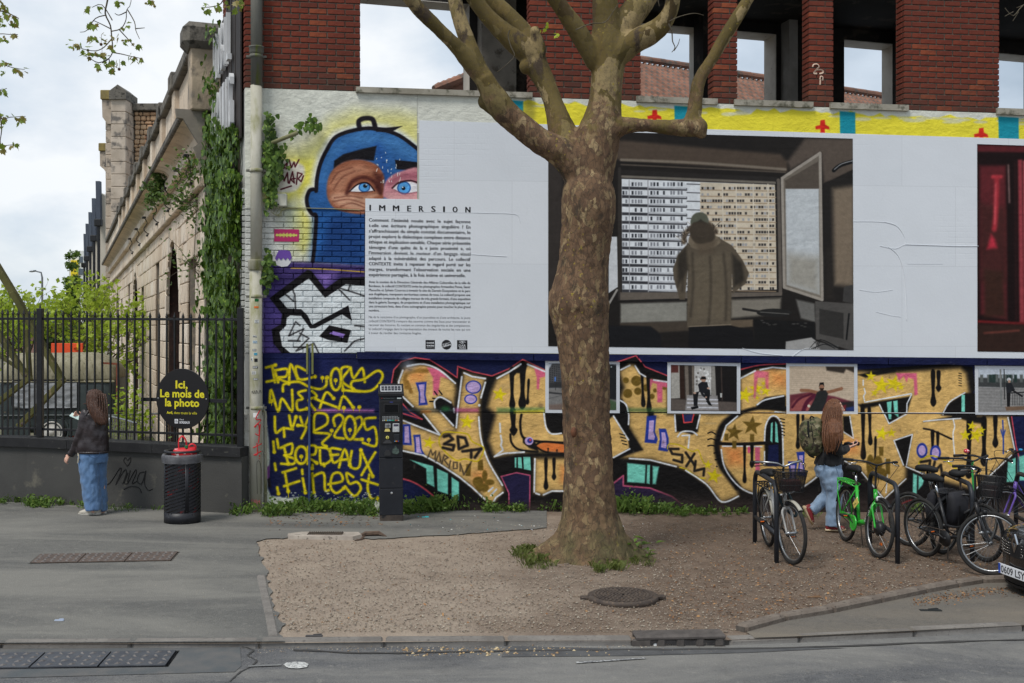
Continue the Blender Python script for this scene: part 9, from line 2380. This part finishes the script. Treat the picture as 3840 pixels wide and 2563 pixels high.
# woman in the leather jacket, seen from behind, looking at her phone
w0=G(348,1931);k1=.3444/F*w0.y
wa=empty('person',w0,0,'woman in dark leather jacket and wide blue jeans seen from behind holding a phone','person')
q1=lambda x,y,d=0.0:P(220+.3444*x,1419+.3444*y,w0.y+d)-w0
mb=MB();hc=q1(392,236,.0);fdir=Vector((-.80,.58,-.16))
Mh=head(mb,hc,fdir,Vector((0,0,1)),.98)
mb.tube([q1(398,270,.0),q1(405,330,.0),q1(410,380,.0)],[.05,.05,.07],12)
mb.loft([(q1(395,370),(.12,.03,0),(0,.07,0)),(q1(385,480),(.15,0,0),(0,.09,0)),(q1(375,640),(.13,0,0),(0,.09,0)),(q1(375,800),(.16,0,0),(0,.11,0)),(q1(372,880),(.15,0,0),(0,.10,0))],18)
for hx_,kx,fx,d in((320,345,392,-.04),(425,455,478,.10)):mb.tube([q1(hx_,860,d),q1(kx,1130,d),q1(fx,1420,d),q1(fx-6,1462,d)],[.085,.06,.042,.04],12)
mb.tube([q1(300,390,-.05),q1(262,530,-.08),q1(222,650,-.07),q1(165,765,-.05),q1(112,838,-.03)],[.052,.048,.042,.036,.026],12)
hand(mb,q1(112,838,-.03),q1(86,880,-.02)-q1(112,838,-.03),Vector((.5,.6,0)),Vector((-.4,.8,.2)),.165,.55)
mb.tube([q1(455,390,.1),q1(400,520,.24),q1(300,500,.33),q1(240,452,.33)],[.05,.045,.04,.028],12)
hand(mb,q1(240,452,.33),q1(196,415,.33)-q1(240,452,.33),Vector((.2,-.6,.6)),Vector((0,-.3,1)),.165,.75)
body=remesh(mb.build('body',m_skin,wa),.0075,2)
face_parts(wa,Mh)
jn=MB()
jn.loft([(q1(372,780),(.185,.02,0),(0,.135,0)),(q1(372,850),(.19,.02,0),(0,.15,0)),(q1(372,920),(.185,.03,0),(0,.14,0))],22)
jn.loft([(q1(318,850,-.02),(.118,0,0),(0,.13,0)),(q1(326,950,-.03),(.125,0,0),(0,.12,0)),(q1(340,1100,-.04),(.118,0,0),(0,.11,0)),(q1(360,1260,-.04),(.114,0,0),(0,.115,0)),(q1(378,1380,-.04),(.110,0,0),(0,.125,0)),(q1(384,1432,-.04),(.110,0,0),(0,.13,0))],20)
jn.loft([(q1(425,850,.06),(.118,0,0),(0,.12,0)),(q1(440,960,.09),(.09,0,0),(0,.11,0)),(q1(456,1120,.11),(.072,0,0),(0,.10,0)),(q1(470,1260,.12),(.062,0,0),(0,.10,0)),(q1(478,1400,.12),(.058,0,0),(0,.115,0)),(q1(480,1440,.12),(.06,0,0),(0,.12,0))],20)
jeans=remesh(jn.build('jeans',denim('blue_denim',(88,120,158),(74,104,142),(108,138,172)),wa),.013,2);displace(jeans,folds(.015,13,2))
mbp=MB()
for qq in([(330,820),(332,850),(390,872),(446,845),(446,812)],):mbp.tube([q1(x,y,-.148) for x,y in qq],.003,5)
mbp.tube([q1(262,830,-.08),q1(280,1000,-.125),q1(318,1150,-.135),q1(350,1420,-.16)],.003,5);mbp.build('stitching',mat('denim_seam',(62,88,122)),wa)
jk=MB()
jk.loft([(q1(412,335),(.06,0,0),(0,.06,0)),(q1(405,352),(.115,.02,0),(0,.085,0)),(q1(396,385),(.158,.03,0),(0,.115,0)),(q1(386,480),(.178,.03,0),(0,.135,0)),(q1(376,620),(.190,.02,0),(0,.145,0)),(q1(370,740),(.202,.02,0),(0,.155,0)),(q1(368,775),(.204,.02,0),(0,.158,0)),(q1(368,812),(.198,.02,0),(0,.15,0))],24)
jk.tube(catmull([q1(318,372,-.04),q1(288,430,-.07),q1(262,530,-.085),q1(226,640,-.075),q1(172,758,-.05),q1(128,832,-.03)],3),[.066,.069,.070,.070,.069,.068,.066,.063,.061,.058,.055,.052,.049,.046,.044,.043],14)
jk.tube([q1(470,385,.08),q1(455,500,.16),q1(380,540,.27),q1(300,505,.33),q1(256,466,.33)],[.066,.064,.056,.048,.04],14)
m_lea=pm('dark_leather',(38,31,33),(48,39,40),sc=6,rough=.38,bump=.35,bsc=22,bdist=.02,c3=(64,54,54),sc3=14,t3=(.6,.7),spec=.5)
jacket=remesh(jk.build('leather_jacket',m_lea,wa),.012,2);displace(jacket,folds(.019,9,6))
mb=MB();hemr=[(q1(368+162*math.cos(t)*1.0,806+4*math.sin(t))+Vector((0,.156*math.sin(t),0))) for t in[2*PI*i/30 for i in range(30)]]
mb.tube(hemr,[(.018,.012)]*30,6,closed=True).tube([q1(150,800,-.04),q1(128,836,-.03)],.047,12);mb.build('hem_band',m_lea,jacket,True)
mb=MB().tube([q1(290,405,-.13),q1(330,350,-.10)],[(.012,.02)]*2,6).tube([q1(205,812,-.1),q1(212,860,-.13),q1(206,920,-.12)],.006,5);mb.build('shoulder_strap',m_lea,jacket)
MB().tube([q1(210,815,-.11),q1(213,870,-.13),q1(205,925,-.12)],.007,5).tube([q1(216,815,-.11),q1(220,870,-.13),q1(214,918,-.12)],.006,5).build('cord',mat('beige_cord',(176,168,150)),wa)
hr=MB();hr.loft([(q1(392,122,.01),(.035,0,0),(0,.04,0)),(q1(394,140,.0),(.08,0,0),(0,.085,0)),(q1(398,185,-.005),(.108,0,0),(0,.105,0)),(q1(402,240,-.02),(.118,0,0),(0,.10,0)),(q1(408,300,-.045),(.122,0,0),(0,.092,0)),(q1(424,360,-.075),(.122,0,0),(0,.075,0)),(q1(448,430,-.10),(.108,0,0),(0,.055,0)),(q1(468,485,-.115),(.075,0,0),(0,.035,0)),(q1(476,510,-.115),(.035,0,0),(0,.02,0))],40)
m_hair1=hairm('brown_hair',(82,52,36),(58,37,28),(118,80,56))
hair=remesh(hr.build('hair',m_hair1,wa),.009,2);displace(hair,hairgroove)
locks('hair_lock',m_hair1,hair,[[q1(330+22*i,150+abs(i-4)*6,-.06-.03*(4-abs(i-4))/4),q1(318+26*i,260,-.10-.02*(4-abs(i-4))/4),q1(338+24*i,380,-.135),q1(400+16*i+rP.gauss(0,8),500+rP.gauss(0,18),-.14)] for i in range(9)]+[[q1(318,250,-.02),q1(300,275,-.04),q1(262,282,-.05)]],.013)
sgl=MB()
for sx in(-1,1):sgl.loft([(Mh@Vector((sx*.036,.055,.118)),Mh.to_3x3()@Vector((.028,0,0)),Mh.to_3x3()@Vector((0,.02,.012))),(Mh@Vector((sx*.036,.06,.125)),Mh.to_3x3()@Vector((.026,0,0)),Mh.to_3x3()@Vector((0,.018,.011)))],10);sgl.tube([Mh@Vector((sx*.066,.05,.112)),Mh@Vector((sx*.092,-.01,.08)),Mh@Vector((sx*.098,-.05,.04))],.004,6)
tag(sgl.build('sunglasses',mat('dark_lens',(26,22,22),rough=.15)),'dark sunglasses pushed up on the brown hair of the woman in leather','sunglasses');bpy.data.objects['sunglasses'].location=w0
ph=empty('phone',w0,0,'pale mint smartphone held by the woman in leather','phone')
MB().bbox((0,0,0),(.15,.012,.072),.005,Matrix.Translation(q1(186,418,.315))@Matrix.Rotation(.42,4,'Y')@Matrix.Rotation(-.9,4,'X')).build('case',mat('mint_case',(196,218,212),rough=.35),ph)
MB().box((0,-.0066,0),(.138,.001,.064),Matrix.Translation(q1(186,418,.315))@Matrix.Rotation(.42,4,'Y')@Matrix.Rotation(-.9+PI,4,'X')).build('phone_screen',mat('phone_black',(16,17,20),rough=.1),ph)
def shoe(parent,heel,toe,up,wd,m,msole,name='shoe'):
 d=toe-heel;l=d.length;f=d.normalized();s_=f.cross(up).normalized();u=s_.cross(f)
 pt_=lambda t,h:heel+f*l*t+u*h
 o=MB().loft([(pt_(-.02,.05),s_*wd*.55,u*.045),(pt_(.1,.055),s_*wd*.75,u*.055),(pt_(.3,.058),s_*wd*.8,u*.06),(pt_(.55,.045),s_*wd*.92,u*.04),(pt_(.8,.035),s_*wd*.95,u*.032),(pt_(.96,.03),s_*wd*.6,u*.022)],16).build(name,m,parent,True)
 MB().loft([(pt_(-.05,.014),s_*wd*.6,u*.018),(pt_(.1,.014),s_*wd*.85,u*.018),(pt_(.45,.012),s_*wd*.9,u*.015),(pt_(.75,.012),s_*wd*1.05,u*.015),(pt_(.98,.016),s_*wd*.75,u*.012),(pt_(1.03,.02),s_*wd*.3,u*.008)],16).build('sole',msole,o,True);return o
m_ws=pm('white_trainer',(196,190,178),(178,170,156),sc=12,rough=.7,c3=(150,146,136),sc3=20);m_wsole=mat('grey_sole',(186,182,174),(160,156,148),sc=20)
sh=shoe(wa,q1(440,1488,-.06),q1(228,1488,.06),Vector((0,0,1)),.052,m_ws,m_wsole);shoe(wa,q1(500,1482,.10),q1(410,1482,.30),Vector((0,0,1)),.05,m_ws,m_wsole)
# woman walking past with rucksack
r0=G(3137,1991);k2=.3444/F*r0.y
wb=empty('person',r0,0,'woman with long auburn hair walking in black sweater, pale jeans and red trainers','person')
q2=lambda x,y,d=0.0:P(2960+.3444*x,1469+.3444*y,r0.y+d)-r0
mb=MB();hc2=q2(505,185,0)
Mh2=head(mb,hc2,Vector((1,-.10,-.02)),Vector((0,0,1)),.99)
mb.tube([q2(492,240),q2(480,300),q2(470,350)],[.048,.048,.07],12)
mb.loft([(q2(462,335),(.07,0,0),(0,.14,0)),(q2(455,450),(.09,0,0),(0,.14,0)),(q2(440,640),(.09,0,0),(0,.12,0)),(q2(425,800),(.12,0,0),(0,.15,0)),(q2(425,880),(.12,0,0),(0,.14,0))],18)
mb.tube([q2(425,860,-.08),q2(480,1090,-.07),q2(472,1420,-.06),q2(466,1480,-.06)],[.085,.06,.042,.04],12)
mb.tube([q2(420,860,.08),q2(425,1100,.08),q2(262,1285,.06),q2(215,1330,.06)],[.085,.06,.042,.038],12)
mb.tube([q2(470,375,-.16),q2(500,520,-.20),q2(545,650,-.20),q2(600,632,-.16),q2(652,606,-.12)],[.05,.046,.043,.036,.026],12)
hand(mb,q2(652,606,-.12),q2(740,580,-.08)-q2(652,606,-.12),Vector((0,.5,.8)),Vector((.1,.8,.5)),.17,.28)
mb.tube([q2(475,375,.15),q2(520,640,.18),q2(610,600,.10),q2(640,585,.04)],[.05,.044,.036,.026],12)
hand(mb,q2(640,582,.03),q2(720,560,-.02)-q2(640,582,.03),Vector((0,-.5,.8)),Vector((.1,-.8,.5)),.165,.45)
remesh(mb.build('body',m_skin,wb),.0075,2);face_parts(wb,Mh2)
m_blks=pm('black_sweater',(24,24,26),(32,32,34),sc=6,rough=.9,bump=.4,bsc=20,bdist=.02,sheen=.2)
sw=MB()
sw.loft([(q2(476,282),(.045,0,0),(0,.05,0)),(q2(470,305),(.075,0,0),(0,.11,0)),(q2(462,340),(.108,0,0),(0,.175,0)),(q2(458,450),(.128,0,0),(0,.18,0)),(q2(446,580),(.140,0,0),(0,.17,0)),(q2(438,700),(.168,0,0),(0,.175,0)),(q2(434,770),(.185,0,0),(0,.185,0)),(q2(432,798),(.182,0,0),(0,.18,0))],24)
sw.tube(catmull([q2(468,360,-.15),q2(485,440,-.19),q2(512,560,-.205),q2(550,648,-.20),q2(605,634,-.16),q2(640,612,-.125)],3),[.07,.07,.068,.067,.066,.065,.064,.063,.062,.060,.056,.052,.049,.046,.044,.043],14)
sw.tube([q2(475,370,.14),q2(520,560,.18),q2(545,640,.17),q2(600,612,.10),q2(632,592,.05)],[.07,.066,.06,.05,.042],14)
sweater=remesh(sw.build('sweater',m_blks,wb),.012,2);displace(sweater,folds(.016,9,8))
pj=MB()
pj.loft([(q2(425,775),(.160,0,0),(0,.165,0)),(q2(422,850),(.168,0,0),(0,.175,0)),(q2(432,930),(.165,0,0),(0,.165,0))],22)
pj.loft([(q2(440,850,-.08),(.155,0,0),(0,.10,0)),(q2(470,980,-.08),(.138,0,.02),(0,.10,0)),(q2(496,1085,-.075),(.108,0,0),(0,.095,0)),(q2(488,1200,-.07),(.096,0,0),(0,.095,0)),(q2(478,1340,-.065),(.092,0,0),(0,.10,0)),(q2(472,1440,-.06),(.090,0,0),(0,.105,0)),(q2(470,1466,-.06),(.088,0,0),(0,.105,0))],20)
dl=Vector((-.77,0,-.62));nl_=Vector((-.62,0,.77))
pj.loft([(q2(410,870,.08),(.13,0,0),(0,.10,0)),(q2(432,1000,.085),(.105,0,0),(0,.095,0)),(q2(428,1080,.085),(.088,0,-.02),(0,.09,0)),(q2(398,1150,.08),nl_*-.082,(0,.09,0)),(q2(330,1215,.075),nl_*-.078,(0,.09,0)),(q2(268,1272,.065),nl_*-.074,(0,.092,0)),(q2(240,1296,.06),nl_*-.072,(0,.092,0))],20)
jeans2=remesh(pj.build('jeans',denim('pale_denim',(138,160,184),(112,136,164),(160,178,198)),wb),.013,2);displace(jeans2,folds(.014,13,12))
mbp=MB().tube([q2(500,800,-.185),q2(548,950,-.17),q2(540,1100,-.17),q2(530,1300,-.16),q2(525,1455,-.15)],.003,5).tube([q2(300,790,-.12),q2(310,815,-.145),q2(370,822,-.18),q2(385,790,-.19)],.003,5);mbp.build('stitching',mat('pale_seam',(98,120,146)),wb)
hr=MB();hr.loft([(q2(490,80,0),(.03,0,0),(0,.04,0)),(q2(488,98,0),(.075,0,0),(0,.075,0)),(q2(472,140,0),(.090,0,0),(0,.098,0)),(q2(450,190,0),(.086,0,0),(0,.108,0)),(q2(444,250,-.005),(.098,0,0),(0,.112,0)),(q2(448,330,-.045),(.124,0,0),(0,.172,0)),(q2(458,430,-.075),(.142,0,0),(0,.198,0)),(q2(466,520,-.10),(.136,0,0),(0,.165,0)),(q2(462,580,-.14),(.10,0,0),(0,.12,0)),(q2(448,630,-.19),(.06,0,0),(0,.06,0)),(q2(440,660,-.21),(.025,0,0),(0,.03,0))],44)
m_hair2=hairm('auburn_hair',(128,82,52),(92,56,36),(168,118,78))
hair2=remesh(hr.build('hair',m_hair2,wb),.009,2);displace(hair2,hairgroove)
locks('hair_lock',m_hair2,hair2,[[q2(440+12*i,110-abs(i-4)*-3,-.08),q2(400+20*i,260,-.115),q2(362+26*i,420,-.235),q2(368+25*i+rP.gauss(0,8),560+rP.gauss(0,20),-.275),q2(395+16*i+rP.gauss(0,14),660+rP.gauss(0,32),-.265)] for i in range(9)]+[[q2(430+14*i,140,-.10),q2(385+21*i,330,-.17),q2(380+22*i,500,-.265),q2(400+15*i+rP.gauss(0,10),600+rP.random()*90,-.25)] for i in range(10)],.013)
cm=NT('camouflage');v=cm.coord('Object',(1,1,1.4))
col=cm.mix(cm.ramp(cm.noise(9,3,.5,v),.48,.52),L((112,104,76)),L((78,82,52)));col=cm.mix(cm.ramp(cm.noise(11,3,.5,cm.coord('Object',(1.3,1,1.1),None,(1,.4,2))),.54,.57),col,L((58,50,38)));col=cm.mix(cm.ramp(cm.noise(14,3,.5,cm.coord('Object',(1,1,1.8),None,(2,1,.5))),.6,.63),col,L((150,142,112)))
cm.l(col,cm.b.inputs['Base Color']);cm.b.inputs['Roughness'].default_value=.85;cm.l(cm.bump(cm.noise(14,5,.6,v),.5,.02),cm.b.inputs['Normal'])
rk=empty('rucksack',r0,0,'camouflage rucksack with black straps worn by the walking woman','rucksack')
bk=MB();bk.loft([(q2(262,290),(.05,0,.02),(0,.08,0),.7),(q2(245,315),(.11,0,.02),(0,.13,0),.65),(q2(232,380),(.135,0,.02),(0,.155,0),.62),(q2(230,480),(.138,0,.02),(0,.165,0),.6),(q2(246,590),(.130,0,.02),(0,.16,0),.62),(q2(272,660),(.10,0,.02),(0,.14,0),.65),(q2(290,688),(.05,0,.02),(0,.09,0),.7)],28)
bag=remesh(bk.build('pack_body',cm.m,rk),.014,2);displace(bag,folds(.010,8,20))
MB().tube(catmull([q2(225,300,-.02),q2(235,360,-.15),q2(250,440,-.172),q2(262,540,-.165),q2(282,660,-.12)],4),[(.004,.007)]*17,6).build('zip',mat('strap_black',(24,24,25)),rk)
st2=MB().tube(catmull([q2(205,320,-.15),q2(205,420,-.17),q2(214,500,-.172)],4),[(.004,.014)]*9,6).tube([q2(380,640,-.185),q2(362,720,-.20),q2(346,795,-.2)],[(.005,.016)]*3,6).tube(catmull([q2(200,640,-.1),q2(215,690,-.12),q2(270,720,-.1)],4),[(.005,.014)]*9,6).tube(catmull([q2(225,300,0),q2(235,275,0),q2(262,280,0),q2(268,305,0)],4),.010,6)
st2.build('strap',mat('strap_black',(24,24,25)),rk)
cd=empty('gimbal',r0,0,'small black phone grip held out by the walking woman','gadget')
MB().tube([q2(598,572,-.03),q2(640,562,-.05),q2(690,576,-.07)],[.02,.022,.016],12).bbox((0,0,0),(.075,.02,.05),.008,Matrix.Translation(q2(735,566,-.08))@Matrix.Rotation(.15,4,'Y')).build('grip_body',mat('gadget_black',(24,24,26),rough=.4),cd,False)
m_rs=pm('red_trainer',(142,46,50),(124,38,44),sc=16,rough=.6,c3=(206,186,160),sc3=9,t3=(.6,.63));m_cs=mat('cream_sole',(206,190,160),(176,150,110),sc=8)
shoe(wb,q2(402,1518,-.05),q2(612,1518,-.10),Vector((0,0,1)),.052,m_rs,m_cs)
shoe(wb,q2(150,1262,.06),q2(236,1452,.06),Vector((.88,0,.36)),.052,m_rs,m_cs)
